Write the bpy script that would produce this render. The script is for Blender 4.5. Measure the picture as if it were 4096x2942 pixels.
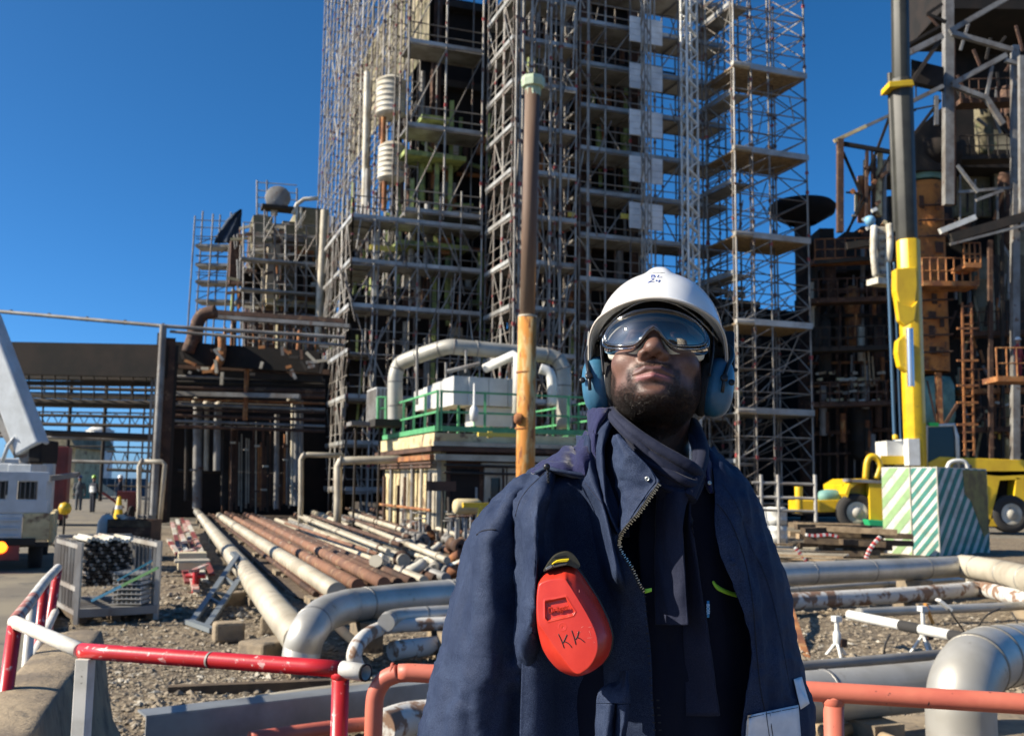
import bpy, math, random
import numpy as np
from mathutils import Matrix, Vector, Quaternion, noise as mn

for _o in list(bpy.data.objects):
    bpy.data.objects.remove(_o)
SC = bpy.context.scene
COL = SC.collection
R = random.Random(7)
PI = math.pi

# ---------------------------------------------------------------- camera
CAM_H = 1.6
F = 1000.0 / 1024.0
TANP = 0.1165
ROLL = 0.012
_p = math.atan(TANP)
_f = Vector((0, math.cos(_p), math.sin(_p)))
_u0 = Vector((0, -math.sin(_p), math.cos(_p)))
_r0 = Vector((1, 0, 0))
_r = _r0 * math.cos(ROLL) + _u0 * math.sin(ROLL)
_u = -_r0 * math.sin(ROLL) + _u0 * math.cos(ROLL)
CAMP = Vector((0, 0, CAM_H))
cd = bpy.data.cameras.new('camera')
cam = bpy.data.objects.new('camera', cd)
COL.objects.link(cam)
M = Matrix.Identity(4)
for i in range(3):
    M[i][0], M[i][1], M[i][2], M[i][3] = _r[i], _u[i], -_f[i], CAMP[i]
cam.matrix_world = M
cd.sensor_width = 36.0
cd.lens = 36.0 * F
cd.clip_start = 0.05
cd.clip_end = 3000
cd.dof.use_dof = True
cd.dof.focus_distance = 1.56
cd.dof.aperture_fstop = 10.0
SC.camera = cam
SC.render.resolution_x, SC.render.resolution_y = 1024, 735

# ---------------------------------------------------------------- light
SUN_AZ = math.radians(190)      # direction towards the sun in the ground plane, from +x
SUN_EL = math.radians(32)
sdir = Vector((math.cos(SUN_AZ) * math.cos(SUN_EL), math.sin(SUN_AZ) * math.cos(SUN_EL), math.sin(SUN_EL)))
w = bpy.data.worlds.new('World')
SC.world = w
w.use_nodes = True
wn = w.node_tree
wn.nodes.clear()
sky = wn.nodes.new('ShaderNodeTexSky')
sky.sky_type = 'NISHITA'
sky.sun_disc = False
sky.sun_elevation = SUN_EL
# Nishita: sun_rotation is measured clockwise from +y
sky.sun_rotation = (PI / 2 - SUN_AZ) % (2 * PI)
sky.altitude = 0
sky.air_density = 0.5
sky.dust_density = 0.9
sky.ozone_density = 10.0
bg = wn.nodes.new('ShaderNodeBackground')
bg.inputs['Strength'].default_value = 0.102
wo = wn.nodes.new('ShaderNodeOutputWorld')
hsv = wn.nodes.new('ShaderNodeHueSaturation')
hsv.inputs['Saturation'].default_value = 1.10
hsv.inputs['Hue'].default_value = 0.490
wn.links.new(sky.outputs[0], hsv.inputs['Color'])
wn.links.new(hsv.outputs[0], bg.inputs[0])
wn.links.new(bg.outputs[0], wo.inputs[0])
sl = bpy.data.lights.new('sun', 'SUN')
sl.energy = 5.0
sl.angle = math.radians(0.5)
sl.color = (1.0, 0.905, 0.75)
so = bpy.data.objects.new('sun', sl)
COL.objects.link(so)
so.rotation_mode = 'QUATERNION'
so.rotation_quaternion = sdir.to_track_quat('Z', 'Y')
vs = SC.view_settings
vs.view_transform = 'Standard'
vs.look = 'None'
vs.exposure = 0.9
vs.gamma = 1
vs.use_curve_mapping = False
SC.cycles.max_bounces = 5
SC.cycles.diffuse_bounces = 1
SC.cycles.glossy_bounces = 3
SC.cycles.transparent_max_bounces = 12
SC.cycles.use_denoising = True

# ---------------------------------------------------------------- frames
def at(px, py, Y):
    """point seen at picture position (px, py) at depth Y metres"""
    d = _f + _r * ((px - 512) / 1000.0) + _u * ((367.5 - py) / 1000.0)
    return CAMP + d * (Y / d.y)
GA = math.radians(19.9)
GU = Vector((math.cos(GA), math.sin(GA), 0))     # site grid, to the right
GV = Vector((-math.sin(GA), math.cos(GA), 0))    # site grid, away
def G(a, b, z=0.0):
    return GU * a + GV * b + Vector((0, 0, z))
def gof(P):
    return P.dot(GU), P.dot(GV)
def atg(px, py, Y):
    P = at(px, py, Y)
    return (P.dot(GU), P.dot(GV), P.z)
def ground(px, py, h=0.0):
    d = _f + _r * ((px - 512) / 1000.0) + _u * ((367.5 - py) / 1000.0)
    return CAMP + d * ((h - CAM_H) / d.z)

# ---------------------------------------------------------------- materials
MATS = {}
def mat(name, col, rough=0.6, metal=0.0, col2=None, scale=3.0, detail=4.0, bump=0.0, bscale=None, lo=0.4, hi=0.62,
        coord='pos', rnd=0.0, col3=None, scale3=12.0, lo3=0.58, hi3=0.68, stretch=None, alpha=1.0, emit=0.0, spec=0.5, coat=0.0, bdist=0.01):
    if name in MATS:
        return MATS[name]
    m = bpy.data.materials.new(name)
    m.use_nodes = True
    nt = m.node_tree
    nt.nodes.clear()
    N, L = nt.nodes.new, nt.links.new
    out = N('ShaderNodeOutputMaterial')
    b = N('ShaderNodeBsdfPrincipled')
    L(b.outputs[0], out.inputs[0])
    b.inputs['Base Color'].default_value = (*col, 1)
    b.inputs['Roughness'].default_value = rough
    b.inputs['Metallic'].default_value = metal
    b.inputs['Specular IOR Level'].default_value = spec
    b.inputs['Coat Weight'].default_value = coat
    b.inputs['Alpha'].default_value = alpha
    if coord == 'pos':
        vec = N('ShaderNodeNewGeometry').outputs['Position']
    else:
        vec = N('ShaderNodeTexCoord').outputs['Object']
    if stretch:
        mp = N('ShaderNodeMapping')
        mp.inputs['Scale'].default_value = stretch
        L(vec, mp.inputs[0])
        vec = mp.outputs[0]
    c = None
    def noise(s, det=detail):
        n = N('ShaderNodeTexNoise')
        n.inputs['Scale'].default_value = s
        n.inputs['Detail'].default_value = det
        n.inputs['Roughness'].default_value = 0.62
        L(vec, n.inputs['Vector'])
        return n.outputs['Fac']
    def ramp(src, a, bb):
        r = N('ShaderNodeMapRange')
        r.inputs['From Min'].default_value = a
        r.inputs['From Max'].default_value = bb
        L(src, r.inputs['Value'])
        return r.outputs[0]
    def mix(fac, A, B):
        x = N('ShaderNodeMix')
        x.data_type = 'RGBA'
        if hasattr(fac, 'default_value') or hasattr(fac, 'links'):
            L(fac, x.inputs[0])
        else:
            x.inputs[0].default_value = fac
        for sock, v in ((x.inputs[6], A), (x.inputs[7], B)):
            if isinstance(v, tuple):
                sock.default_value = (*v, 1)
            else:
                L(v, sock)
        return x.outputs[2]
    if col2 is not None:
        c = mix(ramp(noise(scale), lo, hi), col, col2)
    if col3 is not None:
        c = mix(ramp(noise(scale3, 6.0), lo3, hi3), c if c is not None else col, col3)
    if rnd:
        oi = N('ShaderNodeObjectInfo')
        hs = N('ShaderNodeHueSaturation')
        r = N('ShaderNodeMapRange')
        r.inputs['To Min'].default_value = 1 - rnd
        r.inputs['To Max'].default_value = 1 + rnd
        L(oi.outputs['Random'], r.inputs['Value'])
        L(r.outputs[0], hs.inputs['Value'])
        if c is None:
            hs.inputs['Color'].default_value = (*col, 1)
        else:
            L(c, hs.inputs['Color'])
        c = hs.outputs[0]
    if c is not None:
        L(c, b.inputs['Base Color'])
    if bump:
        bn = N('ShaderNodeBump')
        bn.inputs['Strength'].default_value = bump
        bn.inputs['Distance'].default_value = bdist
        L(noise(bscale or scale * 4, 5.0), bn.inputs['Height'])
        L(bn.outputs[0], b.inputs['Normal'])
    if emit:
        b.inputs['Emission Color'].default_value = (*col, 1)
        b.inputs['Emission Strength'].default_value = emit
    MATS[name] = m
    return m

# ---------------------------------------------------------------- objects
W = {}
def tag(o, label=None, cat=None, group=None, kind=None):
    if label: o['label'] = label
    if cat: o['category'] = cat
    if group: o['group'] = group
    if kind: o['kind'] = kind
    return o
def link(name, data, parent=None, mw=None):
    o = bpy.data.objects.new(name, data)
    COL.objects.link(o)
    mw = mw or Matrix.Identity(4)
    if parent is not None:
        o.parent = parent
        o.matrix_parent_inverse = W[parent.name].inverted()
    o.matrix_basis = mw
    W[o.name] = mw
    return o
def thing(name, label, cat, loc, group=None):
    o = link(name, None, None, Matrix.Translation(Vector(loc)))
    o.empty_display_size = 0.2
    return tag(o, label, cat, group)
def dup(o, mw_delta, label=None, group=None, parent=None, _top=True):
    """copy a thing with its parts; mw_delta maps old world to new world"""
    c = o.copy()
    COL.objects.link(c)
    mw = mw_delta @ W[o.name]
    if parent is not None:
        c.parent = parent
        c.matrix_parent_inverse = W[parent.name].inverted()
    c.matrix_basis = mw
    W[c.name] = mw
    if _top:
        if label: c['label'] = label
        if group: c['group'] = group
    for ch in list(KIDS.get(o.name, ())):
        dup(ch, mw_delta, parent=c, _top=False)
    if parent is not None:
        KIDS.setdefault(parent.name, []).append(c)
    return c
KIDS = {}
_link0 = link
def link(name, data, parent=None, mw=None):
    o = _link0(name, data, parent, mw)
    if parent is not None:
        KIDS.setdefault(parent.name, []).append(o)
    return o

POOL = {}
def unit_tube(m, n=8):
    k = ('t', m.name, n)
    if k not in POOL:
        v, f = [], []
        for z in (0, 1):
            for i in range(n):
                a = 2 * PI * i / n
                v.append((math.cos(a), math.sin(a), z))
        for i in range(n):
            j = (i + 1) % n
            f.append((i, j, n + j, n + i))
        f.append(tuple(range(n - 1, -1, -1)))
        f.append(tuple(range(n, 2 * n)))
        me = bpy.data.meshes.new('tube')
        me.from_pydata(v, [], f)
        me.materials.append(m)
        me.polygons.foreach_set('use_smooth', [True] * n + [False] * 2)
        POOL[k] = me
    return POOL[k]
def unit_box(m):
    k = ('b', m.name)
    if k not in POOL:
        v = [(x, y, z) for x in (-.5, .5) for y in (-.5, .5) for z in (-.5, .5)]
        f = [(0, 1, 3, 2), (4, 6, 7, 5), (0, 4, 5, 1), (2, 3, 7, 6), (0, 2, 6, 4), (1, 5, 7, 3)]
        me = bpy.data.meshes.new('box')
        me.from_pydata(v, [], f)
        me.materials.append(m)
        POOL[k] = me
    return POOL[k]
def frame_of(d):
    d = Vector(d).normalized()
    up = Vector((0, 0, 1)) if abs(d.z) < 0.95 else Vector((1, 0, 0))
    x = up.cross(d).normalized()
    y = d.cross(x)
    return x, y, d
def mbasis(x, y, z, o):
    m = Matrix.Identity(4)
    for i in range(3):
        m[i][0], m[i][1], m[i][2], m[i][3] = x[i], y[i], z[i], o[i]
    return m
def tube(name, p0, p1, r, m, parent, n=8):
    p0, p1 = Vector(p0), Vector(p1)
    d = p1 - p0
    L = d.length
    x, y, z = frame_of(d)
    return link(name, unit_tube(m, n), parent, mbasis(x * r, y * r, z * L, p0))
def gbox(name, c, s, m, parent, grid=True, rot=0.0):
    """box centred at world c, size s along the site grid (u, v, z)"""
    a = (GA if grid else 0) + rot
    x = Vector((math.cos(a), math.sin(a), 0)) * s[0]
    y = Vector((-math.sin(a), math.cos(a), 0)) * s[1]
    return link(name, unit_box(m), parent, mbasis(x, y, Vector((0, 0, s[2])), Vector(c)))
def beam(name, p0, p1, wd, ht, m, parent):
    """rectangular bar from p0 to p1"""
    p0, p1 = Vector(p0), Vector(p1)
    x, y, z = frame_of(p1 - p0)
    return link(name, unit_box(m), parent, mbasis(x * wd, y * ht, z * (p1 - p0).length, (p0 + p1) / 2))

class MB:
    def __init__(s):
        s.v, s.f, s.mi, s.sm = [], [], [], []
        s.m = 0
    def add(s, v, f, smooth=False):
        n = len(s.v)
        s.v.extend([tuple(p) for p in v])
        for q in f:
            s.f.append(tuple(i + n for i in q))
            s.mi.append(s.m)
            s.sm.append(smooth)
    def box(s, c, sz, a=None, basis=None):
        if basis is None:
            a = GA if a is None else a
            X = Vector((math.cos(a), math.sin(a), 0)); Y = Vector((-math.sin(a), math.cos(a), 0)); Z = Vector((0, 0, 1))
        else:
            X, Y, Z = basis
        c = Vector(c)
        v = [c + X * (x * sz[0]) + Y * (y * sz[1]) + Z * (z * sz[2]) for x in (-.5, .5) for y in (-.5, .5) for z in (-.5, .5)]
        s.add(v, [(0, 1, 3, 2), (4, 6, 7, 5), (0, 4, 5, 1), (2, 3, 7, 6), (0, 2, 6, 4), (1, 5, 7, 3)])
    def beam(s, p0, p1, wd, ht):
        p0, p1 = Vector(p0), Vector(p1)
        x, y, z = frame_of(p1 - p0)
        s.box((p0 + p1) / 2, (wd, ht, (p1 - p0).length), basis=(x, y, z))
    def tube(s, p0, p1, r, n=8, r1=None, cap=True):
        s.path([p0, p1], [r, r if r1 is None else r1], n, cap)
    def path(s, pts, r, n=8, cap=True, sx=1.0, sy=1.0, closed=False, up=None):
        pts = [Vector(p) for p in pts]
        k = len(pts)
        rs = r if isinstance(r, (list, tuple)) else [r] * k
        v = []
        x = None
        for i, p in enumerate(pts):
            if closed:
                t = (pts[(i + 1) % k] - pts[i - 1]).normalized()
            else:
                t = (pts[min(i + 1, k - 1)] - pts[max(i - 1, 0)]).normalized()
            if up is not None:
                x = Vector(up).cross(t).normalized()
            elif x is None:
                x = frame_of(t)[0]
            else:
                x = (x - t * x.dot(t)).normalized()
            y = t.cross(x)
            for j in range(n):
                a = 2 * PI * j / n
                v.append(p + x * (math.cos(a) * rs[i] * sx) + y * (math.sin(a) * rs[i] * sy))
        f = []
        for i in range(k if closed else k - 1):
            i2 = (i + 1) % k
            for j in range(n):
                j2 = (j + 1) % n
                f.append((i * n + j, i * n + j2, i2 * n + j2, i2 * n + j))
        s.add(v, f, True)
        if cap and not closed:
            n0 = len(s.v) - k * n
            s.f.append(tuple(n0 + j for j in range(n - 1, -1, -1))); s.mi.append(s.m); s.sm.append(False)
            s.f.append(tuple(n0 + (k - 1) * n + j for j in range(n))); s.mi.append(s.m); s.sm.append(False)
    def lathe(s, o, axis, prof, n=24, smooth=True):
        """prof: (radius, along) pairs"""
        x, y, z = frame_of(axis)
        o = Vector(o)
        v = []
        for r, h in prof:
            for j in range(n):
                a = 2 * PI * j / n
                v.append(o + x * (r * math.cos(a)) + y * (r * math.sin(a)) + z * h)
        f = []
        for i in range(len(prof) - 1):
            for j in range(n):
                j2 = (j + 1) % n
                f.append((i * n + j, i * n + j2, (i + 1) * n + j2, (i + 1) * n + j))
        s.add(v, f, smooth)
    def prism(s, poly, d):
        """planar polygon of world points extruded by vector d"""
        poly = [Vector(p) for p in poly]
        d = Vector(d)
        n = len(poly)
        v = poly + [p + d for p in poly]
        f = [tuple(range(n - 1, -1, -1)), tuple(range(n, 2 * n))]
        for i in range(n):
            j = (i + 1) % n
            f.append((i, j, n + j, n + i))
        s.add(v, f)
    def build(s, name, mats, parent=None, bevel=0.0):
        me = bpy.data.meshes.new(name)
        me.from_pydata([tuple(p) for p in s.v], [], s.f)
        for m in (mats if isinstance(mats, (list, tuple)) else [mats]):
            me.materials.append(m)
        me.polygons.foreach_set('material_index', s.mi)
        me.polygons.foreach_set('use_smooth', s.sm)
        me.update()
        o = link(name, me, parent)
        if bevel:
            b = o.modifiers.new('bevel', 'BEVEL')
            b.width = bevel
            b.segments = 2
        return o

def spline(pts, k=8, closed=False):
    """Catmull-Rom through points (tuples of any length)"""
    P = np.array([tuple(p) for p in pts], float)
    n = len(P)
    out = []
    rng = range(n if closed else n - 1)
    for i in rng:
        if closed:
            a, b, c, d = P[i - 1], P[i], P[(i + 1) % n], P[(i + 2) % n]
        else:
            a, b, c, d = P[max(i - 1, 0)], P[i], P[i + 1], P[min(i + 2, n - 1)]
        for j in range(k):
            t = j / k
            out.append(0.5 * (2 * b + (c - a) * t + (2 * a - 5 * b + 4 * c - d) * t * t + (3 * b - a - 3 * c + d) * t ** 3))
    if not closed:
        out.append(P[-1])
    return np.array(out)

def grid_mesh(name, P, mats, parent=None, thick=0.0, smooth=True, closed_u=False):
    """P: (rows, cols, 3) array; thick > 0 gives a closed sheet (offset away from the face)"""
    P = np.asarray(P, float)
    r, c, _ = P.shape
    du = np.gradient(P, axis=1)
    dv = np.gradient(P, axis=0)
    nrm = np.cross(dv, du)
    nrm /= np.linalg.norm(nrm, axis=2, keepdims=True) + 1e-12
    V = P.reshape(-1, 3)
    idx = np.arange(r * c).reshape(r, c)
    q = np.stack([idx[:-1, :-1], idx[:-1, 1:], idx[1:, 1:], idx[1:, :-1]], -1).reshape(-1, 4)
    faces = [q]
    if thick:
        V = np.vstack([V, (P - nrm * thick).reshape(-1, 3)])
        o = r * c
        faces.append(q[:, ::-1] + o)
        for line in (idx[0, ::-1], idx[-1, :], idx[:, 0], idx[::-1, -1]):
            faces.append(np.stack([line[:-1], line[1:], line[1:] + o, line[:-1] + o], -1))
    Fc = np.vstack(faces)
    me = bpy.data.meshes.new(name)
    me.from_pydata(V.tolist(), [], Fc.tolist())
    for m in (mats if isinstance(mats, (list, tuple)) else [mats]):
        me.materials.append(m)
    me.polygons.foreach_set('use_smooth', [smooth] * len(Fc))
    me.update()
    return link(name, me, parent)

# ---- signed distance helpers (numpy)
def smin(a, b, k):
    h = np.clip(0.5 + 0.5 * (b - a) / k, 0, 1)
    return b * (1 - h) + a * h - k * h * (1 - h)
def smax(a, b, k):
    return -smin(-a, -b, k)
def ell(P, c, r):
    q = (P - np.array(c)) / np.array(r)
    l = np.sqrt((q ** 2).sum(-1)) + 1e-9
    q2 = (P - np.array(c)) / np.array(r) ** 2
    l2 = np.sqrt((q2 ** 2).sum(-1)) + 1e-9
    return l * (l - 1) / l2
def cap(P, a, b, ra, rb=None):
    rb = ra if rb is None else rb
    a, b = np.array(a, float), np.array(b, float)
    ab = b - a
    t = np.clip(((P - a) @ ab) / (ab @ ab), 0, 1)
    d = np.linalg.norm(P - (a + t[..., None] * ab), axis=-1)
    return d - (ra + (rb - ra) * t)
def surfnet(f, lo, hi, h):
    n = [int((hi[i] - lo[i]) / h) + 1 for i in range(3)]
    ax = [lo[i] + h * np.arange(n[i]) for i in range(3)]
    D = np.empty(n, np.float32)
    for i in range(n[0]):
        yy, zz = np.meshgrid(ax[1], ax[2], indexing='ij')
        D[i] = f(np.stack([np.full_like(yy, ax[0][i]), yy, zz], -1))
    S = D < 0
    acc = np.zeros([m - 1 for m in n] + [3], np.float32)
    cnt = np.zeros([m - 1 for m in n], np.float32)
    corners = [(i, j, k) for i in (0, 1) for j in (0, 1) for k in (0, 1)]
    sl_ = lambda c: tuple(slice(c[t], n[t] - 1 + c[t]) for t in range(3))
    for c in corners:
        for t in range(3):
            if c[t]: continue
            d = list(c); d[t] = 1
            A, B = D[sl_(c)], D[sl_(d)]
            x = (A < 0) != (B < 0)
            tt = np.where(x, A / np.where(x, A - B, 1), 0)
            for s in range(3):
                acc[..., s] += np.where(x, (tt if s == t else c[s]), 0)
            cnt += x
    on = cnt > 0
    idx = -np.ones(on.shape, int)
    idx[on] = np.arange(on.sum())
    cc = np.argwhere(on)
    V = (cc + acc[on] / cnt[on][:, None]) * h + np.array(lo)
    faces = []
    for t in range(3):
        a, b = [s for s in range(3) if s != t]
        if t == 1: a, b = b, a
        s0 = [slice(1, n[s] - 1) for s in range(3)]; s0[t] = slice(0, n[t] - 1)
        s1 = list(s0); s1[t] = slice(1, n[t])
        A, B = S[tuple(s0)], S[tuple(s1)]
        e = np.argwhere(A != B)
        flip = A[A != B]
        off = np.array([1, 1, 1]); off[t] = 0
        e = e + off
        def I(da, db):
            q = e.copy(); q[:, a] -= da; q[:, b] -= db
            return idx[q[:, 0], q[:, 1], q[:, 2]]
        Q = np.stack([I(1, 1), I(0, 1), I(0, 0), I(1, 0)], -1)
        Q[~flip] = Q[~flip][:, ::-1]
        faces.append(Q)
    return V, np.vstack(faces)
def np_mesh(name, V, Fc, mats, parent, smooth=True):
    me = bpy.data.meshes.new(name)
    me.from_pydata(np.asarray(V).tolist(), [], np.asarray(Fc).tolist())
    for m in (mats if isinstance(mats, (list, tuple)) else [mats]):
        me.materials.append(m)
    me.polygons.foreach_set('use_smooth', [smooth] * len(me.polygons))
    me.update()
    return link(name, me, parent)

# ================================================================ materials of the place
M_GRAV = mat('gravel_ground', (0.175, 0.13, 0.08), 0.95, 0, (0.10, 0.075, 0.048), 1.3, bump=1.0, bscale=14, bdist=.05, col3=(0.33, 0.27, 0.18), scale3=16, lo3=.5, hi3=.62)
M_DUST = mat('dusty_asphalt', (0.14, 0.12, 0.09), 0.95, 0, (0.21, 0.18, 0.125), .7, bump=.4, bscale=30, bdist=.01, col3=(0.07, 0.068, 0.062), scale3=2.2, lo3=.58, hi3=.66)
M_STONE = mat('stone', (0.25, 0.20, 0.135), 0.9, 0, (0.22, 0.18, 0.13), 9, col3=(0.45, 0.41, 0.33), scale3=5, lo3=.55, hi3=.62)
M_GALV = mat('galvanised_tube', (0.23, 0.215, 0.19), 0.6, 0.2, (0.125, 0.10, 0.08), .8, rnd=.38, col3=(0.15, 0.095, 0.07), scale3=1.7, lo3=.60, hi3=.68)
M_GALV2 = mat('pale_tube', (0.36, 0.345, 0.31), 0.55, 0.15, (0.21, 0.18, 0.15), 1.1, rnd=.3)
M_DECK = mat('steel_deck', (0.30, 0.30, 0.29), 0.5, 0.3, (0.17, 0.16, 0.14), .9, rnd=.25)
M_TOE = mat('toe_board', (0.42, 0.43, 0.42), 0.5, 0.25, (0.26, 0.25, 0.23), .7, rnd=.2)
M_REDC = mat('red_coupler', (0.12, 0.075, 0.06), 0.7, 0, (0.30, 0.05, 0.05), 1.5, lo=.54, hi=.58)
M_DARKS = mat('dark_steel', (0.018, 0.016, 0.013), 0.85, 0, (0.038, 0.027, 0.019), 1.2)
M_BLACKS = mat('shade_black_steel', (0.007, 0.006, 0.005), 0.95, 0, (0.018, 0.012, 0.009), 1.0)  # near-black; shade of interiors and undersides is put into this colour
M_RUST = mat('rusty_steel', (0.36, 0.145, 0.045), 0.85, 0, (0.16, 0.060, 0.028), 1.8, col3=(0.40, 0.22, 0.09), scale3=4, lo3=.56, hi3=.64, bump=.3)
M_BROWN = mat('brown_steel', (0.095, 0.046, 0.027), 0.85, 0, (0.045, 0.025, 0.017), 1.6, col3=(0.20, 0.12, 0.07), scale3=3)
M_GREYS = mat('grey_steel', (0.24, 0.235, 0.22), 0.6, .1, (0.14, 0.125, 0.11), 1.1, col3=(0.12, 0.07, 0.045), scale3=3, lo3=.60, hi3=.68)
M_CREAMP = mat('cream_lagging', (0.47, 0.42, 0.32), 0.6, 0.1, (0.33, 0.285, 0.21), 1.4, bump=.15, col3=(0.22, 0.17, 0.12), scale3=4, lo3=.62, hi3=.72)
M_SILVER = mat('silver_cladding', (0.50, 0.485, 0.44), 0.46, 0.45, (0.38, 0.36, 0.31), 1.8, bump=.1, bscale=6, col3=(0.24, 0.20, 0.15), scale3=7, lo3=.64, hi3=.74)
M_SEAMS = mat('clad_seam', (0.26, 0.25, 0.23), 0.45, 0.6)
M_PEEL = mat('peeling_white_paint', (0.55, 0.53, 0.48), 0.7, 0, (0.22, 0.13, 0.08), 5, lo=.50, hi=.56, bump=.3)
M_CONC = mat('weathered_concrete', (0.29, 0.225, 0.145), 0.95, 0, (0.17, 0.135, 0.095), 3.5, bump=.9, col3=(.10,.085,.065), scale3=9, lo3=.58, hi3=.66, bscale=30)
M_CONCD = mat('grimy_concrete', (0.31, 0.265, 0.175), 0.95, 0, (0.13, 0.115, 0.07), .6, col3=(0.12, 0.13, 0.06), scale3=1.4, lo3=.55, hi3=.66)
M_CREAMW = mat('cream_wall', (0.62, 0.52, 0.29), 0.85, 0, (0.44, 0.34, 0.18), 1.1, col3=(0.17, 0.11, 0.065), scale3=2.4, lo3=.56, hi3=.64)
M_GREEN = mat('green_paint', (0.10, 0.36, 0.15), 0.5, 0, (0.07, 0.26, 0.11), 3)
M_LGREEN = mat('mossy_green_paint', (0.30, 0.35, 0.10), 0.7, 0, (0.12, 0.16, 0.06), 1.6, col3=(0.40, 0.42, 0.20), scale3=2.6, lo3=.6, hi3=.7)
M_HVAC = mat('grey_panel', (0.56, 0.56, 0.53), 0.55, .1, (0.46, 0.455, 0.43), 1.4)
M_WPANEL = mat('white_panel', (0.80, 0.82, 0.82), 0.5, 0, (0.55, 0.57, 0.58), .9)
M_VESSEL = mat('white_vessel', (0.58, 0.56, 0.48), 0.6, 0, (0.38, 0.33, 0.24), 1.3, col3=(0.2, 0.13, 0.08), scale3=3, lo3=.6, hi3=.68)
M_YEL2 = mat('yellow_paint', (0.72, 0.47, 0.012), 0.42, 0, (0.62, 0.38, 0.012), 1.4, coat=.15, col3=(0.30, 0.18, 0.04), scale3=3.5, lo3=.64, hi3=.74)
M_YELT = mat('yellow_board', (0.62, 0.48, 0.08), 0.6)
M_WHITE = mat('white_paint', (0.68, 0.68, 0.64), 0.5, 0, (0.54, 0.53, 0.48), 1.8)
M_TEAL = mat('teal_paint', (0.16, 0.32, 0.28), 0.6, 0, (0.09, 0.21, 0.19), 1.4)
M_BOOM = mat('dark_boom_paint', (0.040, 0.039, 0.029), 0.55, 0, (0.024, 0.023, 0.017), 1.2)
M_TYRE = mat('tyre_rubber', (0.028, 0.026, 0.024), 0.9)
M_GLASSD = mat('dark_glass', (0.012, 0.02, 0.024), 0.08)
M_BLUEH = mat('blue_hose', (0.03, 0.085, 0.16), 0.5)
M_WOOD = mat('weathered_timber', (0.34, 0.25, 0.15), 0.9, 0, (0.2, 0.14, 0.08), 6)
M_WOODD = mat('dark_timber', (0.11, 0.075, 0.042), 0.9, 0, (0.06, 0.04, 0.025), 5, col3=(0.2, 0.15, 0.09), scale3=3)
M_REDP = mat('red_gloss_paint', (0.52, 0.018, 0.022), 0.34, 0, (0.40, 0.016, 0.018), 6, coat=.2, col3=(0.70, 0.40, 0.36), scale3=30, lo3=.60, hi3=.66, bump=.15, bscale=60, bdist=.002)
M_WHITP = mat('chipped_white_paint', (0.66, 0.63, 0.56), 0.45, 0, (0.52, 0.49, 0.42), 8, col3=(0.09, 0.07, 0.05), scale3=30, lo3=.66, hi3=.69, bump=.15, bscale=60, bdist=.002)
M_ORANGE = mat('faded_orange_paint', (0.56, 0.155, 0.095), 0.5, 0, (0.48, 0.115, 0.075), 5, col3=(0.07, 0.035, 0.03), scale3=34, lo3=.68, hi3=.70, bump=.2, bscale=50, bdist=.002)
M_BLACK = mat('black_hollow', (0.008, 0.008, 0.008), 0.9)
M_PINKP = mat('faded_red_white', (0.36, 0.13, 0.10), 0.7, 0, (0.5, 0.42, 0.36), 7, lo=.48, hi=.54)
M_NET = mat('dark_blue_sheet', (0.012, 0.028, 0.055), 0.8)
M_GRDUCT = mat('tan_duct', (0.40, 0.385, 0.33), 0.5, 0.2, (0.31, 0.295, 0.25), 1.2)
M_REDO = mat('dull_red_paint', (0.23, 0.045, 0.035), 0.6, 0, (0.13, 0.03, 0.025), 1.4)

# ---------------------------------------------------------------- ground
def sheet(name, poly, z, m, kind='structure'):
    mb = MB()
    mb.add([(x, y, z) for x, y in poly], [tuple(range(len(poly)))])
    return tag(mb.build(name, m), None, None, None, kind)
sheet('ground', [(-700, -300), (700, -300), (700, 900), (-700, 900)], -0.06, M_DUST)
# near gravel field, uneven
nx, ny = 150, 150
gx = np.linspace(-14, 22, nx); gy = np.concatenate([np.linspace(1.5, 16, 110), np.linspace(16.4, 34, 40)])
Pg = np.zeros((ny, nx, 3))
def gh(x, y):
    return .035 * mn.noise(Vector((x * .9, y * .9, 0))) + .018 * mn.noise(Vector((x * 3.1, y * 3.1, 2))) + .05 * mn.noise(Vector((x * .25, y * .25, 5)))
for i in range(ny):
    for j in range(nx):
        Pg[i, j] = (gx[j], gy[i], gh(gx[j], gy[i]))
g_ = grid_mesh('gravel_bed', Pg[::-1], M_GRAV)
tag(g_, kind='structure')
sheet('road', [tuple(ground(-60, 760)[:2]), tuple(ground(8, 760)[:2]), tuple(ground(62, 600)[:2]), tuple(ground(120, 520)[:2]), tuple(ground(135, 500)[:2]), tuple(ground(-260, 500)[:2])], 0.075, M_DUST)
M_DRUST = mat('dull_rust_pipe', (0.22, 0.105, 0.06), 0.85, 0, (0.14, 0.07, 0.045), 2.2, col3=(0.30, 0.19, 0.11), scale3=6, lo3=.56, hi3=.64, bump=.2)
M_SOIL = mat('dark_brown_soil', (0.085, 0.06, 0.04), 0.95, 0, (0.14, 0.10, 0.065), 2.5, bump=.6, bscale=20, bdist=.03)  # darker brown than the gravel, laid under the pipe bundle
def soil(pts):
    mb = MB(); V_ = []
    mb.add([tuple(ground(x, y, .0) + Vector((0, 0, .075))) for x, y in pts], [tuple(range(len(pts)))])
    tag(mb.build('bundle_ground', M_SOIL), kind='structure')
soil([(196, 515), (470, 508), (480, 575), (470, 600), (330, 612), (290, 600), (250, 560)])
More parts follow.
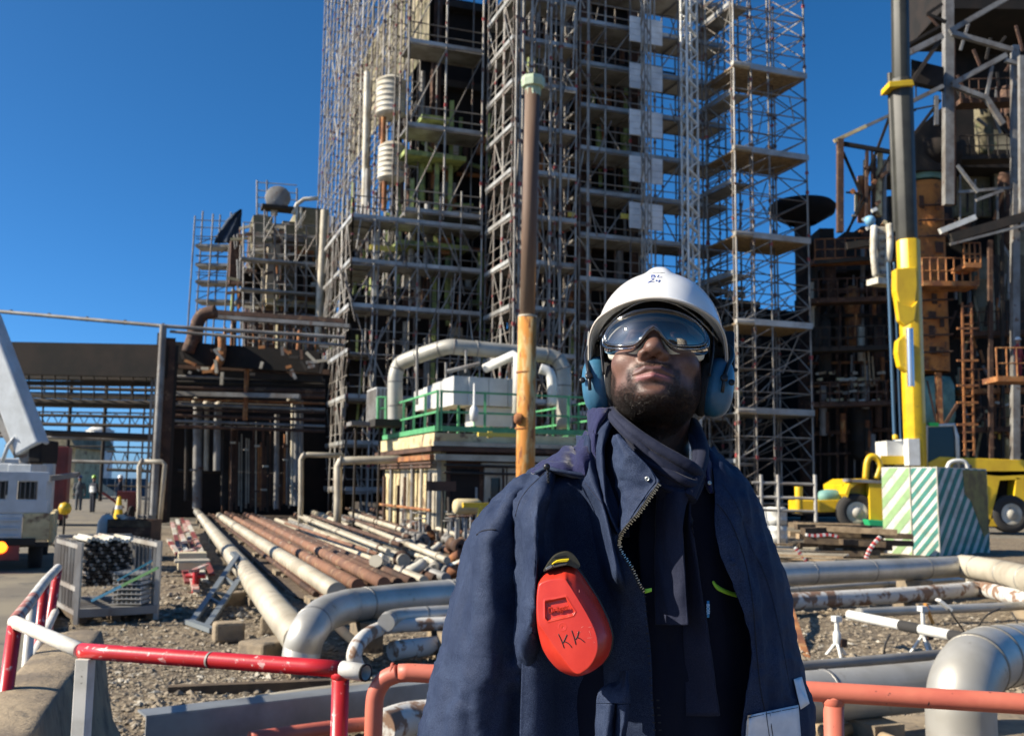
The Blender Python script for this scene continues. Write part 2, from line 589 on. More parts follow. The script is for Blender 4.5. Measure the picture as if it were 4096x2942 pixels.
# loose stones
rs2 = np.random.RandomState(11)
sv, sf = [], []
octa = np.array([(1,0,0),(-1,0,0),(0,1,0),(0,-1,0),(0,0,1),(0,0,-.6),(.7,.7,.3),(-.7,-.6,.35)])
of = [(0,6,4),(6,2,4),(2,1,4),(1,7,4),(7,3,4),(3,0,4),(0,2,6),(0,5,2),(2,5,1),(1,5,3),(3,7,1),(3,5,0)]
def stones(n, pxr, pyr, smin_, smax_):
    for _ in range(n):
        px = rs2.uniform(*pxr); py = pyr[0] + (pyr[1] - pyr[0]) * rs2.rand() ** .8
        p = ground(px, py, 0)
        if abs(p.x) > 20: continue
        s = smin_ * (smax_ / smin_) ** (rs2.rand() ** 2.2)
        a = rs2.uniform(0, 6.28); c_, s_ = math.cos(a), math.sin(a)
        sc3 = s * np.array([1, rs2.uniform(.6, 1), rs2.uniform(.35, .75)])
        v = octa * sc3 * (1 + rs2.randn(8, 1) * .14)
        v = np.stack([v[:, 0] * c_ - v[:, 1] * s_, v[:, 0] * s_ + v[:, 1] * c_, v[:, 2]], 1) + np.array([p.x, p.y, gh(p.x, p.y) + s * .15])
        o = len(sv); sv.extend(v.tolist()); sf.extend([(a_ + o, b_ + o, c3 + o) for a_, b_, c3 in of])
stones(12000, (60, 470), (560, 760), .010, .045)
stones(6500, (770, 1060), (595, 745), .012, .05)
stones(1500, (120, 330), (520, 620), .02, .07)
st_ = _poly0 = None
me = bpy.data.meshes.new('loose_stones'); me.from_pydata(sv, [], sf); me.materials.append(M_STONE); me.update()
tag(link('loose_stones', me), 'loose grey and tan stones strewn over the ground', 'stones', None, 'stuff')
# ================================================================ scaffolding round the tall process building
def TOP(px_y0, Y): return CAM_H + (484 - px_y0) / 1000 * Y
rt = random.Random(5)
class Scaf:
    def __init__(s, label, loc, group=None):
        s.t = thing('scaffold', label, 'scaffold', loc, group or 'scaffolds around the process building')
        s.cp = MB()
    def std(s, a, b, z0, z1, r=.042, m=None):
        m = m or (M_GALV2 if rt.random() < .35 else M_GALV)
        tube('standard', G(a, b, z0), G(a, b, z1), r, m, s.t)
        z = z0 + 1.9
        while z < z1:
            if rt.random() < .6:
                s.cp.box(G(a, b, z + rt.uniform(-.1, .1)), (r * 2.5, r * 2.5, .10 + .08 * rt.random()))
            z += rt.choice((.5, 1.0, 1.5))
    def bar(s, name, p0, p1, r=.033, m=None):
        tube(name, p0, p1, r, m or (M_GALV2 if rt.random() < .3 else M_GALV), s.t, 6)
    def done(s):
        if s.cp.v:
            o = s.cp.build('couplers', M_REDC, s.t); o['kind'] = 'stuff'
def sweep(s, a0, b0, a1, b1, z0, z1, n, depth=(0, 0), lift=2.0, deck=True, brace=.55, rails=True, every=1, rstd=.042, zoff=0.0, inner=True, toe=True, skip=()):
    """one scaffold face from (a0,b0) to (a1,b1) in grid coordinates; depth = offset of its inner row"""
    P = [(a0 + (a1 - a0) * i / n, b0 + (b1 - b0) * i / n) for i in range(n + 1)]
    Q = [(a + depth[0], b + depth[1]) for a, b in P]
    for i, (a, b) in enumerate(P):
        s.std(a, b, z0, z1 + rt.uniform(0, 1.2), rstd)
    if inner:
        for a, b in Q: s.std(a, b, z0, z1 + rt.uniform(0, 1), rstd * .8)
    z = z0 + zoff; k = 0
    while z < z1:
        s.bar('ledger', G(*P[0], z), G(*P[-1], z))
        if inner: s.bar('ledger', G(*Q[0], z), G(*Q[-1], z))
        if inner:
            for i in range(n + 1):
                s.bar('transom', G(*P[i], z - .06), G(*Q[i], z - .06), .028)
        if deck and k % every == 0 and k not in skip:
            w = math.hypot(*depth)
            for i in range(n):
                c = [(P[i][t] + P[i + 1][t] + Q[i][t] + Q[i + 1][t]) / 4 for t in (0, 1)]
                L = math.hypot(P[i + 1][0] - P[i][0], P[i + 1][1] - P[i][1])
                alongu = abs(a1 - a0) > abs(b1 - b0)
                gbox('deck', G(c[0], c[1], z + .03), (L - .03, w, .06) if alongu else (w, L - .03, .06), M_DECK, s.t)
                if toe:
                    m_ = [(P[i][t] + P[i + 1][t]) / 2 for t in (0, 1)]
                    off = [-.05 * depth[t] / w for t in (0, 1)]
                    gbox('toe_board', G(m_[0] + off[0], m_[1] + off[1], z + .14), (L - .02, .04, .17) if alongu else (.04, L - .02, .17), M_TOE, s.t)
        if rails:
            for h in (.55, 1.05):
                s.bar('guard_rail', G(*P[0], z + h), G(*P[-1], z + h), .027)
        if z + lift <= z1 + .5:
            for i in range(n):
                if rt.random() < brace:
                    f = rt.random() < .7
                    p, q = (P[i], P[i + 1]) if f else (P[i + 1], P[i])
                    s.bar('brace', G(*p, z + rt.uniform(-.1, .2)), G(*q, z + lift + rt.uniform(-.2, .1)), .032)
        z += lift; k += 1
ZT = 25.5
# corner block, left-facing face and front face
S1 = Scaf('corner scaffold of brown and grey tubes, its edge nearest above the white enclosures', G(14.2, 39.5))
sweep(S1, 14.2, 43.0, 14.2, 39.5, 0, ZT, 3, (1.2, 0), brace=.9, zoff=1.0)
sweep(S1, 14.2, 39.5, 17.2, 39.5, 0, ZT, 3, (0, 1.3), brace=1.0, zoff=1.0)
for i in range(60):       # tangle of raking tubes at the corner
    a = rt.uniform(14.3, 17.4); z = rt.uniform(0, 24); b = 39.5 + rt.choice((-.12, -.2, .5, 1.3))
    S1.bar('raking_tube', G(a, b, z), G(a + rt.uniform(-.9, .9), b + rt.uniform(-.1, .1), z + rt.uniform(1.8, 3.8)), .036, M_GALV2 if rt.random() < .5 else M_GALV)
for a in (14.25, 14.45, 14.6, 15.0, 15.9, 16.4): S1.std(a, 39.35 - .1 * (a < 14.5), 0, ZT, .058, M_GALV2)
S1.std(17.7, 39.3, 0, ZT, .065, M_GALV2)
S1.done()
S2 = Scaf('front scaffold with stacked decks between the corner block and the lattice masts', G(17.4, 39.6))
sweep(S2, 17.6, 40.0, 25.2, 40.0, 0, ZT, 6, (0, 1.6), brace=.5, zoff=.6)
for i in range(60):
    a = rt.uniform(17.6, 25); z = rt.uniform(0, 24); b = 40.0 + rt.choice((-.1, .5, 1.6))
    S2.bar('raking_tube', G(a, b, z), G(a + rt.uniform(-1.3, 1.3), b, z + rt.uniform(.8, 3.0)), .03)
S2.done()
S3 = Scaf('recess scaffold facing the camera beside the white vessels', G(10.4, 43.0))
sweep(S3, 10.4, 43.2, 14.0, 43.2, 13.6, ZT, 2, (0, 1.6), lift=4.0, brace=.9, zoff=.2, rstd=.05)
S3.done()
S4 = Scaf('lower scaffold block at the foot of the recess with one long pale deck', G(8.1, 43.0))
sweep(S4, 8.0, 43.0, 14.0, 43.0, 0, 13.8, 6, (0, 1.4), brace=.7, zoff=1.2, skip=(3,), every=1)
sweep(S4, 8.0, 52.0, 8.0, 43.0, 0, 13.8, 7, (1.2, 0), brace=.7, zoff=1.2)
for i in range(70):
    z = rt.uniform(0, 12)
    if i % 2: a = rt.uniform(8, 14); S4.bar('raking_tube', G(a, 42.9, z), G(a + rt.uniform(-.9, .9), 43.0, z + rt.uniform(1, 3.0)), .032)
    else: b = rt.uniform(43, 51); S4.bar('raking_tube', G(7.9, b, z), G(8.0, b + rt.uniform(-1.2, 1.2), z + rt.uniform(1, 3.0)), .032)
S4.done()
S5 = Scaf('see-through lattice scaffold at the left edge of the tall building', G(10.4, 44))
sweep(S5, 10.2, 68.0, 10.2, 45.0, 4, 39, 16, (1.2, 0), deck=False, brace=.45, zoff=0, lift=2.1)
for i in range(150):
    b = rt.uniform(45, 67); z = rt.uniform(4, 36)
    S5.bar('raking_tube', G(10.2, b, z), G(10.3 + rt.choice((0, 1.2)), b + rt.uniform(-1.5, 1.5), z + rt.uniform(1, 3.5)), .032)
for k in range(4): gbox('debris_sheet', G(11.6, 46.5 + k * 5.0, 25.2), (.04, 4.6, 6.0), M_CONCD, S5.t)
S5.done()
S6 = Scaf('cantilevered scaffold tower at the right edge with three brown platforms', G(23.9, 37.2))
for (a, b) in ((23.9, 37.2), (25.7, 37.2), (27.7, 37.2), (23.9, 39.6), (25.7, 39.6), (27.7, 39.6), (24.8, 37.2), (26.7, 38.4)):
    S6.std(a, b, 0, 25, .045)
z = .9; k = 0
while z < 25:
    plat = [10.9, 15.1, 19.3, 5.2]
    for (p, q) in (((23.9, 37.2), (27.7, 37.2)), ((23.9, 39.6), (27.7, 39.6)), ((23.9, 37.2), (23.9, 39.6)), ((27.7, 37.2), (27.7, 39.6))):
        S6.bar('ledger', G(*p, z), G(*q, z), .030)
        if rt.random() < .8: S6.bar('brace', G(*p, z), G(*q, z + 1.95), .028)
    for _ in range(3):
        S6.bar('brace', G(rt.uniform(23.9, 27.6), 37.2 + rt.random() * 2.4, z), G(rt.uniform(23.9, 27.6), 37.2 + rt.random() * 2.4, z + rt.uniform(.6, 2)), .026)
    z += 1.0 if k % 2 else .95
    k += 1
for z in (4.8, 8.7, 12.6, 16.5, 20.4):
    for i in range(5):
        gbox('plank', G(25.8, 37.5 + i * .48, z), (3.9, .45, .07), M_WOOD if z > 6 else M_DECK, S6.t)
    gbox('toe_board', G(25.8, 37.14, z + .12), (3.95, .05, .26), M_TOE, S6.t)
    tube('deck_tube', G(23.7, 37.0, z + .05), G(24.6, 37.0, z + .05), .12, M_GALV2, S6.t)
sweep(S6, 23.9, 42.5, 23.9, 37.4, 1.0, 24, 2, (.9, 0), lift=4.15, brace=.6, zoff=1.6)
S6.done()

# lattice masts
def mast(label, a, b, w, z1, zig, m):
    t = thing('lattice_mast', label, 'hoist mast', G(a, b), 'lattice masts in front of the scaffold')
    for da in (0, w):
        for db in (0, w):
            tube('mast_leg', G(a + da, b + db, 0), G(a + da, b + db, z1), .06 if w > .45 else .038, m, t)
    z = .2; f = 0
    while z < z1:
        x0, x1 = (a, a + w) if f else (a + w, a)
        beam('lacing', G(x0, b - .03, z), G(x1, b - .03, z + zig), .19 if w > .45 else .07, .05, m, t)
        beam('lacing', G(a - .03, b + (w if f else 0), z), G(a - .03, b + (0 if f else w), z + zig), .09, .03, m, t)
        z += zig; f = 1 - f
mast('wide bright lattice mast with zigzag lacing right of the white panels', 22.15, 38.3, .52, 26, .42, M_WHITE)
mast('slim pale lattice mast standing in front of the stack of white panels', 20.15, 38.6, .30, 26, .60, M_GALV2)

# ---------------------------------------------------------------- the process building itself
PB_ = thing('process_building', 'tall open steel process building wrapped in scaffolding', 'industrial building', G(18, 50))
for (a0, a1, b0, b1) in ((15.7, 22.0, 42.2, 58.0), (12.2, 15.6, 45.6, 54.0)):
    z = 4.6; 
    while z < 27:
        gbox('floor_slab', G((a0 + a1) / 2, (b0 + b1) / 2, z), (a1 - a0, b1 - b0, .35), M_DARKS, PB_)
        z += 4.15
    for a in np.arange(a0 + .2, a1, 2.8):
        for b in (b0 + .2, (b0 + b1) / 2, b1 - .3):
            gbox('column', G(a, b, 13), (.42, .42, 26), M_BROWN if rt.random() < .4 else M_DARKS, PB_)
gbox('shade_backing', G(18.9, 43.1, 13), (7.0, .2, 26), M_BLACKS, PB_)  # black sheets; the open building's interior shade put into their colour
gbox('shade_backing', G(29.0, 47.5, 5.8), (18.5, .2, 11.6), M_BLACKS, PB_)
gbox('shade_backing', G(24.0, 50, 12.8), (3.0, .2, 5.0), M_BLACKS, PB_)
for z in (4.6, 8.75, 10.6): gbox('floor_slab', G(25.2, 44.5, z), (6.0, 5.4, .3), M_DARKS, PB_)
for a in (22.6, 25, 27.6):
    for b in (42.2, 46.5): gbox('column', G(a, b, 5.3), (.35, .35, 10.6), M_DARKS, PB_)
for i in range(70):   # pale fittings stacked on the upper right stages
    a = rt.uniform(23.2, 27.6); z = rt.choice((rt.uniform(8.9, 11.8), rt.uniform(6.0, 8.4)))
    gbox('fitting', G(a, 42.2 + rt.random(), z), (rt.uniform(.12, .45), .2, rt.uniform(.1, .35)), rt.choice((M_VESSEL, M_CREAMP, M_HVAC, M_CREAMW, M_GREYS)), PB_)
for i in range(24):
    a = rt.uniform(22.4, 27.8); z = rt.uniform(.5, 9)
    tube('process_pipe', G(a, 42.0, z), G(a + rt.choice((0, 0, 2)), 42.0, z + rt.uniform(.5, 3)), rt.uniform(.05, .14), rt.choice((M_BROWN, M_GREYS, M_LGREEN, M_DARKS, M_TEAL)), PB_)
gbox('shade_backing', G(15.9, 50, 13), (.2, 10, 26), M_BLACKS, PB_)
gbox('shade_backing', G(13.7, 46.3, 19.2), (4.2, .2, 13.4), M_BLACKS, PB_)
gbox('shade_backing', G(12.6, 46.3, 11.2), (2.0, .2, 2.8), M_BLACKS, PB_)
gbox('shade_backing', G(13.2, 48.0, 4.0), (4.2, .2, 8), M_BLACKS, PB_)
gbox('shade_backing', G(12.9, 53.8, 8), (6.8, .2, 16), M_BLACKS, PB_)
for i in range(80):   # pipework seen between the decks
    a = rt.uniform(15.9, 21.5); z = rt.uniform(1, 23)
    tube('process_pipe', G(a, 42.0 + rt.random() * .5, z), G(a, 42.0 + rt.random() * .5, z + rt.uniform(1.5, 5)), rt.uniform(.06, .2), rt.choice((M_BROWN, M_GREYS, M_RUST, M_DARKS, M_LGREEN)), PB_)
for i in range(20):
    a = rt.uniform(15.9, 20); z = rt.uniform(1, 24)
    tube('process_pipe', G(a, 41.9, z), G(a + rt.uniform(1, 4), 41.9, z), rt.uniform(.05, .13), rt.choice((M_BROWN, M_GREYS, M_DARKS)), PB_)
# green stage with posts and ladders in the recess
for z, wd in ((16.9, 3.0), (12.6, 3.4), (18.7, 1.4)):
    gbox('green_platform', G(12.0, 45.0, z), (wd, 2.0, .22), M_LGREEN, PB_)
for a, b, z0, z1 in ((13.0, 44.9, 9, 20), (11.2, 45.2, 12, 16), (12.3, 44.8, 6, 17), (10.9, 46.4, 6, 18), (10.7, 48, 6, 15), (12.9, 44.8, 9.5, 14)):
    beam('green_post', G(a, b, z0), G(a, b, z1), .20, .20, M_LGREEN, PB_)
for i in range(14):
    z = rt.uniform(5, 19); a = rt.uniform(10.4, 12.6)
    beam('green_brace', G(a, 44.9 + rt.random() * 2, z), G(a + rt.uniform(.5, 1.8), 44.9 + rt.random() * 2, z + rt.uniform(-1.5, 1.5)), .12, .10, M_LGREEN, PB_)
for i in range(10):
    z = rt.uniform(2, 9); b = rt.uniform(44, 55)
    beam('green_brace', G(8.8, b, z), G(8.8, b + rt.uniform(-2, 2), z + rt.uniform(1, 3)), .14, .10, M_LGREEN, PB_)
for i in range(110):   # weathered equipment crowding the recess
    a = rt.uniform(10.9, 15.2); z = rt.uniform(2, 19.5); b = rt.uniform(44.6, 46.0); m_ = rt.choice((M_LGREEN, M_LGREEN, M_CREAMP, M_VESSEL, M_GREYS, M_BROWN, M_RUST))
    k = rt.random()
    if k < .4: tube('process_pipe', G(a, b, z), G(a, b, z + rt.uniform(.6, 3)), rt.uniform(.05, .2), m_, PB_, 10)
    elif k < .7: tube('process_pipe', G(a, b, z), G(a + rt.uniform(.6, 2), b, z + rt.uniform(-.2, .2)), rt.uniform(.04, .12), m_, PB_)
    else: gbox('fitting', G(a, b, z), (rt.uniform(.2, .8), .4, rt.uniform(.15, .9)), m_, PB_)
for i in range(60):
    z = rt.uniform(3, 15); b = rt.uniform(44, 60); a = rt.choice((9.4, 9.9, 11.8))
    if rt.random() < .5: tube('process_pipe', G(a, b, z), G(a, b, z + rt.uniform(1, 3.5)), rt.uniform(.05, .16), rt.choice((M_CREAMP, M_VESSEL, M_LGREEN, M_BROWN, M_GREYS)), PB_)
    else: tube('process_pipe', G(a, b, z), G(a, b + rt.uniform(1, 3), z + rt.uniform(-.3, .3)), rt.uniform(.05, .12), rt.choice((M_CREAMP, M_LGREEN, M_RUST, M_BROWN, M_GREYS)), PB_)
gbox('shade_backing', G(10.6, 55, 5.5), (.2, 18, 11), M_DARKS, PB_)
gbox('shade_backing', G(11.0, 45.5, 5.5), (5.5, .2, 9.5), M_BLACKS, PB_)
# white panels of the hoist landings
for k in range(5):
    p = at(646, 31 + 46.3 * k, 44.0)
    for j in range(4):
        gbox('landing_panel', p + Vector((0, 0, .45 - .30 * j)), (1.66, .06, .285), M_WPANEL, PB_)
# yellow boards
for px, py, Y, L in ((604, 67, 44.5, 1.0), (384, 248, 43.8, 1.25), (626, 216, 44, .5), (572, 214, 43.5, .35)):
    p = at(px, py, Y); gbox('yellow_board', p, (L, .08, .22), M_YELT, PB_)
# white vessels in the recess
for px, py, Y, r, h, lab in ((391, 99, 46.5, .70, 2.0, 'banded white vessel standing high in the scaffold recess'),
                             (392, 164, 46.5, .66, 1.9, 'grimy white vessel one stage below the banded one')):
    p = at(px, py, Y)
    v = thing('pressure_vessel', lab, 'vessel', (p.x, p.y, p.z - h / 2))
    mb = MB()
    prof = [(0, 0), (r * .7, .03), (r * .97, .16)]
    for i in range(7):
        z = .2 + (h - .4) * i / 6
        prof += [(r, z - .02), (r * 1.05, z), (r * 1.05, z + .06), (r, z + .08)]
    prof += [(r * .97, h - .1), (r * .6, h + .08), (0, h + .12)]
    mb.lathe((p.x, p.y, p.z - h / 2), (0, 0, 1), prof, 24)
    mb.build('shell', M_VESSEL, v)
    tube('nozzle', p + Vector((-.3, -.2, -h / 2 - 1.4)), p + Vector((-.3, -.2, -h / 2 + .1)), .12, M_RUST, v)
    for dx in (-.5, .5): tube('support_leg', p + Vector((dx, 0, -h / 2 - 1.0)), p + Vector((dx, 0, -h / 2 + .2)), .07, M_BROWN, v)
# tall white standpipes beside the recess
mb = MB()
for (px, y0, y1, Y) in ((366, 70, 205, 47.5), (369, 225, 262, 46)):
    pass
t = thing('standpipe', 'tall cream standpipe behind the lattice scaffold left of the vessels', 'pipe', at(366, 200, 48))
tube('pipe_run', at(364.5, 205, 48), at(367.5, 72, 48), .17, M_VESSEL, t)
tube('pipe_run', at(318, 345, 50), at(325, 210, 50), .22, M_CREAMP, t)
tube('pipe_run', at(331, 345, 51), at(335, 250, 51), .14, M_CREAMP, t)
# ================================================================ left side: rack, old unit, pipe wall, truck
rl = random.Random(9)
def pxr(px, Y): return px * Y / 1000.0
# thin high pipe line over the road
t = thing('high_pipe', 'long thin pipe carried high across the road to the scaffold', 'pipe', at(167, 326, 38))
tube('pipe_run', at(-30, 308.5, 40), at(167, 326, 38), .075, M_GREYS, t)
tube('pipe_run', at(167, 326, 38), at(345, 337, 39), .075, M_GREYS, t)
tube('pipe_run', at(170, 331, 38.3), at(345, 345, 39), .06, M_GREYS, t)
for i in range(5): tube('pipe_collar', at(10 + i * 38, 311.6 + i * 3.4, 39.8 - i * .4), at(12 + i * 38, 311.8 + i * 3.4, 39.8 - i * .4), .1, M_DARKS, t)
# pipe rack over the road
RK = thing('pipe_rack', 'dark steel pipe rack spanning the road with a deep girder', 'pipe rack', Vector((at(165, 500, 38).x, 38, 0)))
def rbeam(name, p0, p1, h, m, r_=RK, w=.5):
    beam(name, p0, p1, w, h, m, r_)
def hb_(y0, y1, Y0, Y1, h, m, name='girder', x0=-40, x1=166, w=.5):
    p0, p1 = at(x0, y0, Y0), at(x1, y1, Y1)
    d = (p1 - p0); z = d.normalized(); side = Vector((-z.y, z.x, 0)).normalized(); up = z.cross(side) * -1
    link(name, unit_box(m), RK, mbasis(side * w, Vector((0, 0, 1)) * h, d, (p0 + p1) / 2))
hb_(354, 364, 39, 38, 1.25, M_BLACKS)  # shade on the girder's face is put into this near-black colour
hb_(341, 351, 40, 39, .12, M_BLACKS, 'top_flange', w=.9)
hb_(381, 385, 41, 40, .16, M_DARKS, 'rack_beam')
hb_(374, 379, 43, 42, .22, M_DARKS, 'rack_beam')
for y0, y1, Y, r in ((400, 404, 42, .16), (392, 396, 43, .10), (429, 437, 44, .13), (434, 440, 46, .09), (458, 463, 47, .08)):
    tube('rack_pipe', at(-40, y0, Y), at(168, y1, Y - .5), r, M_DARKS if r > .1 else M_GREYS, RK)
for i in range(14):
    px = -10 + i * 13
    tube('hanger', at(px, 360, 40), at(px, 402, 42), .03, M_DARKS, RK, 6)
for px, w, m, y0, Y in ((161.5, .30, M_GREYS, 333, 38), (170, .42, M_BROWN, 338, 38.4), (176, .2, M_DARKS, 345, 39.2), (154, .10, M_GREYS, 350, 38.2)):
    p = at(px, y0, Y)
    gbox('rack_column', (p.x, p.y, p.z / 2), (w, w, p.z), m, RK)
p = at(166, 326, 38)
tube('downpipe', (p.x, p.y - .3, .3), (p.x, p.y - .3, p.z), .14, M_GREYS, RK)
for i in range(10):
    y = 376 + i * 5.5; tube('rack_pipe', at(168, y, 41), at(325, y + 4 + rl.uniform(-2, 2), 42), rl.uniform(.04, .12), rl.choice((M_BROWN, M_GREYS, M_DARKS, M_RUST)), RK)
for i in range(34):
    x = rl.uniform(172, 325); y = rl.uniform(345, 375)
    beam('rack_fitting', at(x, y, 40.2), at(x + rl.uniform(-3, 12), y + rl.uniform(-2, 14), 40.2), .12, .12, rl.choice((M_BROWN, M_GREYS, M_DARKS, M_RUST, M_CREAMP)), RK)
for i in range(7):
    y = 366 + i * 9; tube('rack_pipe', at(-40, y + 2, 45), at(168, y + 6, 44), rl.uniform(.04, .11), M_DARKS, RK)
# light lattice trusses and verticals of the further racks
RK2 = thing('far_pipe_rack', 'distant lattice pipe bridge seen beneath the dark girder', 'pipe rack', (-24, 70, 0))
for px in (20, 45, 72, 107, 132, 146):
    Y = 72
    p = at(px, 380, Y); tube('post', (p.x, p.y, 0), p, .14 if px in (72, 107) else .07, M_DARKS, RK2)
for y, Y in ((412, 72), (424, 72), (446, 72), (452, 70), (470, 70), (486, 70)):
    x0 = 20 if y < 450 else 107
    tube('chord', at(x0, y - 1, Y), at(160, y + 1, Y), .11 if y in (470,) else .06, M_DARKS, RK2)
for i in range(22):
    x = 20 + i * 6.4
    y0, y1 = ((412, 424) if i % 2 else (424, 412))
    tube('lacing', at(x, y0, 72), at(x + 6.4, y1, 72), .035, M_DARKS, RK2, 6)
for i in range(9):
    x = 107 + i * 6
    y0, y1 = ((452, 470) if i % 2 else (470, 452))
    tube('lacing', at(x, y0, 70), at(x + 6, y1, 70), .035, M_DARKS, RK2, 6)
# distant buildings and tank
B_ = thing('distant_shed', 'beige gabled building beyond the truck crane', 'building', at(62, 485, 90))
p = at(62, 480, 90); 
mb = MB(); mb.box((p.x, p.y, 2.0), (4.6, 8, 4.6), a=.1); mb.build('wall', M_CREAMW, B_)
mb = MB(); z1 = 4.3
mb.prism([(p.x - 3.2, p.y - 4.3, z1), (p.x + 2.9, p.y - 4.3, z1), (p.x + 2.2, p.y - 4.3, z1 + 1.1), (p.x - 2.4, p.y - 4.3, z1 + 1.4)], (0, 8.8, 0)); mb.build('roof', M_CONCD, B_)
mb = MB(); mb.box((p.x + .2, p.y - 4.06, 1.6), (1.6, .08, 2.2), a=.1); mb.build('door', M_GREYS, B_)
T_ = thing('storage_tank', 'pale storage tank between the rack posts far down the road', 'tank', at(97, 488, 150))
p = at(97, 480, 150); mb = MB(); mb.lathe((p.x, p.y, 0), (0, 0, 1), [(2.0, 0), (2.0, 8.8), (1.2, 9.4), (0, 9.6)], 32); mb.build('shell', M_WHITE, T_)
mb = MB(); mb.path([(p.x + 2.05 * math.cos(a), p.y + 2.05 * math.sin(a), 8.9) for a in np.linspace(0, 6.28, 24)], .05, 5); mb.build('top_rail', M_GREYS, T_)
W_ = thing('blue_fence', 'low blue panel fence at the end of the road', 'fence', at(115, 488, 95))
for i in range(9):
    p = at(78 + i * 8.2, 485, 95); gbox('fence_panel', (p.x, p.y, .9), (.72, .08, 1.7), mat('blue_panel', (.08, .14, .2), .6), W_, grid=False)
# far parked machinery / spool
for px, py, Y, w, h, m, nm, lab, cat in ((57, 452, 34, .85, 1.9, M_REDO, 'red_container', 'dull red steel box standing behind the truck crane', 'container'),
                                     ):
    p = at(px, py, Y)
    t = thing(nm, lab, cat, (p.x, p.y, 0))
    mb = MB(); mb.box((p.x, p.y, 1.0 + h / 2 * .5), (w, 1.6, 2.4), a=GA); mb.build('body', m, t, bevel=.02)
    for i in range(4): gbox('rib', Vector((p.x, p.y, 1.5)) + GV * -.82 + GU * (-.32 + .21 * i), (.05, .04, 2.3), m, t)
    for s in (-1, 1):
        for q in (-1, 1): gbox('foot', Vector((p.x, p.y, .16)) + GU * (.3 * s) + GV * (.6 * q), (.12, .12, .32), M_DARKS, t)

# old process unit with its own small scaffold
OU = thing('old_process_unit', 'grimy concrete and rust process unit left of the lattice scaffold', 'industrial building', at(275, 485, 52))
def ob(name, px0, px1, py0, py1, Y, d, m):
    p0, p1 = at(px0, py1, Y), at(px1, py0, Y)
    gbox(name, Vector(((p0.x + p1.x) / 2, Y + d / 2, (p0.z + p1.z) / 2)), ((p1.x - p0.x) * 1.0, d, p1.z - p0.z), m, OU)
ob('tower_wall', 268, 312, 222, 352, 52, 3, M_CONCD)
ob('tower_wall', 284, 316, 207, 240, 53, 4, M_CONCD)
ob('recess', 294, 313, 250, 300, 51.6, .3, M_RUST)
ob('recess', 295, 312, 254, 296, 51.5, .2, M_BLACKS)
ob('tower_wall', 238, 268, 222, 345, 53, 3, M_BROWN)
ob('hopper', 245, 266, 215, 262, 51.5, 2, M_CONCD)
ob('dark_bay', 240, 262, 268, 300, 52.3, .4, M_BLACKS)
ob('duct', 226, 238, 238, 282, 51, 1, M_BROWN)
ob('ledge', 262, 318, 300, 306, 50.6, 1.4, M_CREAMW)
ob('ledge', 252, 314, 312, 316, 50.4, 1.4, M_BROWN)
ob('ledge', 262, 300, 236, 240, 51, 1, M_GREYS)
ob('louvre_stack', 264, 280, 244, 300, 50.9, .6, M_CREAMP)
ob('tower_wall', 312, 330, 232, 345, 54, 2, M_CONCD)
ob('ledge', 300, 332, 262, 265, 50.6, 1.2, M_CREAMP)
ob('ledge', 232, 262, 300, 303, 50.6, 1.2, M_GREYS)
for i in range(48):
    px = rl.uniform(232, 330); y0 = rl.uniform(225, 320)
    tube('pipe_stub', at(px, y0, 50.5), at(px + rl.uniform(-2, 2), y0 + rl.uniform(12, 45), 50.5), pxr(rl.uniform(.7, 1.8), 50), rl.choice((M_CREAMP, M_BROWN, M_GREYS, M_LGREEN, M_RUST)), OU)
for i in range(44):
    px = rl.uniform(225, 312); y0 = rl.uniform(225, 345)
    beam('bracket', at(px, y0, 50.3), at(px + rl.uniform(6, 22), y0 + rl.uniform(-3, 3), 50.3), .12, .14, rl.choice((M_CREAMP, M_BROWN, M_GREYS, M_CONCD)), OU)
for px in (297, 301): tube('white_riser', at(px, 228, 50.8), at(px, 207, 50.8), pxr(1.6, 51), M_VESSEL, OU)
mb = MB(); mb.path([at(*q) for q in ((293, 214, 50.8), (297, 204, 50.8), (304, 199, 50.8), (318, 198, 50.8))], pxr(2.2, 51), 8); mb.build('white_bend', M_VESSEL, OU)
mb = MB(); c = at(278, 198, 51); mb.lathe(c, (0.2, -1, .1), [(0, 0), (.14, 0), (.16, .05), (.62, .06), (.66, .09), (.62, .13), (0, .13)], 20); mb.build('fan_disc', M_GREYS, OU)
tube('fan_post', at(274, 215, 51), at(275, 200, 51), .18, M_VESSEL, OU)
gbox('fan_deck', at(283, 209, 51), (2.2, 1.0, .14), M_DARKS, OU)
SF = Scaf('small scaffold with four dark decks against the old process unit', at(213, 485, 53), 'small scaffolds left of the building')
for px in (195, 213, 231):
    p = at(px, 218, 53)
    for dy in (0, 1.3): tube('standard', (p.x - .15, 53 + dy, 6), (p.x, 53 + dy, p.z + rl.uniform(.1, .9)), .045, M_GALV, SF.t)
for y in (245, 264, 281, 300):
    p0, p1 = at(195, y, 53), at(230, y + 1, 53.6)
    beam('deck', p0 + Vector((0, .6, 0)), p1 + Vector((0, .6, 0)), 1.2, .16, M_DECK, SF.t) if False else gbox('deck', (p0 + p1) / 2 + Vector((0, .5, 0)), ((p1 - p0).length, 1.2, .15), M_DECK, SF.t, grid=False)
    for h in (.5, 1.0, 1.4):
        tube('guard_rail', p0 + Vector((0, 0, h)), p1 + Vector((0, 0, h)), .028, M_GALV, SF.t, 6)
    tube('brace', p0, p1 + Vector((0, 0, .95)), .028, M_GALV, SF.t, 6)
SF2 = Scaf('small scaffold cage on the roof of the old process unit', at(285, 485, 52), 'small scaffolds left of the building')
for px, y0, y1 in ((257, 250, 180), (267, 225, 180), (297, 228, 188)):
    tube('standard', at(px, y0, 52), at(px, y1, 52), .045, M_GALV, SF2.t)
